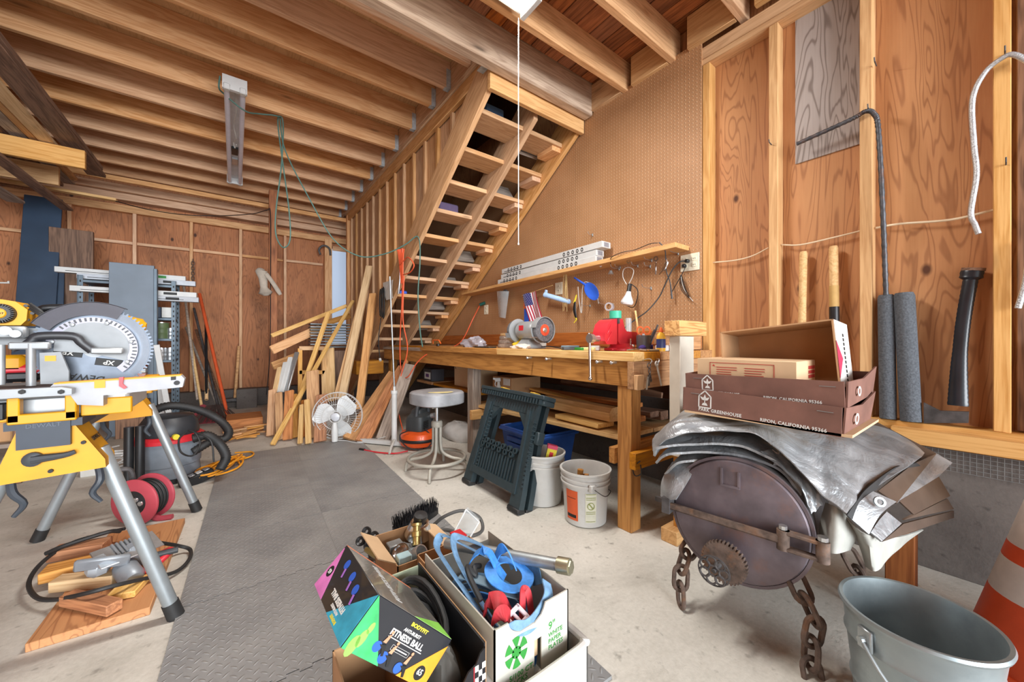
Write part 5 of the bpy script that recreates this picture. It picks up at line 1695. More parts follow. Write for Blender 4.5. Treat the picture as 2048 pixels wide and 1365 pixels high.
# rolled end with the hem and grommet
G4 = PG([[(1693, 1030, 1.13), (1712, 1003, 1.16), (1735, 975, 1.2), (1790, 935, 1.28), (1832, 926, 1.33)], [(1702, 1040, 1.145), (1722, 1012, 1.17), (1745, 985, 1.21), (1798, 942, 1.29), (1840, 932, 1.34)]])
B().sheet(lambda u, v: bic(G4, u, v), 24, 3, .004).done('shadow_strip', BLACKR, tp_)  # thin black strip painting the shade line along the rolled edge
G5 = PG([[(1698, 1035, 1.15), (1722, 1008, 1.18), (1745, 984, 1.21)], [(1737, 1069, 1.13), (1762, 1035, 1.16), (1792, 1005, 1.2)]])
hm = B().sheet(lambda u, v: bic(G5, u, v) + V((-.02, 0, .012)) * math.sin(u * math.pi), 12, 8, .005).done('hem_band', TARP, tp_, ang=70)
gm = at(1757, 1008, D=1.165)
Mgm = frame2(gm + V((-.012, -.004, .01)), (.3, -.7, -.5), (0, .5, .8))
B().lathe([(.0075, 0), (.0165, 0), (.015, .004), (.009, .004)], Mgm, 20, closed=True).done('grommet', GALV, hm)
G6 = PG([[(1740, 1066, 1.14), (1756, 1042, 1.17), (1772, 1024, 1.2)], [(1762, 1084, 1.13), (1782, 1066, 1.16), (1802, 1048, 1.19)]])
B().sheet(lambda u, v: bic(G6, u, v), 8, 6, .005).done('inner_roll', TARP, tp_, ang=70)
for k, quad in enumerate((
    [(1690, 850, 1.72), (1728, 832, 1.8), (1872, 908, 1.5), (1828, 927, 1.38)],
    [(1755, 983, 1.24), (1826, 927, 1.36), (1872, 908, 1.48), (1792, 1008, 1.22)],
    [(1792, 1008, 1.22), (1872, 908, 1.48), (1904, 927, 1.44), (1876, 953, 1.38)],
    [(1797, 1003, 1.23), (1876, 954, 1.38), (1899, 993, 1.34), (1826, 1030, 1.22)],
    [(1805, 1040, 1.2), (1826, 1030, 1.22), (1893, 998, 1.35), (1906, 1019, 1.33)],
    [(1762, 1084, 1.14), (1805, 1048, 1.2), (1906, 1022, 1.34), (1906, 1036, 1.33)])):
    Q = [at(x, y, D=t) for x, y, t in quad]
    B().sheet(lambda u, v: (Q[0] * (1 - u) + Q[1] * u) * (1 - v) + (Q[3] * (1 - u) + Q[2] * u) * v, 6, 6, .005).done('brown_flap', TARPB if k != 2 else TARP, tp_)
for quad in ([[(1652, 1006, 1.24), (1640, 1050, 1.24), (1637, 1098, 1.23)], [(1672, 1015, 1.19), (1672, 1060, 1.17), (1668, 1108, 1.16)], [(1690, 1030, 1.2), (1712, 1070, 1.19), (1700, 1100, 1.2)]],
             [[(1689, 1032, 1.2), (1712, 1075, 1.2), (1724, 1105, 1.2), (1732, 1134, 1.2)], [(1730, 1068, 1.14), (1742, 1090, 1.15), (1745, 1115, 1.15), (1748, 1143, 1.15)], [(1790, 1075, 1.22), (1782, 1095, 1.22), (1772, 1115, 1.2), (1762, 1135, 1.19)], [(1846, 1060, 1.3), (1815, 1082, 1.28), (1795, 1100, 1.26), (1766, 1122, 1.24)]]):
    Gq = PG(quad)
    B().sheet(lambda u, v: bic(Gq, u, v), 14, 14, .004).done('canvas_end', CANV, tp_, ang=70)

# ================================================================ brown greenhouse trays and cartons
def tray(M, L, D, h, label, grp):
    """a low card tray: local x along its long front, y depth away, z up"""
    t = thing('card_tray', label, 'tray', M.translation, group=grp)
    th = .005
    B().box(0, L, 0, D, 0, th, M).done('tray_base', CARDD, t)
    fr = B().box(0, L, -th, 0, 0, h, M).done('front_panel', CARDD, t)
    B().box(0, L, D, D + th, 0, h, M).done('back_panel', CARDD, t)
    B().add([M @ V(p) for p in ((L, 0, 0), (L, D, 0), (L + .012, D, h * 1.25), (L + .006, D * .55, h * .9), (L + .004, 0, h), (L + th, 0, 0), (L + th, D, 0), (L + .012 + th, D, h * 1.25), (L + .006 + th, D * .55, h * .9), (L + .004 + th, 0, h))],
            [(0, 1, 2, 3, 4), (9, 8, 7, 6, 5), (0, 5, 6, 1), (1, 6, 7, 2), (2, 7, 8, 3), (3, 8, 9, 4), (4, 9, 5, 0)]).done('end_panel', CARDD, t)
    B().box(-th, 0, 0, D, 0, h, M).done('end_panel', CARDD, t)
    Mt = M @ Matrix.Translation((0, -th - .0006, 0)) @ Matrix.Rotation(R(90), 4, 'X')
    # sprout emblem: house outline with three leaves
    Me = Mt @ Matrix.Translation((.085, h * .60, 0))
    b = B()
    s_ = h * .36
    out = [(-s_ * .7, -s_), (s_ * .7, -s_), (s_ * .7, s_ * .35), (0, s_), (-s_ * .7, s_ * .35)]
    for i in range(5):
        p, q = V((*out[i], 0)), V((*out[(i + 1) % 5], 0))
        b.strap([Me @ p, Me @ q], s_ * .14, .0006, up=M.to_3x3() @ V((0, -1, 0)))
    for a in (-52, 0, 52):
        Ml = Me @ Matrix.Translation((0, -s_ * .15, 0)) @ Matrix.Rotation(R(a), 4, 'Z')
        b.prism([(0, 0), (s_ * .16, s_ * .3), (0, s_ * .72), (-s_ * .16, s_ * .3)], 0, .0006, Ml)
    b.prism([(-s_ * .35, -s_ * .75), (s_ * .35, -s_ * .75), (s_ * .2, -s_ * .45), (s_ * .05, -s_ * .45), (s_ * .05, -s_ * .1), (-s_ * .05, -s_ * .1), (-s_ * .05, -s_ * .45), (-s_ * .2, -s_ * .45)], 0, .0006, Me)
    b.done('sprout_emblem', INKW, fr)
    text('lettering', 'PARK GREENHOUSE', h * .19, INKW, fr, Mt @ Matrix.Translation((.062, h * .14, 0)), 'LEFT', sx=.92, space=1.1, bold=.0004)
    text('lettering', 'RIPON, CALIFORNIA 95366', h * .17, INKW, fr, Mt @ Matrix.Translation((L * .56, h * .13, 0)), 'LEFT', sx=.95, space=1.05, bold=.0004)
    for x in (.03, L - .06):
        B().box(x, x + .04, -th - .002, -th, h * .78, h * .80, M).done('staple', GALV, fr)
    Ms = M @ Matrix.Translation((L + .009 + th, D * .3, h * .5)) @ Matrix.Rotation(R(90), 4, 'Z') @ Matrix.Rotation(R(90), 4, 'X')
    B().lathe([(h * .12, 0), (h * .2, 0), (h * .2, .0006), (h * .12, .0006)], Ms, 16, closed=True, sx=1.4).done('side_emblem', INKW, t)
    return t
Mt1 = frame2(V((1.47, .79, .772)), (.02, -1, .0), (1, .02, 0)) if False else Matrix.Translation((1.465, .785, .772)) @ Matrix.Rotation(R(-90), 4, 'Z') @ Matrix.Rotation(R(1.5), 4, 'Y')
tray(Mt1, .49, .36, .09, 'lower brown greenhouse tray resting on the tarp', 'brown printed card trays')
Mt2 = Matrix.Translation((1.482, .78, .838)) @ Matrix.Rotation(R(-90), 4, 'Z') @ Matrix.Rotation(R(-1.0), 4, 'Y') @ Matrix.Rotation(R(2), 4, 'X')
tray(Mt2, .49, .36, .08, 'upper brown greenhouse tray stacked on the lower one', 'brown printed card trays')
tk2 = B().box(1.46, 1.84, .27, .78, .762, .770).done('flat_card_sheet', CARDL, label='flat cardboard sheet under the brown trays', cat='cardboard')

bg = thing('appliance_carton', 'closed tan carton with red warning text in the top tray', 'box', V((1.62, .58, .852)))
Mc = Matrix.Translation((1.515, .755, .852)) @ Matrix.Rotation(R(-90), 4, 'Z')
B().bbox(0, .335, 0, .20, 0, .128, .002, Mc).done('carton_body', CARDL, bg)
Mcf = Mc @ Matrix.Translation((0, -.0008, 0)) @ Matrix.Rotation(R(90), 4, 'X')
b = B()
for x0, x1, y0, y1 in ((.05, .27, .112, .114), (.05, .052, .01, .114), (.268, .27, .01, .114)):
    b.box(x0, x1, y0, y1, 0, .0006, Mcf)
b.done('warning_frame', INKR, bg)
b = B()
rr = random.Random(2)
for cx in (.075, .175):
    for k in range(9):
        w = .075 * rr.uniform(.7, 1)
        b.box(cx, cx + w, .095 - k * .0088, .0975 - k * .0088, 0, .0006, Mcf)
b.prism([(.06, .099), (.07, .099), (.065, .107)], 0, .0006, Mcf)
b.done('warning_text', INKR, bg, kind='stuff')
sl_ = B().box(.11, .235, .022, .06, 0, .001, Mcf).done('shipping_label', INKW, bg)
B().box(.11, .235, .02, .03, .001, .0014, Mcf).done('teal_band', paint('teal_ink', '#5fb0a4', .6), bg)
b = B()
x = .165
while x < .225:
    w = rr.uniform(.0008, .0022)
    b.box(x, x + w, .042, .055, .001, .0014, Mcf)
    x += w + rr.uniform(.001, .002)
b.done('bar_marks', INK, sl_, kind='stuff')
B().box(.115, .16, .044, .054, .001, .0014, Mcf).done('logo_mark', INKR, sl_)
Mce = Mc @ Matrix.Translation((.3358, 0, 0)) @ Matrix.Rotation(R(90), 4, 'Z') @ Matrix.Rotation(R(90), 4, 'X')
b = B()
for k in range(3):
    b.box(.12, .19, .065 + k * .016, .077 + k * .016, 0, .0006, Mce)
b.done('red_stamp', INKR, bg)
B().box(.05, .13, .01, .055, 0, .0008, Mce).done('side_label', paint('purple_green_label', '#77707c', .6), bg)

ob = thing('open_carton', 'open shallow carton on its side behind the tan one', 'box', V((1.72, .5, .86)))
Mo = Matrix.Translation((1.635, .705, .855)) @ Matrix.Rotation(R(-90), 4, 'Z') @ Matrix.Rotation(R(-6), 4, 'Y') @ Matrix.Rotation(R(-5), 4, 'X')
L, D, h, th = .375, .17, .235, .005
B().box(0, L, 0, D, 0, th, Mo).done('side_panel', CARD, ob)
B().box(0, L, 0, D, h - th, h, Mo).done('side_panel', CARD, ob)
B().box(0, L, D - th, D, 0, h, Mo).done('bottom_panel', CARD, ob)
B().box(0, th, 0, D, 0, h, Mo).done('end_panel', CARD, ob)
B().box(L - th, L, 0, D, 0, h, Mo).done('end_panel', CARD, ob)
B().box(L, L + .002, .002, D - .002, 0.002, h - .002, Mo).done('white_end_face', INKW, ob)
Moe = Mo @ Matrix.Translation((L + .0022, 0, 0)) @ Matrix.Rotation(R(90), 4, 'Z') @ Matrix.Rotation(R(90), 4, 'X')
B().prism([(.0, .03), (.0, .16), (.06, .10)], 0, .0006, Moe).done('red_chevron', paint('crimson_ink', '#c22a4c', .6), ob)
text('lettering', 'QUALITY FRUIT', .022, INK, ob, Moe @ Matrix.Translation((.1, .1, 0)) @ Matrix.Rotation(R(-80), 4, 'Z'), sx=1.0) if False else None
b = B()
for k in range(11):
    b.box(.085 + .0055 * (k % 2) * 0, .1, .02 + k * .016, .031 + k * .016, 0, .0006, Moe)
b.done('printed_letters', INK, ob)

# pale painted post and fir block beside the bench end
abox('painted_board', 1.83, 1.97, 1.00, 1.06, .45, 1.075, paint('bone_white_paint', '#d9d3c4', .6, 0, .04), label='bone-white painted board standing at the bench end', cat='board')
abox('board_prop', 1.86, 1.94, 1.005, 1.055, 0, .45, W_BENCH, label='dark timber prop under the white painted board', cat='lumber')
abox('fir_block', 1.80, 2.08, .985, 1.07, 1.077, 1.155, W_END, label='end-grain fir block lying on the white painted board', cat='wood block', axis='x')

# ================================================================ galvanized bucket and traffic cone
gb = thing('galvanized_bucket', 'large dull galvanized bucket with wire bail', 'bucket', V((1.455, .14, 0)))
T = Matrix.Translation((1.455, .14, 0))
GLV = paint('weathered_zinc', '#9aa5a8', .4, .65, .14, 5, .1, wear=('#6e787c', .4, 6))
RT, RBm, HB = .150, .118, .32
def rz(z): return RBm + (RT - RBm) * z / HB
prof = [(0, .012), (RBm, .012), (RBm + .004, 0)]
for z in (.10, .11, .12, .225, .235, .245):
    prof.append((rz(z) + (.005 if z in (.11, .235) else 0), z))
prof += [(RT, HB - .008), (RT + .007, HB - .008), (RT + .009, HB - .002), (RT + .006, HB + .005), (RT - .002, HB + .004), (RT - .004, HB - .01), (RBm - .003, .02), (0, .02)]
B().lathe(prof, T, 64).done('pail', GLV, gb)
for a in (148, -32):
    d = V((math.cos(R(a)), math.sin(R(a)), 0))
    c = V((1.455, .14, .265)) + d * (rz(.265) + .006)
    Me = frame2(c, (-d.y, d.x, 0), (0, 0, 1))
    B().bbox(-.018, .018, -.028, .028, -.004, .006, .003, Me).cyl(c, c + d * .018, .008, 8).done('bail_ear', GALV, gb)
e0 = V((1.455, .14, .265)) + V((math.cos(R(148)), math.sin(R(148)), 0)) * (rz(.265) + .02)
e1 = V((1.455, .14, .265)) + V((math.cos(R(-32)), math.sin(R(-32)), 0)) * (rz(.265) + .02)
pts = []
for k in range(13):
    f = k / 12
    a = R(148) + R(180) * f
    r = rz(.25) + .02 + .015 * math.sin(math.pi * f)
    pts.append(V((1.455 + r * math.cos(a), .14 + r * math.sin(a), .265 - .18 * math.sin(math.pi * f))))
tube('bail', pts, .0045, GALV, gb, 8, sm=2)

cn_ = thing('traffic_cone', 'tall orange traffic cone with two white bands', 'traffic cone', V((2.06, -.13, 0)))
T = Matrix.Translation((2.06, -.13, 0))
def cr_(z): return .215 - (.215 - .03) * (z - .03) / .76
CO = paint('cone_orange', '#e2562a', .5, 0, .06)
CW = paint('cone_white', '#dedad6', .5, 0, .06)
zs = [(.03, .235, CO), (.235, .345, CW), (.345, .395, CO), (.395, .545, CW), (.545, .79, CO)]
for z0, z1, m in zs:
    B().lathe([(cr_(z0), z0), (cr_(z1), z1)] + ([(0, z1)] if z1 > .7 else []), T, 40).done('cone_section' if m is CO else 'reflective_band', m, cn_)
B().bbox(-.2, .2, -.2, .2, 0, .03, .01, T).done('base', CO, cn_)
# ================================================================ cartons and junk in the foreground
def dirs(v): return V(v).normalized()
def poly(nm, pts, mat, par, M, z=.0005):
    return B().prism(pts, 0, z, M).done(nm, mat, par)

# ---- fitness ball carton, tilted
C0 = V((.25, .813, .50))
eE, eD, eA = V((.178, .005, -.188)), V((-.079, -.003, -.074)), V((-.008, .254, -.002))
WE, WD, WA = eE.length, eD.length, eA.length
fb = thing('fitness_ball_carton', 'colourful black fitness ball carton tipped on its edge', 'box', C0 + eE + eD)
Mx = frame2(C0, eE, -eD)      # x along E, y up (-D), z = outward (front)
b = B().bbox(0, WE, -WD, 0, -WA, 0, .0015, Mx)
b.done('carton_body', paint('carton_black_print', '#23252a', .38, 0, .1, 5, coat=.2), fb)
Mfr = Mx @ Matrix.Translation((0, -WD, .0003))      # front face, origin bottom left
G1, G2_, TEAL, PINK, ORNG = paint('print_green', '#3fb86a', .45, 0, .15, 20), paint('print_lime', '#8fd45a', .45, 0, .1), paint('print_teal', '#39a5c4', .45, 0, .15, 20), paint('print_pink', '#d679bd', .45, 0, .12, 20), paint('print_orange', '#ee9a2c', .45, 0, .1, 20)
BALL = paint('print_blue', '#2f5fc8', .4)
SKIN = paint('print_skin', '#c9906e', .6)
poly('green_panel', [(0.001, .001), (.108, .001), (.001, .108)], G1, fb, Mfr)
poly('orange_panel', [(.165, .001), (WE - .001, .001), (WE - .001, .094)], ORNG, fb, Mfr)
lm = B()
for k, (x, y, r) in enumerate(((.03, .03, .012), (.034, .052, .008), (.02, .012, .014))):
    lm.prism([(x + r * math.cos(q * math.pi / 6) * .8, y + r * 1.5 * math.sin(q * math.pi / 6)) for q in range(12)], .0006, .001, Mfr)
lm.done('lime_figure', G2_, fb)
bl, sk_, dk = B(), B(), B()
for x, y, r in ((.075, .030, .011), (.105, .018, .012), (.158, .014, .011)):
    bl.prism([(x + r * math.cos(q * math.pi / 8), y + r * math.sin(q * math.pi / 8)) for q in range(16)], .0006, .0012, Mfr)
    sk_.prism([(x + .006, y + .012), (x + .012, y + .028), (x + .018, y + .030), (x + .016, y + .012)], .0012, .0017, Mfr)
    sk_.prism([(x + .016 + .004 * math.cos(q), y + .034 + .004 * math.sin(q)) for q in range(6)], .0012, .0017, Mfr)
    dk.prism([(x + .002, y + .006), (x + .02, y + .010), (x + .028, y - .010), (x + .022, y - .012), (x + .014, y + .0)], .0012, .0017, Mfr)
bl.done('printed_balls', BALL, fb, kind='stuff')
sk_.done('printed_figures', SKIN, fb, kind='stuff')
dk.done('printed_trousers', INK, fb)
text('lettering', 'BODYFIT', .011, INKY, fb, Mfr @ Matrix.Translation((.150, .095, .0006)), sx=1.25, bold=.0004)
text('lettering', 'BY SPORTS AUTHORITY', .0045, INKY, fb, Mfr @ Matrix.Translation((.150, .0875, .0006)), sx=1.0) if False else None
text('lettering', 'ANTI-BURST', .0095, INKW, fb, Mfr @ Matrix.Translation((.140, .080, .0006)), sx=1.05, bold=.0003)
text('lettering', 'FITNESS BALL', .0175, INKW, fb, Mfr @ Matrix.Translation((.137, .065, .0006)), sx=1.02, bold=.0006)
b = B()
b.box(.085, .195, .0545, .0562, 0, .0008, Mfr).box(.11, .165, .036, .0365, 0, .0008, Mfr).box(.11, .165, .046, .0465, 0, .0008, Mfr).box(.11, .1105, .036, .0465, 0, .0008, Mfr).box(.1645, .165, .036, .0465, 0, .0008, Mfr).box(.115, .16, .0402, .0424, 0, .0008, Mfr)
b.done('small_print', INKW, fb, kind='stuff')
cc = B().prism([(.223 + .015 * math.cos(q * math.pi / 10), .024 + .015 * math.sin(q * math.pi / 10)) for q in range(20)], .0006, .001, Mfr).done('size_disc', INK, fb)
text('lettering', '65', .017, INKW, fb, Mfr @ Matrix.Translation((.222, .025, .0012)), bold=.0004)
# left face: x along A, y along D
Ml = frame2(C0, eA, eD)
Ml = Ml @ Matrix.Translation((0, 0, .0003))
poly('teal_panel', [(.001, .001), (.001, WD - .001), (.125, WD - .001)], TEAL, fb, Ml)
poly('pink_panel', [(WA - .001, .001), (WA - .001, WD - .001), (.18, WD - .001)], PINK, fb, Ml)
bl, sk_ = B(), B()
for x, y in ((.185, .022), (.13, .026), (.085, .034)):
    bl.prism([(x + .011 * math.cos(q * math.pi / 8), y + .011 * math.sin(q * math.pi / 8)) for q in range(16)], .0006, .0012, Ml)
    sk_.prism([(x - .012, y + .006), (x - .02, y + .024), (x - .014, y + .026), (x - .005, y + .008)], .0012, .0017, Ml)
bl.done('printed_balls', BALL, fb, kind='stuff')
sk_.done('printed_figures', paint('print_violet', '#a06ac0', .5), fb, kind='stuff')
text('lettering', 'FITNESS BALL', .0165, INKW, fb, Ml @ Matrix.Translation((.115, .075, .0006)), sx=.95, bold=.0006)
text('lettering', 'ANTI-BURST', .0085, INKW, fb, Ml @ Matrix.Translation((.105, .089, .0006)), bold=.0003)
text('lettering', 'BODYFIT', .009, INKY, fb, Ml @ Matrix.Translation((.085, .0995, .0006)), bold=.0004)
B().prism([(.232 + .013 * math.cos(q * math.pi / 10), .062 + .013 * math.sin(q * math.pi / 10)) for q in range(20)], .0006, .001, Ml).done('size_disc', INK, fb)
text('lettering', '65', .014, INKW, fb, Ml @ Matrix.Translation((.232, .062, .0012)), bold=.0004)
# glossy top face: x along E, y along A
Mt_ = frame2(C0, eE, eA) @ Matrix.Translation((0, 0, .0003))
poly('grey_reflection_panel', [(.001, .001), (WE - .001, .001), (WE - .001, WA - .012), (.001, WA - .012)], paint('painted_reflection_grey', '#807d76', .22, 0, .2, 9, coat=.5), fb, Mt_)  # grey puts the glossy top's reflection into the base colour
poly('orange_edge', [(.001, WA - .012), (WE - .001, WA - .012), (WE - .001, WA - .001), (.001, WA - .001)], paint('print_salmon', '#d9825e', .5), fb, Mt_)
poly('lime_corner', [(.12, .002), (WE - .002, .002), (WE - .002, .07)], G2_, fb, Mt_, .0009)
text('lettering', 'FITNESS BALL', .03, paint('print_silver', '#b9b9b6', .4), fb, Mt_ @ Matrix.Translation((.09, .13, .0008)) @ Matrix.Rotation(R(90), 4, 'Z'), bold=.0005)

def open_carton(name, label, x0, x1, y0, y1, z0, z1, m_in, m_out, th=.004, left=None, front=None, back=None):
    t = thing(name, label, 'box', ((x0 + x1) / 2, (y0 + y1) / 2, z0))
    B().box(x0, x1, y0, y1, z0, z0 + th).done('bottom_panel', m_out, t)
    for nm, a in (('side_panel', (x0, x0 + th, y0, y1, z0, left or z1)), ('side_panel', (x1 - th, x1, y0, y1, z0, z1)), ('back_panel', (x0, x1, y1 - th, y1, z0, back or z1)), ('front_panel', (x0, x1, y0, y0 + th, z0, front or z1))):
        B().box(*a).done(nm, m_out, t)
    return t
# ---- brown carton under it
open_carton('plain_carton', 'plain brown carton propping up the fitness ball box', .205, .345, .81, 1.06, .012, .235, CARD, CARD)

# ---- printed engine-oil style carton with black lining, torn front
dv = thing('torn_carton', 'torn black-lined carton with red lettering holding cable', 'box', (.425, .96, .012))
BLK = paint('black_card', '#17161a', .45, 0, .1)
B().box(.356, .49, .762, 1.17, .012, .016).done('bottom_panel', CARD, dv)
B().box(.486, .490, .762, 1.17, .012, .312).done('side_panel', BLK, dv)
B().box(.4905, .4925, .762, 1.17, .012, .314).done('outer_liner', CARD, dv)
B().box(.352, .356, .762, 1.17, .012, .20).done('side_panel', BLK, dv)
B().box(.356, .486, 1.166, 1.17, .012, .305).done('back_panel', paint('pale_green_card', '#b9c4a6', .7), dv)
Md = frame2(V((.356, .762, .012)), (1, 0, 0), (0, 0, 1))
fp = B().prism([(0, 0), (.132, 0), (.132, .292), (.118, .285), (.105, .262), (.085, .255), (.07, .235), (.05, .232), (.035, .205), (.02, .2), (.008, .178), (0, .175)], 0, .004, Md).done('front_panel', BLK, dv)
Mdf = Md @ Matrix.Translation((0, 0, .0042))
ck = B()
for i in range(3):
    for j in range(9):
        if (i + j) % 2 == 0:
            ck.box(.102 + i * .010, .112 + i * .010, .13 + j * .0145, .1445 + j * .0145, 0, .0006, Mdf)
ck.done('checker_print', INKW, fp)
B().box(.0985, .1005, .1, .26, 0, .0006, Mdf).done('red_line', RED, fp)
text('lettering', 'Devil', .046, paint('devil_red', '#d63a4c', .5), fp, Mdf @ Matrix.Translation((.052, .185, .0002)) @ Matrix.Rotation(R(12), 4, 'Z'), shear=.3, bold=.0012)
text('lettering', '500', .018, INKW, fp, Mdf @ Matrix.Translation((.082, .152, .0002)), bold=.0006)
B().prism([(.05, .02), (.09, .05), (.105, .11), (.095, .12), (.07, .07), (.04, .04)], 0, .0006, Mdf).done('printed_car', paint('print_grey', '#6f6f78', .4), fp)
# cable coils and a grey sander inside
cb_ = thing('cable_coil', 'thick black cable coiled in the torn carton', 'cable', (.425, 1.0, .15))
for k in range(7):
    c = V((.425, 1.0 - .012 * k + .02 * (k % 2), .285 - .018 * k))
    Mk = Matrix.Translation(c) @ Matrix.Rotation(R(10 + 5 * k), 4, 'X') @ Matrix.Rotation(R(-14), 4, 'Y')
    pts = [Mk @ V(((.050 - .001 * k) * math.cos(q), (.125 - .004 * k) * math.sin(q), .006 * math.sin(3 * q + k))) for q in [j * 2 * math.pi / 20 for j in range(20)]]
    tube('cable_loop', pts, .0085, BLACKR, cb_, 8, closed=True)
blob('grey_sander', (.425, .87, .14), .042, .07, .085, .06, paint('sander_grey', '#55524c', .7), 12, label='dark grey power sander body in the torn carton', cat='sander')

# ---- translucent tub with the paper plate carton in it
tb2 = thing('plastic_tub', 'translucent white plastic tub under the paper plate carton', 'tub', (.635, .95, .012))
TUBM = paint('milky_plastic', '#c6c4bf', .35, 0, .04, alpha=.92)
b = B()
b.box(.50, .79, .70, .705, .012, .20).box(.50, .79, 1.2, 1.205, .012, .20).box(.50, .505, .70, 1.2, .012, .20).box(.785, .79, .70, 1.2, .012, .20).box(.50, .79, .70, 1.2, .012, .017)
b.done('tub_wall', TUBM, tb2)
rim = [(.50, .70), (.79, .70), (.79, 1.205), (.50, 1.205)]
pts = []
for i, (x, y) in enumerate(rim):
    sx, sy = ((1, 1), (-1, 1), (-1, -1), (1, -1))[i]
    seq = [(0, .04), (.012, .012), (.04, 0)] if i % 2 == 0 else [(.04, 0), (.012, .012), (0, .04)]
    for dx, dy in seq:
        pts.append(V((x + sx * dx, y + sy * dy, .205)))
tube('tub_rim', pts, .011, TUBM, tb2, 8, closed=True, sm=3)

pb = thing('paper_plate_carton', 'white carton with green paper plate print full of straps', 'box', (.635, .95, .03))
PW = paint('white_carton_card', '#bbb8ac', .7, 0, .06, 7, wear=('#a9a294', .35, 8))
X0, X1, Y0, Y1, ZT, ZB = .507, .762, .748, 1.16, .34, .03
B().box(X0, X1, Y0, Y1, ZB, ZB + .004).done('bottom_panel', PW, pb)
B().box(X0, X0 + .004, Y0, Y1, ZB, ZT).done('side_panel', PW, pb)
B().box(X1 - .004, X1, Y0, Y1, ZB, ZT).done('side_panel', PW, pb)
B().box(X0, X1, Y1 - .004, Y1, ZB, ZT - .03).done('back_panel', PW, pb)
Mp = frame2(V((X0, Y0, ZB)), (1, 0, 0), (0, 0, 1))
W_, H_ = X1 - X0, ZT - ZB
arc = lambda a: (.105 + .062 * math.cos(a), H_ + .004 - .046 * math.sin(a))
left_p = [(0, 0), (.128, 0), (.128, H_ - .038)] + [arc(R(q)) for q in range(112, 180, 12)] + [(.043, H_), (0, H_)]
sx0, sx1 = .128, .153
pan = B()
pan.prism(left_p, -.004, 0, Mp)
pan.prism([(sx0, 0), (sx1, 0), (sx1, .135), (sx0, .135)], -.004, 0, Mp)
pan.prism([(sx0, .225), (sx1, .225), (sx1, H_ - .027), (sx0, H_ - .0405)], -.004, 0, Mp)
pan.prism([(sx1, 0), (W_, 0), (W_, H_), (.168, H_), (.162, H_ - .014), (sx1, H_ - .026)], -.004, 0, Mp)
pf = pan.done('front_panel', PW, pb)
B().box(sx0, sx1, .165, .222, -.02, -.016, Mp).done('slot_flap', CARDL, pb)
Mpf = Mp @ Matrix.Translation((0, 0, .0003))
rr_, cx, cy = .036, .068, H_ - .085
g = B()
for k in range(6):
    a0 = k * 60 + 10
    pts = [(cx + rr_ * math.cos(R(a0 + q)), cy + rr_ * 1.1 * math.sin(R(a0 + q))) for q in range(0, 44, 6)]
    g.prism([(cx + .008 * math.cos(R(a0 + 21)), cy + .008 * math.sin(R(a0 + 21)))] + pts, 0, .0006, Mpf)
g.prism([(cx + .015 * math.cos(R(q)), cy + .015 * math.sin(R(q))) for q in range(0, 360, 30)], 0, .0006, Mpf)
g.done('green_wheel_emblem', INKG, pf)
for s_, x, y, sz in (('5/100 CT.', .045, H_ - .145, .020), ('PACKS', .045, H_ - .163, .020), ('LIGHT', .045, H_ - .193, .027), ('WEIGHT', .045, H_ - .220, .027), ('9"', .178, H_ - .072, .030), ('WHITE', .178, H_ - .096, .017), ('PAPER', .178, H_ - .113, .017), ('PLATES', .178, H_ - .130, .017)):
    text('lettering', s_, sz, INKG, pf, Mpf @ Matrix.Translation((x, y, .0)), 'LEFT', bold=.0002)
B().box(.13, .24, H_ - .2, H_ - .196, 0, .0006, Mpf).done('fine_print', INKG, pf)

# webbing straps
SB = paint('strap_blue', '#3f86d2', .6, 0, .12, 60, .2)
SBD = paint('strap_worn_blue', '#6f96ba', .7, 0, .12, 60, .2)
SR = paint('strap_red', '#bd3038', .65, 0, .12, 30)
SD = paint('strap_navy', '#3c5f7d', .7, 0, .12, 60)
def ring(c, rx, ry, tx, ty, n=16, wob=0.0, ph_=0):
    M = Matrix.Translation(V(c)) @ Matrix.Rotation(R(tx), 4, 'X') @ Matrix.Rotation(R(ty), 4, 'Y')
    return [M @ V((rx * math.cos(q), ry * math.sin(q), wob * math.sin(2 * q + ph_))) for q in [2 * math.pi * k / n for k in range(n)]]
SGp = 'webbing straps in the paper plate carton'
def strap(nm, pts, w, mat, label, closed=False, up=(0, 0, 1), sm=5):
    return B().strap(pts, w, .0035, up, sm, closed).done(nm, mat, label=label, cat='strap', group=SGp, ang=60)
strap('webbing_strap', ring((.665, .90, .345), .062, .055, 16, 10), .036, SB, 'bright blue strap loop lying on top of the carton', True)
strap('webbing_strap', [(.585, 1.03, .31), (.60, .99, .385), (.625, .955, .40), (.64, .93, .36), (.655, .91, .33)], .034, SB, 'bright blue strap end sticking up in the carton', up=(.6, -.8, .2))
strap('webbing_strap', [(.66, .98, .33), (.665, .95, .395), (.675, .92, .40), (.69, .90, .35)], .03, SB, 'second bright blue strap end folded over the loop', up=(.8, -.4, .2))
strap('webbing_strap', [(.55, .83, .28), (.53, .93, .33), (.525, 1.05, .36), (.535, 1.13, .37), (.57, 1.15, .385), (.61, 1.08, .37), (.66, .98, .35)], .03, SBD, 'worn pale blue strap arching along the torn carton', up=(.7, -.3, .7))
strap('webbing_strap', [(.57, .83, .27), (.555, .93, .33), (.56, 1.04, .37), (.59, 1.11, .39), (.64, 1.10, .37), (.70, 1.04, .34)], .028, SBD, 'second worn strap arching beside the first', up=(.7, -.3, .7))
strap('webbing_strap', [(.545, .985, .345), (.585, .93, .34), (.625, .87, .325), (.665, .83, .315)], .036, paint('strap_grey', '#6d838f', .6), 'flat grey-blue strap with printed tag lying across', up=(.2, -.2, 1))
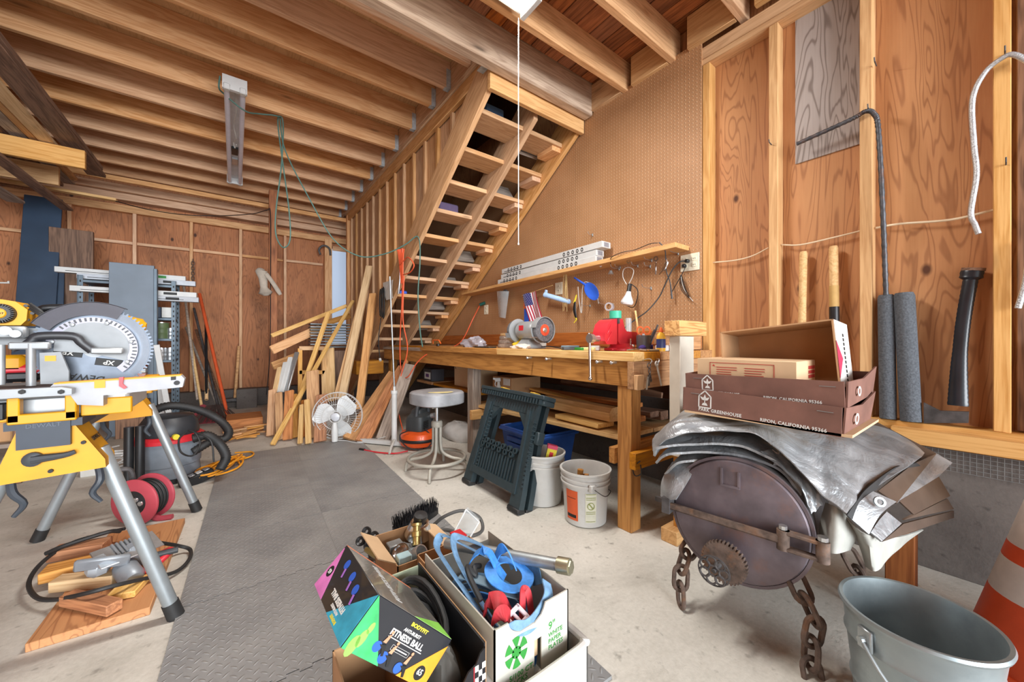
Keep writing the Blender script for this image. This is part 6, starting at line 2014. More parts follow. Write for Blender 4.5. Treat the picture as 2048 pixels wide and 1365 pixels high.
strap('webbing_strap', [(.70, .95, .335), (.735, .93, .35), (.745, .88, .345), (.735, .85, .31)], .034, SD, 'dark blue strap against the carton wall', up=(-1, -.2, .3))
strap('webbing_strap', [(.535, .765, .285), (.57, .757, .31), (.61, .752, .30), (.655, .757, .305), (.70, .765, .335), (.725, .80, .35)], .034, SBD, 'worn blue strap drooping over the notched front edge', up=(0, -1, .35))
strap('red_strap', [(.55, .87, .29), (.56, .85, .33), (.585, .83, .34), (.60, .82, .31), (.61, .81, .28)], .045, SR, 'crumpled red strap at the near corner of the carton', up=(.5, -.6, .6))
strap('red_strap', [(.53, .82, .27), (.55, .80, .32), (.575, .79, .33), (.59, .785, .29)], .04, SR, 'red strap loop beside the pale buckle', up=(.5, -.6, .6))
strap('red_strap', [(.635, .80, .27), (.645, .81, .335), (.655, .82, .345), (.665, .81, .335), (.67, .80, .27)], .02, SR, 'thin red strap standing up like a loop', up=(0, -1, .2))
bk = thing('strap_buckle', 'pale plastic buckle lying among the red straps', 'buckle', (.60, .785, .30))
Mbk = Matrix.Translation((.605, .785, .305)) @ Matrix.Rotation(R(25), 4, 'X') @ Matrix.Rotation(R(15), 4, 'Z')
b = B().bbox(-.028, .028, -.024, -.012, 0, .008, .002, Mbk).bbox(-.028, .028, .012, .024, 0, .008, .002, Mbk).bbox(-.03, -.018, -.024, .024, 0, .008, .002, Mbk).bbox(.018, .03, -.024, .024, 0, .008, .002, Mbk).bbox(-.005, .005, -.02, .02, 0, .006, .002, Mbk)
b.done('buckle_frame', paint('pale_pink_plastic', '#dcc9cf', .4), bk)
tube('black_bungee', [(.545, .87, .33), (.545, .93, .365), (.56, .97, .37), (.575, .95, .35), (.585, .97, .36), (.61, .98, .35)], .008, BLACKR, seg=8, sm=5, label='black rubber tie twisted among the blue straps', cat='strap')
for k in range(3):
    strap('webbing_strap', ring((.63, .95, .24 - .04 * k), .10, .16, 3 * k, 4), .03, (SD, SBD, SB)[k], ('coiled navy strap deep in the carton', 'coiled worn strap deeper in the carton', 'coiled blue strap at the carton bottom')[k], True)

# ---- galvanized pipe lying across
p0, p1 = V((.615, 1.215, .315)), V((.785, .80, .375))
gp = thing('steel_pipe', 'grey galvanized pipe with capped end lying across the cartons', 'pipe', (p0 + p1) / 2)
B().cyl(p0, p1, .018, 18).done('pipe', GALV, gp)
dp = (p1 - p0).normalized()
B().cyl(p1 - dp * .01, p1 + dp * .028, .0235, 18).cyl(p1 + dp * .028, p1 + dp * .034, .0185, 6).done('end_cap', paint('brassy_zinc', '#b0ab92', .35, .8, .15), gp)

# ---- hardware carton
hc = thing('hardware_carton', 'small open brown carton full of lamp fittings', 'box', (.58, 1.46, .012))
hx0, hx1, hy0, hy1, hz = .475, .675, 1.33, 1.60, .225
B().box(hx0, hx1, hy0, hy1, .012, .016).done('bottom_panel', CARD, hc)
for a in ((hx0, hx0 + .004, hy0, hy1), (hx1 - .004, hx1, hy0, hy1), (hx0, hx1, hy0, hy0 + .004), (hx0, hx1, hy1 - .004, hy1)):
    B().box(*a, .012, hz).done('wall_panel', CARD, hc)
board('flap', (hx0 - .03, hy0 + .02, hz + .02), (hx0 - .03, hy1 - .02, hz + .02), .08, .004, CARDL, hc, up=(.5, 0, .8), bev=0)
board('flap', (hx1 + .03, hy0 + .02, hz - .01), (hx1 + .03, hy1 - .02, hz - .01), .08, .004, CARDL, hc, up=(.35, 0, .9), bev=0)
HG = 'lamp fittings in the small brown carton'
M1 = Matrix.Translation((.645, 1.545, .20)) @ Matrix.Rotation(R(15), 4, 'X')
bl1 = thing('lamp_reflector', 'shiny chrome lamp reflector sitting on the carton', 'reflector', (.645, 1.545, .2), group=HG)
B().lathe([(.058, 0), (.06, .004), (.04, .06), (.034, .062), (.034, .07), (.0, .07)], M1, 28).done('bell', CHROME, bl1)
B().lathe([(.026, .07), (.03, .085), (.028, .10), (0, .102)], M1, 18).done('socket', BLACKP, bl1)
br = thing('brass_fitting', 'brass pipe fitting standing in the hardware carton', 'fitting', (.60, 1.50, .2), group=HG)
Mz = Matrix.Translation((.605, 1.47, .20)) @ Matrix.Rotation(R(-25), 4, 'X') @ Matrix.Rotation(R(10), 4, 'Y')
BRS = paint('brass', '#c2b074', .3, .85, .08)
B().lathe([(0, 0), (.016, 0), (.016, .03), (.02, .032), (.02, .05), (.014, .052), (.014, .07), (.022, .072), (.022, .082), (0, .084)], Mz, 14).done('brass_body', BRS, br)
for k, (x, y, z, r, h, tx, ty, m, lb) in enumerate(((.57, 1.41, .19, .03, .05, 50, 20, ALU, 'silver lamp cup lying in the hardware carton'), (.53, 1.39, .18, .026, .04, -40, 30, STEEL, 'steel knock-out ring fitting in the hardware carton'), (.54, 1.46, .19, .034, .02, 20, -30, CHROME, 'round chrome cover plate in the hardware carton'), (.50, 1.42, .19, .02, .05, 70, 0, STEEL, 'steel coupling at the carton corner'))):
    Mk = Matrix.Translation((x, y, z)) @ Matrix.Rotation(R(tx), 4, 'X') @ Matrix.Rotation(R(ty), 4, 'Y')
    B().lathe([(0, 0), (r * .7, 0), (r, h * .4), (r, h), (r * .85, h), (r * .85, h * .45), (r * .55, .006), (0, .006)], Mk, 20).done('lamp_fitting', m, label=lb, cat='fitting', group=HG)
abox('plastic_packet', .485, .535, 1.34, 1.38, .17, .245, paint('pale_blue_packet', '#b9dbe2', .3, alpha=.85), label='pale blue plastic packet at the carton corner', cat='packet')
abox('switch_box', .50, .56, 1.49, 1.54, .17, .215, GALV, label='galvanized switch box lying in the hardware carton', cat='electrical box')
blob('fitting_heap', (.575, 1.45, .10), .09, .12, .07, .08, GALV, 31, kind='stuff', label='jumble of small metal fittings filling the carton', cat='fittings')
open_carton('second_carton', 'open tan carton wedged behind the strap carton', .545, .77, 1.22, 1.32, .012, .25, CARD, CARD)
board('flat_cardboard', (.86, 1.62, .03), (.74, 1.28, .08), .2, .005, CARDL, label='flattened piece of tan cardboard behind the pipe', cat='cardboard', bev=0)

# ---- scrub brush head
Bc = at(832, 1052, D=1.93)
Bc.z = .125
bd = V((.97, .05, .16)).normalized()
Mbh = frame(Bc, bd, (-.35, -.25, .9))
sb = thing('scrub_brush', 'black bristled deck brush head lying bristles up', 'brush', V((Bc.x, Bc.y, 0.012)))
pts = [(.115 * math.cos(q) * (1 if abs(math.cos(q)) < .8 else 1), .032 * math.sin(q)) for q in [k * math.pi / 12 for k in range(24)]]
pts = [(max(-.122, min(.122, x * 1.25)), y) for x, y in pts]
B().prism(pts, -.03, .005, Mbh).done('block', BLACKP, sb)
bs = B()
rb = random.Random(9)
for i in range(46):
    for j in range(9):
        x, y = -.115 + i * .0051 + rb.uniform(-.002, .002), -.026 + j * .0065 + rb.uniform(-.002, .002)
        bs.tube([Mbh @ V((x, y, .004)), Mbh @ V((x * 1.03 + rb.uniform(-.005, .005), y * 1.15 + rb.uniform(-.005, .005), .058 + rb.uniform(-.008, .006)))], [.0016, .0009], 3, caps=False)
bs.done('bristles', paint('bristle_black', '#2b2b2f', .7, 0, .3, 90), sb, kind='stuff')
B().bbox(-.02, .03, -.038, -.028, -.035, .0, .004, Mbh).done('handle_socket', paint('socket_grey', '#8b867c', .6), sb)
tube('coiled_hose', [at(868, 1050, D=1.95), at(890, 1033, D=1.95), at(925, 1022, D=1.98), at(958, 1035, D=1.98), at(965, 1060, D=1.92), at(945, 1072, D=1.85), at(915, 1066, D=1.85), at(885, 1060, D=1.88), at(850, 1068, D=1.84), at(800, 1074, D=1.8)], .009, paint('hose_grey', '#4c4b49', .6), seg=8, sm=6, label='dark grey hose looped beside the brush', cat='hose')
cl = thing('clear_clamshell', 'clear plastic clamshell package standing over the fittings', 'package', at(925, 1085, D=1.6))
CLR = paint('clear_pack_plastic', '#b9c0c2', .12, 0, .02, alpha=.2)
Q = [at(888, 1105, D=1.55), at(932, 1020, D=1.75), at(958, 1045, D=1.72), at(918, 1112, D=1.52)]
B().sheet(lambda u, v: (Q[0] * (1 - u) + Q[1] * u) * (1 - v) + (Q[3] * (1 - u) + Q[2] * u) * v + V((0, -.02, .02)) * math.sin(u * 3.1) * math.sin(v * 3.1), 10, 6, .003).done('front_shell', CLR, cl)
Q2 = [p + V((.03, .04, -.01)) for p in Q]
B().sheet(lambda u, v: (Q2[0] * (1 - u) + Q2[1] * u) * (1 - v) + (Q2[3] * (1 - u) + Q2[2] * u) * v, 8, 5, .003).done('back_shell', CLR, cl)
for a_, b_ in ((0, 1), (1, 2), (2, 3), (3, 0)):
    tube('shell_edge', [Q[a_], Q[b_]], .004, paint('clear_edge', '#e6eaeb', .15, 0, .02, alpha=.55), cl, 6)
abox('red_tab', .70, .75, 1.30, 1.36, .262, .27, RED, label='small red plastic tab at the end of the pipe', cat='tab')

# ---- faucet handle with rod
fhc = at(735, 1078, D=1.72)
fh = thing('faucet_valve', 'black four-lobed faucet handle on a valve stem', 'valve', V((fhc.x, fhc.y, .012)))
nd = V((-.35, -.55, .6)).normalized()
Mh_ = frame2(fhc, V((.8, -.6, 0)), V((.3, .45, .75)))
if (Mh_.to_3x3() @ V((0, 0, 1))).dot(nd) < 0:
    Mh_ = frame2(fhc, V((-.8, .6, 0)), V((.3, .45, .75)))
b = B()
for k in range(4):
    a = R(90 * k + 20)
    Mk = Mh_ @ Matrix.Translation((.032 * math.cos(a), .032 * math.sin(a), 0))
    b.lathe([(.008, -.008), (.02, -.008), (.021, .006), (.018, .009), (.008, .004)], Mk, 18, closed=True)
b.lathe([(0, -.01), (.015, -.01), (.015, .012), (0, .014)], Mh_, 14)
b.done('handle', BLACKP, fh)
B().tube([fhc, fhc - nd * .05, V((fhc.x + .03, fhc.y + .02, .03))], [.014, .018, .02], 12).done('valve_body', IRON, fh)
B().cyl(fhc + V((.02, -.01, -.02)), at(800, 1082, D=1.72), .008, 10).done('stem', BLACKP, fh)
B().tube([at(733, 1100, D=1.66), at(752, 1112, D=1.6), at(765, 1118, D=1.56)], [.012, .014, .012], 10).done('brass_elbow', BRS, fh)
blob('dark_rag', (.40, 1.52, .012), .05, .10, .04, .15, paint('rag_black', '#2e2c2b', .9), 17, label='dark crumpled rag between the cartons', cat='rag')
# ================================================================ miter saw stand
SILV = paint('cast_silver', '#7d8082', .5, .35, .08, 12)
SST = paint('saw_steel', '#8e9193', .45, .35, .06)
LEGM = paint('anodized_leg', '#9aa1a4', .4, .55, .05)
sd = thing('saw_stand', 'yellow steel miter saw stand on splayed grey tube legs', 'saw stand', (-.5, 2.45, 0))
def bracket(y0, y1, sx, zs):
    b = B()
    bot = [(-.585 + sx, .615 + zs), (-.345 + sx, .615 + zs)]
    pl = [(-.59 + sx, .61 + zs), (-.35 + sx, .622 + zs), (-.352 + sx, .65 + zs), (-.425 + sx, .785 + zs), (-.535 + sx, .785 + zs)]
    M = frame2(V((0, y0, 0)), (1, 0, 0), (0, 0, 1))
    b.prism(pl, -.006, 0, M)
    b.prism(pl, -(y1 - y0), -(y1 - y0) + .006, M)
    b.add([V((p[0], y, p[1])) for y in (y0, y1) for p in (pl[1], pl[2], pl[3])] , [(0, 3, 4, 1), (1, 4, 5, 2)])
    b.add([V((p[0], y, p[1])) for y in (y0, y1) for p in (pl[0], pl[4])], [(0, 1, 3, 2)])
    br_ = b.done('leg_bracket', YELLOW, sd, fix=False)
    return br_
b1_ = bracket(1.83, 1.95, 0, 0)
b2_ = bracket(2.93, 3.05, -.03, 0)
for y, x0, x1, xt, xb in ((1.89, -.37, -.178, 0, 0), (2.99, -.40, -.185, 0, 0)):
    for sgn in (1, -1):
        top = V((-.375 if sgn > 0 else -.56, y, .68)) if y < 2 else V((-.40 if sgn > 0 else -.58, y, .68))
        ft = V((x1 if sgn > 0 else -.83, y + (.0 if sgn > 0 else .05), .0))
        d = (top - ft).normalized()
        lg = B().cyl(ft + d * .05, top, .023, 18).done('leg', LEGM, sd)
        B().cyl(ft + d * .004, ft + d * .065, .027, 14, .026).done('rubber_foot', BLACKR, lg)
        lp = top + V((.0, -.03, -.09)) + d * -.0
        B().tube([lp + V((0, 0, .04)), lp + V((.01, -.02, -.01)), lp + V((.02 * sgn * -1 + .012, -.02, -.05)), lp + V((.012, -.02, -.085))], [.010, .011, .009, .006], 8, sm=4).done('release_lever', paint('lever_grey', '#343b43', .5), lg)
abox('beam', -.53, -.43, 1.86, 3.12, .735, .80, paint('beam_grey', '#6b6a66', .45, .4), sd)
B().box(-.56, -.40, 1.815, 1.96, .775, .80).box(-.535, -.425, 1.81, 1.825, .715, .80).done('clamp_shoe', paint('clamp_navy', '#2f3742', .5), sd)
fr = B()
for a in ((-.55, -.41, .795, .825), (-.55, -.525, .80, .90), (-.435, -.41, .80, .90)):
    fr.bbox(a[0], a[1], 1.80, 1.83, a[2], a[3], .003)
fr.done('mount_frame', YELLOW, sd)
fr = B()
fr.bbox(-.41, -.29, 1.84, 1.86, .80, .855, .003)
fr.done('mount_wing', YELLOW, sd)
fr = B().bbox(-.72, -.555, 1.84, 1.86, .80, .835, .003)
fr.done('mount_wing', YELLOW, sd)
B().bbox(-.36, -.31, 2.55, 2.62, .80, .88, .004).bbox(-.42, -.33, 2.55, 2.58, .79, .82, .003).done('rear_mount', YELLOW, sd)
M_ = frame2(V((-.47, 1.8275, .71)), (1, 0, 0), (0, 0, 1))
B().lathe([(0, 0), (.022, 0), (.022, .012), (.012, .018), (0, .018)], M_ @ Matrix.Translation((-.035, -.03, 0)), 18).tube([M_ @ V((-.035, -.03, .012)), M_ @ V((.03, -.027, .015)), M_ @ V((.055, -.02, .014))], [.014, .009, .007], 8, sm=3).done('lock_handle', DKGREY, sd)
for px_, pz in ((-.40, .715), (-.41, .79), (-.47, .635)):
    B().cyl(V((px_, 1.822, pz)), V((px_, 1.832, pz)), .006, 8).done('bolt', INK, sd)
st_ = B().box(-.352, -.350, 1.85, 1.90, .0, .0)
text('lettering', 'DEWALT', .020, INK, sd, frame2(V((-.386, 1.8905, .718)), (0, 1, 0), (-.48, 0, .88)) @ Matrix.Translation((0, 0, .002)), bold=.0003)
text('lettering', 'DEWALT', .018, paint('embossed_grey', '#4d5560', .5), sd, frame2(V((-.48, 1.812, .787)), (1, 0, 0), (0, 0, 1)) @ Matrix.Translation((0, -.002, .003)), bold=.0003)
b = B()
for k in range(6):
    Mk = frame2(V((-.62, 1.895, 0)), (1, 0, 0), (0, 0, 1))
st_ = None

# ================================================================ miter saw
ms = thing('miter_saw', 'yellow and silver sliding miter saw with a large blade', 'miter saw', (-.45, 2.0, .9))
Yb_ = 1.95
cbx = V((-.40, Yb_, 1.022))
Mbl = frame2(cbx, (1, 0, 0), (0, 0, 1))        # z = -y towards viewer
tt_ = []
for k in range(72):
    a = 2 * math.pi * k / 72
    for da, r in ((0, .1445), (.012, .1525), (.042, .1525), (.05, .1445)):
        tt_.append((r * math.cos(a + da), r * math.sin(a + da)))
BLD = paint('saw_blade_steel', '#5f6670', .42, .6, .15, 10)
bld = B().prism(tt_, -.0015, .0015, Mbl).done('blade', BLD, ms)
B().lathe([(0, .002), (.03, .002), (.03, .0035), (0, .0035)], Mbl, 24).done('arbor_washer', SST, bld)
text('lettering', 'DEWALT', .030, INK, bld, Mbl @ Matrix.Translation((-.035, -.098, .0022)) @ Matrix.Rotation(R(168), 4, 'Z'), bold=.0006)
text('lettering', 'XP', .022, INKW, bld, Mbl @ Matrix.Translation((.035, -.05, .0040)) @ Matrix.Rotation(R(170), 4, 'Z'), bold=.0004)
text('lettering', 'XP', .022, INKW, bld, Mbl @ Matrix.Translation((-.062, -.012, .0040)) @ Matrix.Rotation(R(170), 4, 'Z'), bold=.0004)
for x, y, a in ((.035, -.05, -10), (-.062, -.012, -10)):
    B().bbox(-.034, .034, -.013, .013, .0022, .0034, .001, Mbl @ Matrix.Translation((x, y, 0)) @ Matrix.Rotation(R(a), 4, 'Z')).done('blade_badge', INK, bld)
GRD = paint('smoked_guard', '#4a4850', .4, 0, .05, alpha=.78, spec=.25)
B().lathe([(.120, .012), (.142, .012), (.142, .014), (.120, .014)], Mbl, 40, closed=True, a0=R(-45), a1=R(62)).done('side_guard', paint('clear_guard', '#8b919b', .3, 0, .05, alpha=.22, spec=.3), ms, fix=True)
B().lathe([(.120, .012), (.166, .012), (.166, .016), (.120, .016)], Mbl, 40, closed=True, a0=R(62), a1=R(148)).lathe([(.164, -.03), (.167, -.03), (.167, .016), (.164, .016)], Mbl, 40, closed=True, a0=R(62), a1=R(148)).done('upper_guard', GRD, ms, fix=True)
B().lathe([(.088, .013), (.112, .013), (.112, .02), (.088, .02)], Mbl, 36, closed=True, a0=R(-50), a1=R(165)).done('guard_ring', paint('guard_dark', '#6d6a74', .3, .4), ms, fix=True)
b = B()
for k in range(26):
    a = R(-40 + k * 7)
    b.box(.098, .11, -.0025, .0025, .0202, .0215, Mbl @ Matrix.Rotation(a, 4, 'Z'))
b.done('guard_vents', BLACKP, ms, kind='stuff')
hp = [(0, -.02), (.085, -.05)] + [(.09 * math.cos(R(q)), .09 * math.sin(R(q))) for q in range(-20, 181, 10)] + [(-.09, -.01)]
B().prism(hp, .014, .022, Mbl @ Matrix.Translation((0, .004, 0))).done('guard_plate', SILV, ms)
for q in (-30, 15, 70, 120, 165):
    B().lathe([(0, .029), (.006, .028), (.007, .0225)], Mbl @ Matrix.Rotation(R(q), 4, 'Z') @ Matrix.Translation((.097, 0, 0)), 12).done('guard_screw', SST, ms)
A_ = lambda x, y, Y=1.90: at(x, y, Y=Y)
B().tube([A_(25, 702), A_(60, 684), A_(78, 673), A_(145, 673), A_(163, 686), A_(185, 702)], [.006, .012, .014, .014, .013, .014], 10, sm=5, flat=.6, up=(0, 1, 0)).done('guard_arm', paint('arm_black', '#26272b', .4), ms)
B().bbox(-.005, .075, -.011, .011, -.006, .006, .004, frame2(A_(185, 702, 1.895), (1, 0, -.02), (0, 0, 1))).done('arm_link', SST, ms)
# gear case and yellow motor
gc_ = B()
Mgc = frame2(V((0, 1.99, 0)), (1, 0, 0), (0, 0, 1))
def P2(x, y, Y=1.99):
    p = at(x, y, Y=Y)
    return (p.x, p.z)
gc_.prism([P2(-60, 690), P2(-60, 652), P2(0, 655), P2(95, 658), P2(150, 640), P2(175, 640), P2(160, 672), P2(90, 690)], -.05, .03, Mgc)
gc_.done('gear_case', SILV, ms)
B().prism([P2(96, 660), P2(112, 647), P2(150, 636), P2(172, 634), P2(165, 652), P2(145, 660)], .031, .038, Mgc).done('yellow_housing', YELLOW, ms)
text('lettering', 'DEWALT', .016, INK, ms, Mgc @ Matrix.Translation((P2(128, 650)[0] + .03, P2(128, 650)[1] + .002, .0385)), bold=.0003)
mc = at(6, 628, Y=1.95)
Mm_ = frame2(mc, (1, 0, 0), (0, 0, 1))
B().lathe([(0, .03), (.024, .03), (.030, .022), (.032, .01), (.032, -.04), (0, -.04)], Mm_, 28).done('motor_vent', BLACKP, ms)
vt = B()
for k in range(30):
    vt.box(.017, .031, -.001, .001, .018, .031, Mm_ @ Matrix.Rotation(R(12 * k), 4, 'Z'))
vt.done('vent_ribs', DKGREY, ms, kind='stuff')
B().lathe([(0, .036), (.014, .034), (.017, .029), (0, .029)], Mm_, 24).done('motor_cap', YELLOW, ms)
text('lettering', 'DEWALT', .007, INK, ms, Mm_ @ Matrix.Translation((-.002, 0, .0368)), bold=.0003)
B().prism([P2(-40, 595), P2(20, 602), P2(45, 606), P2(68, 622), P2(66, 642), P2(55, 652), P2(-40, 652)], -.06, .05, Mgc).done('motor_body', YELLOW, ms)
for x, y in ((53, 612), (66, 627), (56, 640)):
    p = at(x, y, Y=1.958)
    B().cyl(p, p + V((0, -.006, 0)), .005, 8).done('motor_screw', BLACKP, ms)
tube('carry_handle', [at(80, 630, Y=1.99), at(88, 617, Y=1.99), at(150, 617, Y=1.99), at(160, 630, Y=1.99)], .012, BLACKP, ms, 10, sm=4)
for k in range(3):
    tube('motor_cord', [at(60, 608 + 5 * k, Y=1.95), at(80, 622 + 4 * k, Y=1.94), at(100, 640 + 3 * k, Y=1.95), at(115, 648, Y=1.96)], .005, BLACKR, ms, 6, sm=4)
blob('trigger_handle', (0, 0, 0), .01, .01, .01, 0, YELLOW, 1)
_o = bpy.data.objects['trigger_handle']
bpy.data.objects.remove(_o)
hc_ = at(278, 652, Y=2.1)
B().tube([hc_ + V((-.04, 0, .02)), hc_, hc_ + V((.02, 0, -.005))], [.022, .03, .016], 12, sm=4).done('trigger_handle', YELLOW, ms)
# slide rails and fence
for k, (x, y0, y1) in enumerate(((2, 690, 770), (62, 688, 772))):
    B().cyl(at(x, y0, Y=1.88), at(x, y1, Y=1.88), .011 if k else .009, 12).done('clamp_post', SST, ms)
B().bbox(-.04, .045, -.012, .012, -.01, .01, .004, frame2(at(58, 692, Y=1.88), (1, 0, 0), (0, 0, 1))).done('clamp_arm', SST, ms)
B().bbox(-.05, .05, -.02, .02, -.016, .012, .006, frame2(at(5, 665, Y=1.92), (1, 0, 0), (0, 0, 1))).cyl(at(10, 662, Y=1.87), at(10, 662, Y=1.9), .014, 14).cyl(at(30, 668, Y=1.87), at(30, 668, Y=1.9), .012, 14).done('rail_clamp', SST, ms)
fe_ = B()
fe_.prism([P2(84, 768, 1.9), P2(82, 706, 1.9), P2(124, 704, 1.9), P2(140, 742, 1.9), P2(140, 768, 1.9)], 0, .012, frame2(V((0, 1.9, 0)), (1, 0, 0), (0, 0, 1)))
fe_.done('fence', SILV, ms)
B().box(-.012, .012, -.009, .009, .0125, .0135, frame2(at(104, 717, Y=1.9), (1, 0, 0), (0, 0, 1))).done('warning_sticker', YELLOW, ms)
B().bbox(-.80, -.345, 1.80, 2.25, .872, .892, .004).done('table', SILV, ms)
B().bbox(-.80, -.30, 1.86, 2.2, .80, .872, .01).done('base_casting', paint('base_silver', '#a4a6a7', .4, .5), ms)  # plain silver of the base casting
ar = B().prism([P2(90, 790, 1.84), P2(120, 765, 1.84), P2(365, 749, 1.84), P2(372, 756, 1.84), P2(368, 772, 1.84), P2(215, 788, 1.84), P2(215, 808, 1.84), P2(165, 806, 1.84), P2(152, 788, 1.84)], 0, .05, frame2(V((0, 1.84, 0)), (1, 0, 0), (0, 0, 1)))
ar.done('front_arm', paint('arm_white_silver', '#98989b', .5, .25), ms)
B().prism([P2(120, 764, 1.84), P2(365, 748, 1.84), P2(365, 750.5, 1.84), P2(120, 766.5, 1.84)], 0, .052, frame2(V((0, 1.84, 0)), (1, 0, 0), (0, 0, 1))).done('scale_strip', YELLOW, ms)
Mp_ = frame2(V((0, 1.788, 0)), (1, 0, 0), (0, 0, 1))
B().prism([P2(189, 761, 1.79), P2(211, 760, 1.79), P2(211, 776, 1.79), P2(189, 777, 1.79)], 0, .001, Mp_).done('warning_sticker', YELLOW, ms)
B().prism([P2(240, 755, 1.79), P2(249, 754, 1.79), P2(247, 768, 1.79), P2(255, 775, 1.79), P2(250, 778, 1.79), P2(240, 772, 1.79)], 0, .012, Mp_).done('red_pointer', RED, ms)
B().prism([P2(342, 754, 1.79), P2(352, 753, 1.79), P2(352, 760, 1.79), P2(342, 761, 1.79)], 0, .001, Mp_).done('slot', INK, ms)
B().lathe([(0, 0), (.008, 0), (.008, .006), (0, .006)], Mp_ @ Matrix.Translation((P2(354, 766, 1.79)[0], P2(354, 766, 1.79)[1], 0)), 12).done('pivot_bolt', INK, ms)
B().prism([P2(-60, 800, 1.78), P2(-60, 782, 1.78), P2(130, 773, 1.78), P2(150, 776, 1.78), P2(150, 787, 1.78), P2(130, 789, 1.78)], 0, .03, frame2(V((0, 1.78, 0)), (1, 0, 0), (0, 0, 1))).done('mount_rail', SST, ms)
for x in (45, 123):
    p = at(x, 784, Y=1.75)
    B().cyl(p, p + V((0, -.008, 0)), .007, 6).done('rail_bolt', INK, ms)
abox('infeed_box', -.86, -.56, 1.82, 2.1, .81, .86, BLACKP, ms)
for k, (x, y, sx, sz, m, nm, lb) in enumerate(((10, 728, .05, .06, YELLOW, 'cordless_drill', 'yellow cordless drill lying behind the miter saw clamp'), (60, 738, .10, .035, RED, 'red_packet', 'red and white packet on the saw table'), (48, 752, .04, .04, BLACKP, 'black_jar', 'round black knob behind the clamp post'))):
    p = at(x, y, Y=2.06)
    B().bbox(-sx, sx, -.03, .03, -sz / 2, sz / 2, .012, Matrix.Translation(p)).done(nm, m, label=lb, cat=nm.split('_')[-1])

# ================================================================ shop vacuum
vc = V((-.40, 3.83, 0))
T = Matrix.Translation(vc)
va_ = thing('shop_vacuum', 'grey and red wet-dry shop vacuum with ribbed hose', 'vacuum cleaner', vc)
B().lathe([(0, .03), (.18, .03), (.185, .05), (.178, .12), (.186, .125), (.19, .2), (.198, .3), (0, .3)], T, 36).done('tank', paint('vac_grey', '#7b838c', .45), va_)
B().lathe([(0, 0), (.19, 0), (.19, .032), (.17, .04), (0, .04)], T, 30).done('caster_base', BLACKP, va_)
B().lathe([(.20, .295), (.215, .3), (.215, .325), (.19, .345), (0, .346)], T, 36).done('red_rim', RED, va_)
B().lathe([(.175, .345), (.178, .36), (.168, .43), (.14, .475), (.09, .49), (0, .492)], T, 36).done('motor_dome', paint('vac_black', '#2d3034', .45), va_)
B().cyl(vc + V((.05, -.19, .35)), vc + V((.06, -.215, .35)), .02, 12).done('yellow_switch', INKY, va_)
for sgn, dx in ((1, -.13), (1, -.075)):
    B().cyl(vc + V((dx - .05, -.25, .01)), vc + V((dx - .05, -.235, .46)), .026, 14).done('extension_wand', BLACKP, va_)
def ribbed(nm, pts, r, mat, par):
    P_ = smooth_path(pts, 14)
    # resample so that ribs are even
    rs = [r * (1.0 if i % 2 else .86) for i in range(len(P_))]
    return B().tube(P_, rs, 12).done(nm, mat, par, ang=80)
ribbed('hose', [at(300, 850, D=2.75), at(305, 825, D=2.75), at(340, 812, D=2.8), at(390, 818, D=2.9), at(435, 838, D=3.0), at(457, 862, D=3.0), at(450, 878, D=2.95), at(425, 882, D=2.9), at(385, 905, D=2.8)], .032, BLACKR, va_)
ribbed('hose_end', [at(385, 878, D=2.65), at(415, 872, D=2.7), at(440, 890, D=2.75), at(452, 915, D=2.75), at(440, 940, D=2.7)], .034, BLACKR, va_)
tube('power_cord', [at(372, 865, D=2.6), at(358, 880, D=2.55), at(362, 905, D=2.55), at(385, 912, D=2.55), at(400, 890, D=2.6), at(392, 868, D=2.6), at(378, 862, D=2.6), at(420, 880, D=2.62), at(428, 925, D=2.62)], .006, BLACKR, va_, 8, sm=6)

# yellow extension cord and power strip
pts = []
rc = random.Random(3)
for k in range(40):
    a = k * .9
    pts.append(V((-.08 + .12 * math.cos(a) * (1 + .25 * math.sin(k * .37)), 3.78 + .2 * math.sin(a * 1.07) * (1 + .2 * math.cos(k * .5)), .02 + .001 * k + .02 * rc.random())))
pts += [V((.05, 3.95, .03)), V((.13, 4.05, .025)), V((.12, 4.2, .02)), V((.0, 4.25, .02))]
tube('extension_lead', pts, .007, paint('cord_yellow', '#e89a22', .5), seg=8, sm=4, label='tangled yellow-orange extension cord beside the vacuum', cat='cord')
psx = at(392, 952, D=2.72)
ps_ = thing('power_strip', 'black power strip with grey sockets by the vacuum', 'power strip', V((psx.x, psx.y, 0)))
Mps = Matrix.Translation((psx.x, psx.y, .05)) @ Matrix.Rotation(R(20), 4, 'Z') @ Matrix.Rotation(R(-14), 4, 'Y')
B().bbox(-.10, .10, -.035, .035, -.05, .02, .006, Mps).done('strip_body', BLACKP, ps_)
for k in range(4):
    B().bbox(-.085 + k * .045, -.05 + k * .045, -.025, .025, .02, .028, .003, Mps).done('socket', ALU if k % 2 else OFFW, ps_)

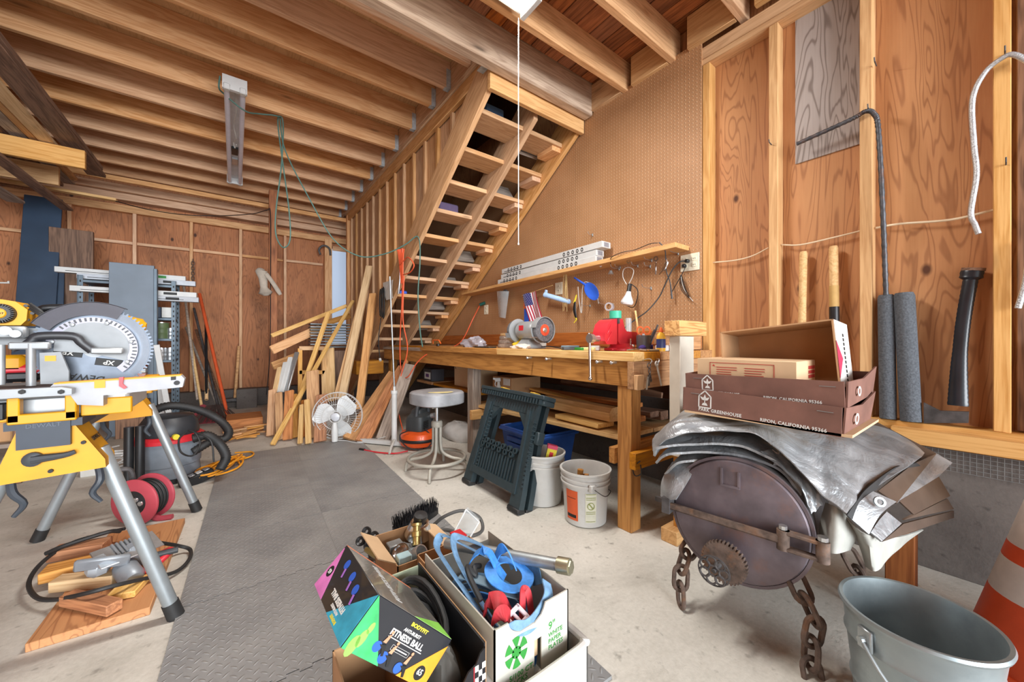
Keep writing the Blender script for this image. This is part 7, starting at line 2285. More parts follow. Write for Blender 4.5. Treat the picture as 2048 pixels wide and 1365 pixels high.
# ================================================================ cable reel
rl = thing('cable_reel', 'red round extension cable reel with black hub', 'cable reel', V((-.42, 2.98, 0)))
rc0 = V((-.455, 2.95, .135))
ra = V((-.58, -.81, .12)).normalized()
Mr_ = frame2(rc0, V((-ra.y, ra.x, 0)), (0, 0, 1))
if (Mr_.to_3x3() @ V((0, 0, 1))).dot(ra) < 0:
    Mr_ = frame2(rc0, V((ra.y, -ra.x, 0)), (0, 0, 1))
REDR = paint('reel_red', '#b04450', .45, 0, .06)
B().lathe([(.06, .005), (.122, .005), (.13, .0), (.13, -.008), (.06, -.008)], Mr_, 40, closed=True).done('front_flange', REDR, rl)
B().lathe([(.06, -.10), (.122, -.10), (.13, -.105), (.13, -.112), (.06, -.112)], Mr_, 40, closed=True).done('rear_flange', REDR, rl)
B().lathe([(0, .010), (.06, .008), (.07, .004), (.07, -.1), (0, -.1)], Mr_, 30).done('hub', BLACKP, rl)
B().lathe([(0, .018), (.012, .017), (.014, .01)], Mr_ @ Matrix.Translation((.02, .02, 0)), 12).lathe([(0, .018), (.012, .017), (.014, .01)], Mr_ @ Matrix.Translation((.045, .0, 0)), 12).done('hub_sockets', STEEL, rl)
B().box(-.02, .02, -.045, -.015, .009, .012, Mr_).box(-.045, -.02, -.02, .02, .009, .012, Mr_).done('socket_cover', INK, rl)
b = B()
for k in range(8):
    for j in range(2):
        r = .086 + .013 * j + .004 * (k % 2)
        b.lathe([(r + .0055 * math.cos(q), -.018 - .0105 * k + .0055 * math.sin(q)) for q in [i * math.pi / 3 for i in range(6)]], Mr_, 30, closed=True)
b.done('wound_cable', BLACKR, rl)
B().tube([rc0 + V((.06, .05, -.10)), rc0 + V((.1, .02, -.125)), rc0 + V((.16, .0, -.125))], .03 * .6, 8, sm=3).done('stand_foot', REDR, rl)
tube('grip_handle', [rc0 + V((-.02, .1, .10)), rc0 + V((-.03, .09, .165)), rc0 + V((-.06, .08, .18)), rc0 + V((-.09, .07, .175))], .014, IRON, rl, 8, sm=3)

# ================================================================ plywood with offcuts and a circular saw
pw = Matrix.Translation((-.40, 2.40, 0)) @ Matrix.Rotation(R(-2), 4, 'Z')
Mpw = pw @ Matrix.Rotation(R(90), 4, 'Z')
B().bbox(-.43, .44, -.155, .15, .0, .03, .002, Mpw).done('plywood_offcut', P_RIGHT, label='thick plywood offcut on the floor under the circular saw', cat='plywood', M=Mpw)
BG = 'two-by-four offcuts on the floor plywood'
for k, (p0, p1, z, w, t, m, lb) in enumerate((
    ((105, 1108), (215, 1090), .055, .09, .045, W_RED, 'reddish offcut furthest back under the circular saw'),
    ((85, 1150), (215, 1120), .055, .09, .045, W_MIX, 'two-tone offcut in the middle of the floor pile'),
    ((110, 1168), (235, 1155), .053, .06, .045, W_PINE, 'pale knotty offcut with end grain showing'),
    ((135, 1196), (230, 1216), .055, .05, .04, W_RED, 'reddish slim offcut nearest the leg of the stand'),
    ((240, 1195), (292, 1140), .045, .09, .025, W_PINE, 'splintered pale board at the plywood edge'))):
    board('offcut', at(*p0, Z=z), at(*p1, Z=z), w, t, m, label=lb, cat='lumber', group=BG)
cs_ = thing('circular_saw', 'grey circular saw lying upside down with red grip', 'circular saw', at(255, 1110, Z=.12))
Oc = at(255, 1108, Z=.13)
Mc_ = Matrix.Translation(Oc) @ Matrix.Rotation(R(28), 4, 'Z') @ Matrix.Rotation(R(18), 4, 'X')
GS = paint('saw_housing_grey', '#8f959b', .4, .35, .08)
B().bbox(-.10, .10, -.06, .06, .02, .026, .002, Mc_).done('shoe_plate', ALU, cs_)
B().bbox(-.14, .02, -.075, -.055, .0, .05, .006, Mc_ @ Matrix.Rotation(R(-30), 4, 'Z')).done('guide_arm', GS, cs_)
B().lathe([(0, -.03), (.05, -.03), (.062, -.015), (.062, .015), (.05, .03), (0, .03)], Mc_ @ Matrix.Translation((.03, .0, -.02)) @ Matrix.Rotation(R(90), 4, 'X'), 26).done('blade_housing', GS, cs_)
B().lathe([(0, 0), (.035, 0), (.04, .02), (.04, .09), (.03, .105), (0, .105)], Mc_ @ Matrix.Translation((-.02, -.03, -.03)) @ Matrix.Rotation(R(90), 4, 'X'), 20).done('motor', GS, cs_)
B().bbox(-.12, -.05, -.03, .04, -.05, .03, .02, Mc_).done('rear_housing', paint('housing_pale', '#a7adb2', .4, .2), cs_)
tube('grip', [Mc_ @ V((.05, -.06, -.03)), Mc_ @ V((.10, -.08, .0)), Mc_ @ V((.10, -.11, .02)), Mc_ @ V((.05, -.12, -.01)), Mc_ @ V((.0, -.10, -.04))], .014, RED, cs_, 10, sm=4)
tube('knob', [Mc_ @ V((.06, -.10, .02)), Mc_ @ V((.12, -.13, .03))], .013, DKGREY, cs_, 10)
for k in range(5):
    B().bbox(-.04 + k * .014, -.032 + k * .014, -.02, .055, .027, .034, .001, Mc_).done('vent_rib', GS, cs_)
pts = [at(250, 1058, Z=.1), at(205, 1068, Z=.09), at(140, 1088, Z=.08), at(85, 1125, Z=.07), at(58, 1165, Z=.05), at(72, 1195, Z=.04), at(110, 1200, Z=.05), at(170, 1188, Z=.1), at(230, 1172, Z=.1), at(290, 1158, Z=.06), at(350, 1145, Z=.02), at(378, 1120, Z=.02), at(380, 1100, Z=.02), at(355, 1092, Z=.05), at(318, 1086, Z=.12)]
tube('saw_cord', pts, .008, BLACKR, cs_, 8, sm=6)
tube('saw_plug', [at(92, 1108, Z=.09), at(130, 1092, Z=.09), at(215, 1065, Z=.1), at(240, 1063, Z=.1)], .010, BLACKR, cs_, 8, sm=4)
# ================================================================ lit ceiling fixture with pull cord
lf = thing('ceiling_light', 'lit white fluorescent ceiling fixture under the near rafters', 'ceiling light', (.78, 1.68, 3.04))
abox('fixture_body', .16, 1.40, 1.58, 1.77, 3.035, 3.098, WHITE, lf)
TUBE = emit('lit_tube', '#fff6ea', 9)
for y in (1.63, 1.72):
    B().cyl((.19, y, 3.018), (1.37, y, 3.018), .016, 12).done('lamp_tube', TUBE, lf)
for x in (.165, 1.395):
    abox('end_cap', x - .015, x + .015, 1.59, 1.76, 2.998, 3.036, WHITE, lf)
o = area('fluorescent_light', (.78, 1.675, 2.985), (0, 0, 0), 1.2, .16, 52, (1.0, .97, .93))
pcx = at(1037, 20, D=2.23)
pc2 = thing('pull_string', 'thin white pull cord hanging from the lit ceiling fixture', 'cord', V((pcx.x, pcx.y, 1.63)))
tube('cord', [V((pcx.x, pcx.y, 3.0)), V((pcx.x, pcx.y, 2.3)), V((pcx.x, pcx.y, 1.64))], .0028, WHITE, pc2, 6)
B().lathe([(0, 0), (.005, .002), (.005, .012), (.003, .016), (0, .016)], Matrix.Translation((pcx.x, pcx.y, 1.628)), 10).done('cord_knob', WHITE, pc2)

# ================================================================ unlit eight foot fixture under the loft
ff = thing('strip_light', 'unlit two-tube fluorescent strip hanging from the loft joists', 'ceiling light', (.0, 5.1, 3.2))
GREYT = paint('dead_tube', '#dfe4f4', .25, 0, .03)
abox('channel', -.045, .045, 3.93, 6.27, 3.24, 3.285, paint('channel_white', '#e2e3e4', .45), ff)
for y in (3.93, 6.24):
    b = B().box(-.085, .085, y - .02, y + .012, 3.17, 3.285)
    b.done('end_bracket', WHITE, ff)
    for sg in (-1, 1):
        B().bbox(sg * .055 - .024, sg * .055 + .024, y - .028, y + .03, 3.165, 3.215, .008).done('lamp_holder', WHITE, ff)
for sg in (-1, 1):
    B().cyl((sg * .055, 3.95, 3.19), (sg * .055, 6.23, 3.19), .021, 16).done('lamp_tube', GREYT, ff)
tube('hanging_wire', [(.0, 4.0, 3.24), (.01, 4.3, 3.19), (-.01, 4.6, 3.2), (.012, 4.8, 3.16), (-.01, 4.95, 3.18), (.0, 5.0, 3.14), (.012, 4.93, 3.15)], .004, OFFW, ff, 6, sm=5)
for y in (5.2, 5.5):
    abox('ballast', -.03, .03, y, y + .18, 3.215, 3.24, BLACKP if y < 5.4 else ALU, ff)
# green cord looped from the fixture across to the stairs
GC = paint('cord_green', '#4c6f66', .55)
D_ = 3.67
tube('extension_lead', [at(440, 152, D=3.1), at(438, 175, D=3.12), at(448, 188, D=3.2), at(490, 222, D=3.35), at(520, 228, D=3.5), at(553, 232, D=3.6), at(566, 245, D=D_), at(563, 330, D=D_), at(552, 420, D=D_), at(552, 470, D=D_), at(566, 495, D=D_), at(580, 480, D=D_), at(578, 420, D=D_), at(566, 330, D=D_), at(556, 250, D=D_), at(560, 236, D=D_), at(570, 300, D=D_), at(620, 400, D=3.75), at(668, 480, D=3.85), at(720, 513, D=3.9), at(770, 508, D=3.9), at(810, 490, D=3.88), at(836, 474, D=3.85), at(840, 520, D=3.85), at(836, 590, D=3.85), at(840, 660, D=3.85), at(845, 694, D=3.75)], .0065, GC, seg=8, sm=6, label='dark green cord looped from the joists across to the stairs', cat='cord')
tube('ceiling_wire', [at(232, 403, Y=6.3), at(300, 420, Y=6.8), at(370, 430, Y=7.2), at(440, 432, Y=7.2), at(505, 428, Y=6.7), at(533, 421, Y=6.4), at(541, 430, Y=6.4), at(541, 560, Y=6.4), at(540, 700, Y=6.4), at(533, 790, Y=6.4)], .006, BLACKR, seg=6, sm=5, label='dark wire strung along the back wall and down the post', cat='wire')

# ================================================================ lumber rack
rk = thing('lumber_rack', 'overhead lumber rack of timber bearers near the loft joists', 'rack', (-2.1, 5.6, 2.6))
board('bearer', (-2.62, 5.22, 2.76), (-1.13, 5.22, 2.76), .17, .045, W_STUD, rk, up=(0, 1, 0))
board('bearer', (-2.62, 5.90, 2.76), (-1.46, 5.90, 2.76), .19, .045, W_STUD, rk, up=(0, 1, 0))
board('bearer', (-2.62, 6.38, 2.775), (-1.13, 6.38, 2.735), .09, .03, W_PINE, rk)
random.seed(15)
RG = 'old planks stored on the overhead rack'
RL = ['dark old plank at the open edge of the overhead rack', 'pale plank second from the rack edge', 'narrow pale plank beside it on the rack', 'dark grey plank in the middle of the rack', 'brown plank next to the grey one on the rack', 'second grey plank on the rack', 'dark brown plank deep on the rack', 'weathered plank nearest the side wall on the rack']
x = -1.16
for k, (w, m, y0, y1, dz) in enumerate(((.15, W_DARK, 2.55, 6.1, .04), (.10, W_PINE, 2.5, 5.75, .0), (.06, W_MIX, 2.5, 6.3, .01), (.11, W_GREY, 2.45, 6.5, .02), (.16, W_DARK, 2.5, 6.6, .0), (.12, W_GREY, 2.6, 6.6, .03), (.18, W_DARK, 2.5, 6.6, .0), (.2, W_GREY, 2.5, 6.6, .02))):
    abox('stored_plank', x - w, x - .006, y0, y1, 2.855 + dz, 2.89 + dz, m, label=RL[k], cat='plank', group=RG)
    x -= w + .004
abox('stored_plank', -1.32, -1.17, 2.6, 6.0, 2.94, 2.985, W_DARK, label='upper dark plank lying over the rack edge', cat='plank', group=RG)
board('stored_plank', (-1.62, 3.6, 2.60), (-1.60, 6.7, 2.62), .10, .03, W_DARK, label='dark plank slung below the rack bearers', cat='plank', group=RG)
board('stored_plank', (-1.95, 4.2, 2.56), (-1.92, 6.5, 2.58), .13, .03, W_GREY, label='grey plank slung below the rack bearers', cat='plank', group=RG)

# ================================================================ back of the workshop: panels, steel shelving, long boxes
NAVY = paint('navy_panel', '#2f4258', .5, 0, .1, 3)
board('navy_sheet', at(62, 760, Y=6.55), at(88, 395, Y=7.0), .30, .02, NAVY, up=(0, 1, .1), label='tall navy blue panel leaning on the back wall', cat='panel')
board('navy_sheet', at(100, 760, Y=6.6), at(108, 500, Y=6.9), .18, .02, NAVY, up=(0, 1, .1), label='shorter navy panel behind the tall one', cat='panel')
abox('old_plank_door', -1.78, -1.42, 6.85, 6.90, 0, 2.42, W_DARK, label='tall weathered plank board standing at the back wall', cat='board')
SHM = paint('shelf_steel_blue', '#56646f', .45, .3, .06)
su = thing('steel_shelving', 'blue-grey slotted steel shelving unit at the back wall', 'shelving unit', (-.98, 6.3, 0))
for x in (-1.36, -.60):
    for y in (6.1, 6.5):
        b = B().box(x - .02, x + .02, y - .002, y + .002, 0, 1.78).box(x - .002 + (.018 if x > -1 else -.018), x + .002 + (.018 if x > -1 else -.018), y - .02, y + .02, 0, 1.78)
        p_ = b.done('upright', SHM, su)
        bb = B()
        for k in range(26):
            bb.box(x - .006, x + .006, y - .0045, y - .0024, .2 + k * .06, .225 + k * .06)
        bb.done('slots', INK, p_, kind='stuff')
for z in (.55, .82, 1.08, 1.33, 1.73):
    abox('shelf', -1.36, -.60, 6.1, 6.5, z - .03, z, SHM, su)
pn = thing('steel_sheet', 'tall blue-grey steel panel standing before the shelving', 'panel', (-.92, 5.9, 0))
GP = paint('slate_panel', '#66727e', .5, .1, .06, 4)
abox('panel_face', -1.10, -.74, 5.86, 5.90, 0, 1.915, GP, pn)
abox('panel_flange', -.745, -.715, 5.845, 5.925, 0, 1.88, SHM, pn)
LBX = 'long white cartons on the steel shelving'
for k, (x0, x1, z, y, m, lb) in enumerate(((-1.58, -.5, 1.84, 6.28, WHITE, 'topmost long white carton on the steel shelving'), (-1.40, -.40, 1.775, 6.2, paint('pale_grey_carton', '#c4cad2', .6), 'pale grey long carton under the topmost one'), (-1.42, -.38, 1.62, 6.06, WHITE, 'long white carton tucked below the top shelf'), (-1.0, -.36, 1.56, 6.05, paint('dull_white_carton', '#b9bdc2', .6), 'dull white carton hung at the shelving front'))):
    t = thing('long_carton', lb, 'box', ((x0 + x1) / 2, y, z - .03), group=LBX)
    abox('carton_body', x0, x1, y - .05, y + .05, z - .03, z + .03, m, t, axis='x')
    abox('print_strip', x0 + .08, x0 + .5, y - .0515, y - .0505, z - .012, z - .006, INK, t, bev=0)
    abox('print_mark', x1 - .3, x1 - .18, y - .0515, y - .0505, z - .015, z + .015, INKG if k == 0 else INK, t, bev=0)
CG = 'cans and jars on the steel shelving'
def can(name, x, y, z, r, h, m, lb):
    t = thing(name, lb, 'can', (x, y, z), group=CG)
    T = Matrix.Translation((x, y, z))
    B().lathe([(0, 0), (r, 0), (r, h * .32), (r * 1.02, h * .34), (r, h * .36), (r, h * .64), (r * 1.02, h * .66), (r, h * .68), (r, h), (0, h)], T, 22).done('body', m, t)
    B().lathe([(r * .9, h), (r * 1.03, h), (r * 1.03, h + .008), (r * .9, h + .008)], T, 22, closed=True).done('rim', STEEL, t)
can('paint_can', -.72, 6.2, 1.08, .075, .19, paint('drab_green', '#5d6f48', .5), 'drab green paint can on the steel shelf')
can('steel_can', -.635, 6.2, 1.08, .05, .12, STEEL, 'shiny tin can beside the green paint can')
can('jar', -.72, 6.2, .82, .05, .14, ALU, 'silver jar on the lower steel shelf')
can('jar', -.64, 6.2, .82, .05, .14, ALU, 'second silver jar on the lower steel shelf')
abox('white_box', -.71, -.615, 6.12, 6.3, 1.335, 1.46, OFFW, label='white box on the upper steel shelf', cat='box')
abox('navy_box', -.80, -.715, 6.12, 6.3, 1.335, 1.46, NAVY, label='dark blue box next to the white one on the shelf', cat='box')
b = None
for k in range(9):
    abox('folded_cloth', -1.0, -.79, 5.70, 5.84, .40 + k * .05, .445 + k * .05, (OFFW, paint('terracotta_cloth', '#a8563c', .9), paint('pink_cloth', '#c2948c', .9))[k % 3], label=('lowest', 'second', 'third', 'fourth', 'fifth', 'sixth', 'seventh', 'eighth', 'topmost')[k] + ' folded cloth of the striped stack behind the saw', cat='cloth', group='stack of folded cloths')
abox('cloth_stool', -1.02, -.77, 5.68, 5.85, 0, .40, W_DARK, label='dark stand carrying the folded cloths', cat='stand')
ldr = thing('step_ladder', 'narrow white folding ladder frame before the shelving', 'ladder', at(330, 860, Y=5.3))
board('rail', at(345, 868, Z=.02), at(313, 690, Y=5.45), .05, .025, WHITE, ldr, up=(0, 1, 0))
board('rail', at(325, 862, Z=.02), at(318, 700, Y=5.5), .05, .025, WHITE, ldr, up=(0, 1, 0))

# garden tools leaning in the corner
TG2 = 'garden tools leaning at the back wall'
def tool(name, label, pb, kb, pt, kt, r, m, cat='tool'):
    a_, b_ = at(*pb, **kb), at(*pt, **kt)
    t = thing(name, label, cat, V((a_.x, a_.y, 0)), group=TG2)
    B().tube([a_, b_], r, 10).done('handle', m, t)
    return t, a_, b_
ORH = paint('orange_handle', '#d0562c', .5)
tool('orange_pole', 'long orange-handled pole leaning at the back wall', (459, 848), dict(Y=5.9), (399, 588), dict(Y=7.0), .02, ORH, 'pole')
t, a_, b_ = tool('leaf_rake', 'red fan leaf rake standing on its head', (403, 812), dict(Y=6.2), (376, 650), dict(Y=6.9), .016, W_PINE, 'rake')
Mrk = frame(at(407, 822, Y=6.15), at(425, 880, Y=6.05) - at(400, 790, Y=6.25), (-.2, -1, .2))
b = B().prism([(-.08, -.02), (.0, -.09), (.20, -.21), (.20, .21), (.0, .09), (-.08, .02)], -.006, .006, Mrk)
b.done('rake_head', REDDK, t)
b = B()
for k in range(15):
    b.box(.20, .245, -.2 + k * .0285, -.19 + k * .0285, -.004, .004, Mrk)
b.done('tines', REDDK, t)
t, a_, b_ = tool('garden_rake', 'black-handled garden rake with wooden lower grip', (413, 800), dict(Y=6.2), (412, 650), dict(Y=6.9), .017, BLACKP, 'rake')
b = B().cyl(at(413, 800, Y=6.2), at(413, 757, Y=6.4), .02, 10)
b.done('wooden_grip', W_PINE, t)
for k, (pb, pt, m, lb) in enumerate((((445, 838), (372, 655), W_GREY, 'grey wooden shovel handle leaning left in the corner'), ((440, 830), (388, 617), IRON, 'dark iron bar leaning among the tools'), ((455, 835), (392, 660), W_DARK, 'dark hoe handle leaning among the tools'), ((395, 800), (366, 560), W_GREY, 'slim grey stake beside the shelving'))):
    tool(('shovel', 'iron_bar', 'hoe', 'stake')[k], lb, pb, dict(Y=6.3), pt, dict(Y=7.2), .016, m)
b = B()
rk_ = random.Random(8)
c0 = at(430, 838, Y=5.95)
for k in range(60):
    a = rk_.uniform(-1, 1)
    b.tube([c0 + V((a * .08, .1, .16)), c0 + V((a * .22, -.03, .02)), c0 + V((a * .27, -.1, -.02))], [.005, .004, .003], 4, caps=False)
b.done('push_broom', paint('broom_brown', '#3a2b26', .9), label='dark brown broom head spread on the floor', cat='broom', kind='thing')
t, a_, b_ = tool('axe_haft', 'old wooden axe handle leaning on the back wall', (470, 798), dict(Y=7.2), (478, 693), dict(Y=7.38), .022, W_MIX, 'handle')
B().bbox(-.12, .12, -.04, .04, -.03, .03, .01, Matrix.Translation(at(466, 800, Y=7.2))).done('iron_head', IRON, t)
abox('footing_block', .02, .28, 7.10, 7.34, 0, .30, FOUND, label='grey concrete block at the foot of the wall', cat='block')
ch = thing('hanging_chain', 'short rusty chain hanging on the back wall stud', 'chain', at(386, 520, Y=7.3))
for k in range(9):
    link(B(), at(386, 522 + k * 5, Y=7.35), (0, 0, -1), (1, 0, 0) if k % 2 else (0, 1, 0), .06, .035, .005).done('chain_link', RUST, ch)

# bones and horseshoe
BN = paint('old_bone', '#b5a99a', .8, 0, .1, 12, .3)
bn = thing('animal_bones', 'pale animal leg bones hung on the reddish post', 'bones', at(530, 560, Y=6.4))
B().tube([at(525, 538, Y=6.38), at(523, 543, Y=6.38), at(526, 556, Y=6.38), at(528, 575, Y=6.38), at(531, 586, Y=6.38), at(532, 592, Y=6.38)], [.03, .075, .055, .045, .09, .03], 12, sm=5, flat=.7, up=(0, 1, 0)).done('large_bone', BN, bn)
B().tube([at(532, 548, Y=6.34), at(545, 565, Y=6.34), at(556, 582, Y=6.34), at(561, 590, Y=6.34)], [.03, .028, .03, .022], 10, sm=4, flat=.7, up=(0, 1, 0)).done('slender_bone', BN, bn)
hs_ = B().tube([at(641, 510, Y=7.33), at(638, 500, Y=7.33), at(643, 493, Y=7.33), at(651, 492, Y=7.33), at(659, 498, Y=7.33), at(661, 511, Y=7.33)], .017, 8, sm=5, flat=.5, up=(0, 1, 0))
hs_.done('horseshoe', IRON, label='dark iron horseshoe nailed to the wall post', cat='horseshoe')

# side wall shelf ends and hooks at the frame edge
ss = thing('side_shelf', 'small shelf board end poking from the side wall', 'shelf', (-2.4, 6.0, 1.8))
board('shelf_board', (-2.62, 5.6, 1.93), (-2.12, 5.75, 1.86), .2, .03, W_PINE, ss)
for k, z in enumerate((1.72, 1.62, 1.60)):
    y = 5.3 + .2 * k
    tube('long_hook', [(-2.62, y, z), (-2.0 + .1 * k, y, z), (-1.93 + .1 * k, y, z + .02)], .008, OFFW, seg=6, sm=3, label=('upper', 'middle', 'lower')[k] + ' white wire hook jutting from the side wall', cat='hook', group='white wire hooks on the side wall')

# ================================================================ cords at the stairs
orc = thing('extension_lead', 'orange extension cord bundled on the stair stringer', 'cord', at(808, 505, X=1.52))
OC = paint('cord_orange', '#e8613a', .5)
b_ = []
base_ = at(806, 503, X=1.50)
for k in range(6):
    dx = (k - 2.5) * .012
    tube('cord_strand', [base_ + V((-.01 * k, dx, .02)), base_ + V((-.02, dx * 2, -.10)), base_ + V((-.02, dx * 1.5 - .01 * k, -.36)), base_ + V((-.015, dx * .5, -.1)), base_ + V((-.02, dx, .025))], .0065, OC, orc, 6, sm=6)
tube('cord_strand', [base_, at(800, 530, X=1.48), at(815, 515, X=1.48), at(828, 530, X=1.48), at(820, 545, X=1.48), at(806, 550, X=1.48)], .0065, OC, orc, 6, sm=6)
tube('cord_run', [at(805, 550, X=1.48), at(804, 600, X=1.5), at(800, 690, X=1.55), at(803, 745, X=1.6), at(815, 755, X=1.6), at(835, 725, X=1.66), at(860, 706, X=1.74), at(900, 697, X=1.95), at(925, 680, X=2.3), at(945, 640, X=2.5), at(960, 610, X=2.54)], .0065, OC, orc, 8, sm=6)
tube('cord_run', [at(808, 552, X=1.48), at(806, 640, X=1.5), at(815, 700, X=1.58), at(800, 760, X=1.55), at(795, 810, X=1.5), at(808, 872, X=1.42)], .0065, OC, orc, 8, sm=6)
B().cyl(at(960, 610, X=2.53), at(970, 606, X=2.565), .02, 12).done('green_plug', paint('plug_green', '#1f5a52', .5), orc)
cl_ = thing('clamp_tool', 'orange and black bar clamp lying on the far bench end', 'clamp', at(848, 704, X=1.85))
B().bbox(-.09, .1, -.012, .012, 0, .03, .006, Matrix.Translation((1.86, 3.9, bt)) @ Matrix.Rotation(R(70), 4, 'Z')).done('clamp_body', BLACKP, cl_)
tube('clamp_handle', [(1.86, 3.82, bt + .03), (1.85, 3.85, bt + .07), (1.84, 3.98, bt + .07), (1.85, 4.0, bt + .03)], .007, ORANGE, cl_, 8)
bkc = thing('extension_lead', 'black power cord coiled and hung on the stair stringer', 'cord', at(763, 575, X=1.50))
for k in range(9):
    c = at(764 + (k % 3) * 3 - 3, 606, X=1.50 - .01 * (k % 4))
    h = .17 + .012 * (k % 3)
    pts = [c + V((0, .035 * math.sin(q) + .006 * (k % 2), h * math.cos(q))) for q in [j * 2 * math.pi / 14 for j in range(14)]]
    tube('cord_loop', pts, .007, BLACKP, bkc, 6, closed=True)
tube('cord_tail', [at(762, 636, X=1.49), at(757, 680, X=1.47), at(760, 718, X=1.46)], .006, BLACKR, bkc, 6, sm=4)
B().cyl(at(760, 718, X=1.46), at(761, 722, X=1.46), .016, 8).done('plug', OFFW, bkc)
pp = thing('paper_note', 'white paper sheet pinned to the stair stringer', 'paper', at(777, 585, X=1.515))
Q_ = [at(766, 566, X=1.515), at(786, 560, X=1.515), at(786, 597, X=1.505), at(773, 601, X=1.505)]
B().sheet(lambda u, v: (Q_[0] * (1 - u) + Q_[1] * u) * (1 - v) + (Q_[3] * (1 - u) + Q_[2] * u) * v + V((-.012 * math.sin(v * 3), 0, 0)), 4, 6, .002).done('sheet', INKW, pp)
cv = thing('claw_bar', 'thin steel wrecking bar hanging from the stringer', 'bar', at(799, 560, X=1.50))
B().tube([at(800, 520, X=1.5), at(800, 560, X=1.5), at(797, 588, X=1.5)], [.008, .010, .014], 8).done('shaft', STEEL, cv)
for k, (x, y, w, h, m, nm, lb) in enumerate(((823, 582, .07, .045, BLUEP, 'tape_measure', 'small bright blue tape measure on a stair tread'), (900, 330, .12, .11, NAVY, 'dark_box', 'dark blue box on an upper stair tread'), (862, 452, .14, .10, paint('plum_cloth', '#5d4f6c', .9), 'cloth_bundle', 'plum coloured bundle on a stair tread'))):
    p = at(x, y, X=1.80)
    kk_ = round((2.905 - (p.z - h / 2)) / .1845)
    zt = 2.905 - .1845 * kk_ + .042
    yt = 2.545 + .2925 * kk_ + .14
    B().bbox(1.68, 1.68 + w * 1.6, yt - .08, yt + .08, zt, zt + h, .012).done(nm, m, label=lb, cat=nm.split('_')[-1])
# pale boards stored behind the treads
for k in range(7):
    y = 2.9 + .42 * k
    z = zb(y) + .36
    if z > .3:
        board('stored_slab', (2.14, y, z), (2.48, y + .02, z + .02), .16, .03, W_GREY, up=(0, -.8, .5), label='weathered slab stored behind the stair treads, %s from the top' % ('first', 'second', 'third', 'fourth', 'fifth', 'sixth', 'seventh')[k], cat='slab', group='slabs behind the stairs')

# ================================================================ tools and wiring on the stud wall
XR = XW + .03
rb_ = [at(1594, 288, X=XW - .02), at(1700, 240, X=XW - .02), at(1731, 223, X=XW - .025), at(1748, 228, X=XW - .03), at(1757, 262, X=XW - .03), at(1766, 430, X=XW - .02), at(1772, 590, X=XW + .0)]
P_ = smooth_path(rb_, 24)
rs = [.0105 * (1.12 if (i % 3 == 0) else .95) for i in range(len(P_))]
B().tube(P_, rs, 10).done('rebar', paint('rebar_steel', '#57585c', .5, .6, .2, 40, wear=('#6e4d3b', .6, 20)), label='bent ribbed rebar rod hooked over the wall stud', cat='rebar')
FOAM = paint('pipe_foam', '#5b6066', .95, 0, .18, 120, .8)
for k, (x0, yt, x1, yb, r, lb) in enumerate(((1772, 592, 1776, 838, .031, 'dark grey foam pipe sleeve nearer the rebar'), (1808, 588, 1822, 838, .037, 'second grey foam pipe sleeve leaning beside the first'))):
    a_, c_ = at(x0, yt, X=XW + .02), at(x1, yb, X=XW - .0)
    c_.z = .668
    d = (c_ - a_).normalized()
    M = frame(a_, d) @ Matrix.Rotation(R(90), 4, 'Y')
    L_ = (c_ - a_).length
    B().lathe([(r * .55, 0), (r * .85, -.004), (r, .012), (r, L_), (r * .5, L_), (r * .5, .02)], M, 24, closed=True, a0=R(6), a1=R(354)).done('foam_sleeve', FOAM, label=lb, cat='pipe insulation', group='foam pipe sleeves', fix=True)
ax_ = thing('wrapped_mattock', 'mattock with black tape-wrapped handle standing in the wall bay', 'mattock', at(1905, 840, X=XW + .02))
p0, p1 = at(1916, 812, X=XW + .01), at(1946, 542, X=XW + .05)
P_ = [p0.lerp(p1, i / 60) + V((0, .012 * math.sin(i / 60 * 3), 0)) for i in range(61)]
rs = [(.032 - .009 * min(1, i / 25) + (.012 if i > 56 else 0)) * (1.03 if i % 2 else .98) for i in range(61)]
B().tube(P_, rs, 14, flat=.6, up=(1, 0, 0)).done('wrapped_handle', paint('gaffer_black', '#22252b', .28, 0, .1), ax_)
B().tube([p1, p1 + V((0, -.002, .012))], .036, 14, flat=.6, up=(1, 0, 0)).done('handle_end', W_DARK, ax_)
hd = [at(1848, 806, X=XW - .0), at(1880, 822, X=XW - .0), at(1938, 824, X=XW + .0), at(1937, 846, X=XW + .0), at(1848, 846, X=XW + .0)]
M = frame2(hd[0], (0, -1, 0), (0, 0, 1))
B().prism([((M.inverted() @ p).x, (M.inverted() @ p).y) for p in hd], -.012, .012, M).done('iron_blade', IRON, ax_)
for k, (xt, yt, xb, r, m, lb, tape) in enumerate(((1607, 503, 1604, .019, W_PINE, 'bare round wooden tool handle standing in the wall bay', 0), (1667, 492, 1669, .0205, W_PINE, 'wooden tool handle with black taped grip in the wall bay', 1))):
    a_, c_ = at(xt, yt, X=XW + .04), at(xb, 660, X=XW + .03)
    c_ = a_ + (c_ - a_) * ((a_.z - .67) / (a_.z - c_.z))
    t = thing('broom_stick', lb, 'handle', c_, group='tool handles in the wall bays')
    d = (c_ - a_).normalized()
    M = frame(a_, d) @ Matrix.Rotation(R(90), 4, 'Y')
    B().lathe([(0, 0), (r * .8, .002), (r, .015), (r * .95, .3), (r * 1.1, (c_ - a_).length), (0, (c_ - a_).length)], M, 16).done('shaft', m, t)
    if tape:
        B().lathe([(r * 1.06, .335), (r * 1.08, .34), (r * 1.1, .5), (r * 1.04, .505)], M, 16, closed=False).done('tape_wrap', BLACKP, t)
        B().lathe([(r * 1.02, .22), (r * 1.04, .225), (r * 1.05, .33), (r * 1.0, .335)], M, 16).done('tan_wrap', paint('masking_tan', '#c7a263', .7), t)
HS = paint('braided_steel', '#c3c6c9', .4, .6, .12, 160, .6)
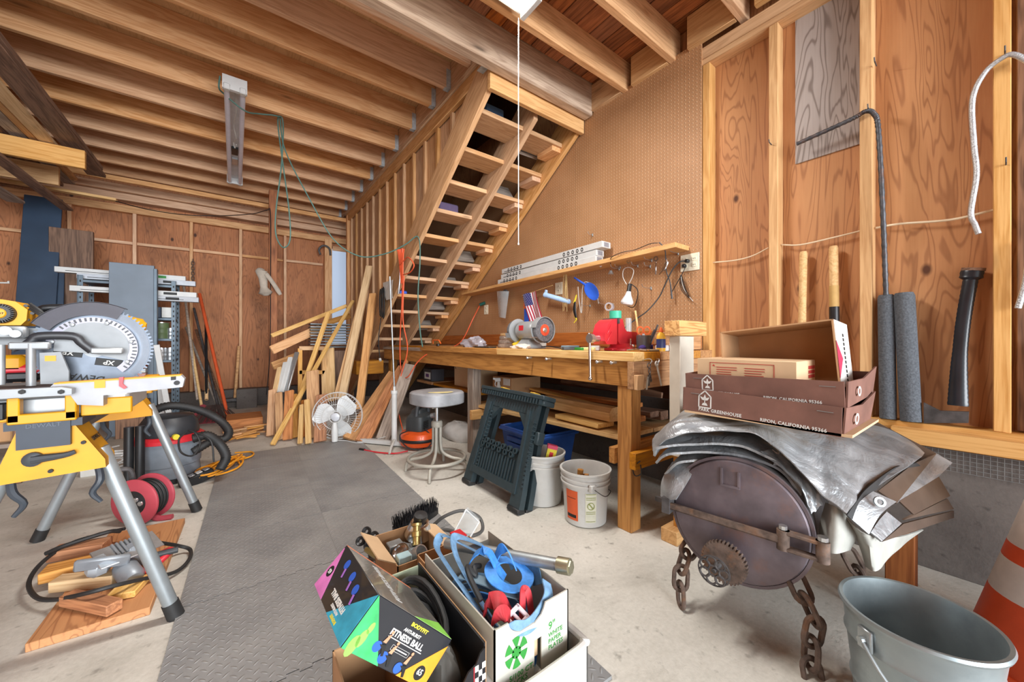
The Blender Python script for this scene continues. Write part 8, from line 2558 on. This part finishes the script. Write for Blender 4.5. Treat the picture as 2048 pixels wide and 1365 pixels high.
tube('braided_hose', [at(2060, 125, X=XW - .02), at(2030, 110, X=XW - .03), at(2008, 114, X=XW - .03), at(1970, 145, X=XW - .02), at(1945, 200, X=XW - .02), at(1948, 290, X=XW), at(1953, 350, X=XW), at(1942, 425, X=XW), at(1950, 450, X=XW), at(1957, 468, X=XW)], .0095, HS, seg=12, sm=8, label='braided steel supply hose hooked over the wall stud', cat='hose')
tube('braided_hose', [at(2062, 480, X=XW - .02), at(2052, 560, X=XW - .02), at(2036, 617, X=XW - .02)], .0095, HS, seg=12, sm=6, label='free end of a second braided hose at the stud edge', cat='hose')
RMX = paint('romex_cream', '#e6d3b3', .6)
tube('wall_wire', [at(1420, 526, X=XW + .05), at(1470, 521, X=XW + .05), at(1505, 512, X=XW + .05), at(1537, 496, X=XW + .05)], .0045, RMX, seg=6, sm=5, label='cream wire crossing the narrow bay beside the pegboard', cat='wire')
tube('wall_wire', [at(1563, 490, X=XW + .05), at(1600, 490, X=XW + .05), at(1660, 477, X=XW + .05), at(1726, 461, X=XW + .05)], .0045, RMX, seg=6, sm=5, label='cream wire crossing the bay above the tool handles', cat='wire')
tube('wall_wire', [at(1752, 456, X=XW + .05), at(1800, 448, X=XW + .05), at(1900, 440, X=XW + .05), at(1988, 420, X=XW + .05)], .0055, RMX, seg=6, sm=5, label='cream wire crossing the wide bay above the foam sleeves', cat='wire')
NG = 'nails in the studs'
for k, (x, y, X_, lb) in enumerate(((2010, 110, XW, 'nail holding the braided hose on the stud'), (1739, 222, XW, 'nail holding the rebar on the stud'), (2012, 330, XW, 'bent nail low on the wide stud'), (1752, 130, XW, 'nail near the top of the middle stud'), (1543, 290, XW, 'small nail on the second stud'))):
    p = at(x, y, X=X_)
    B().tube([p + V((.01, 0, 0)), p + V((-.035, 0, .004)), p + V((-.042, 0, .02))], .0028, 6).done('nail', IRON, label=lb, cat='nail', group=NG)
for k, (x, y, w) in enumerate(((2015, 470, .10), (2044, 470, .06))):
    pass
abox('lean_slat', XW + .0, XW + .03, -.20, -.12, .67, 1.05, W_PINE, label='short yellow slat standing beyond the wide stud', cat='lumber')

# ================================================================ low shelving and clutter behind the saw stand
lw = thing('low_shelving', 'low grey wooden shelving against the side wall behind the saw', 'shelving unit', (-1.75, 4.6, 0))
for z in (.30, .62, .92):
    abox('shelf_board', -2.45, -1.25, 4.35, 4.85, z - .03, z, W_GREY, lw)
for x in (-2.42, -1.28):
    for y in (4.37, 4.83):
        abox('shelf_post', x - .02, x + .02, y - .02, y + .02, 0, .95, W_DARK, lw)
SGP = 'bins and boxes on the low shelving'
for k, (x0, x1, z, h, m, lb) in enumerate(((-2.3, -1.95, .30, .2, paint('olive_bin', '#6d7a34', .5), 'olive green bin on the lower shelf behind the saw'), (-1.9, -1.6, .30, .16, DKGREY, 'dark grey bin beside the olive one'), (-1.56, -1.32, .30, .22, CARD, 'brown carton at the shelf end behind the saw'), (-2.2, -1.8, .62, .18, BLACKP, 'black tool case on the middle shelf behind the saw'), (-1.75, -1.4, .62, .15, NAVY, 'dark blue tool case on the middle shelf'))):
    t = thing('storage_box', lb, 'box', ((x0 + x1) / 2, 4.6, z), group=SGP)
    abox('box_body', x0, x1, 4.42, 4.8, z + .001, z + h, m, t, bev=.012)
    abox('lid', x0 - .008, x1 + .008, 4.412, 4.808, z + h, z + h + .02, m, t, bev=.006)
    abox('handle', (x0 + x1) / 2 - .05, (x0 + x1) / 2 + .05, 4.40, 4.412, z + h * .6, z + h * .75, STEEL, t, bev=.004)
rw = random.Random(6)
c0 = V((-.75, 4.35, .0))
pts = [c0 + V((rw.uniform(-.14, .14), rw.uniform(-.12, .12), .015 + .006 * k + rw.uniform(0, .02))) for k in range(26)]
tube('white_cable', pts, .006, WHITE, seg=6, sm=4, label='tangle of thin white cable on the floor behind the stand', cat='cable')
abox('cable_box', -.95, -.86, 4.25, 4.4, .0, .07, OFFW, label='small white junction box by the white cable tangle', cat='box')
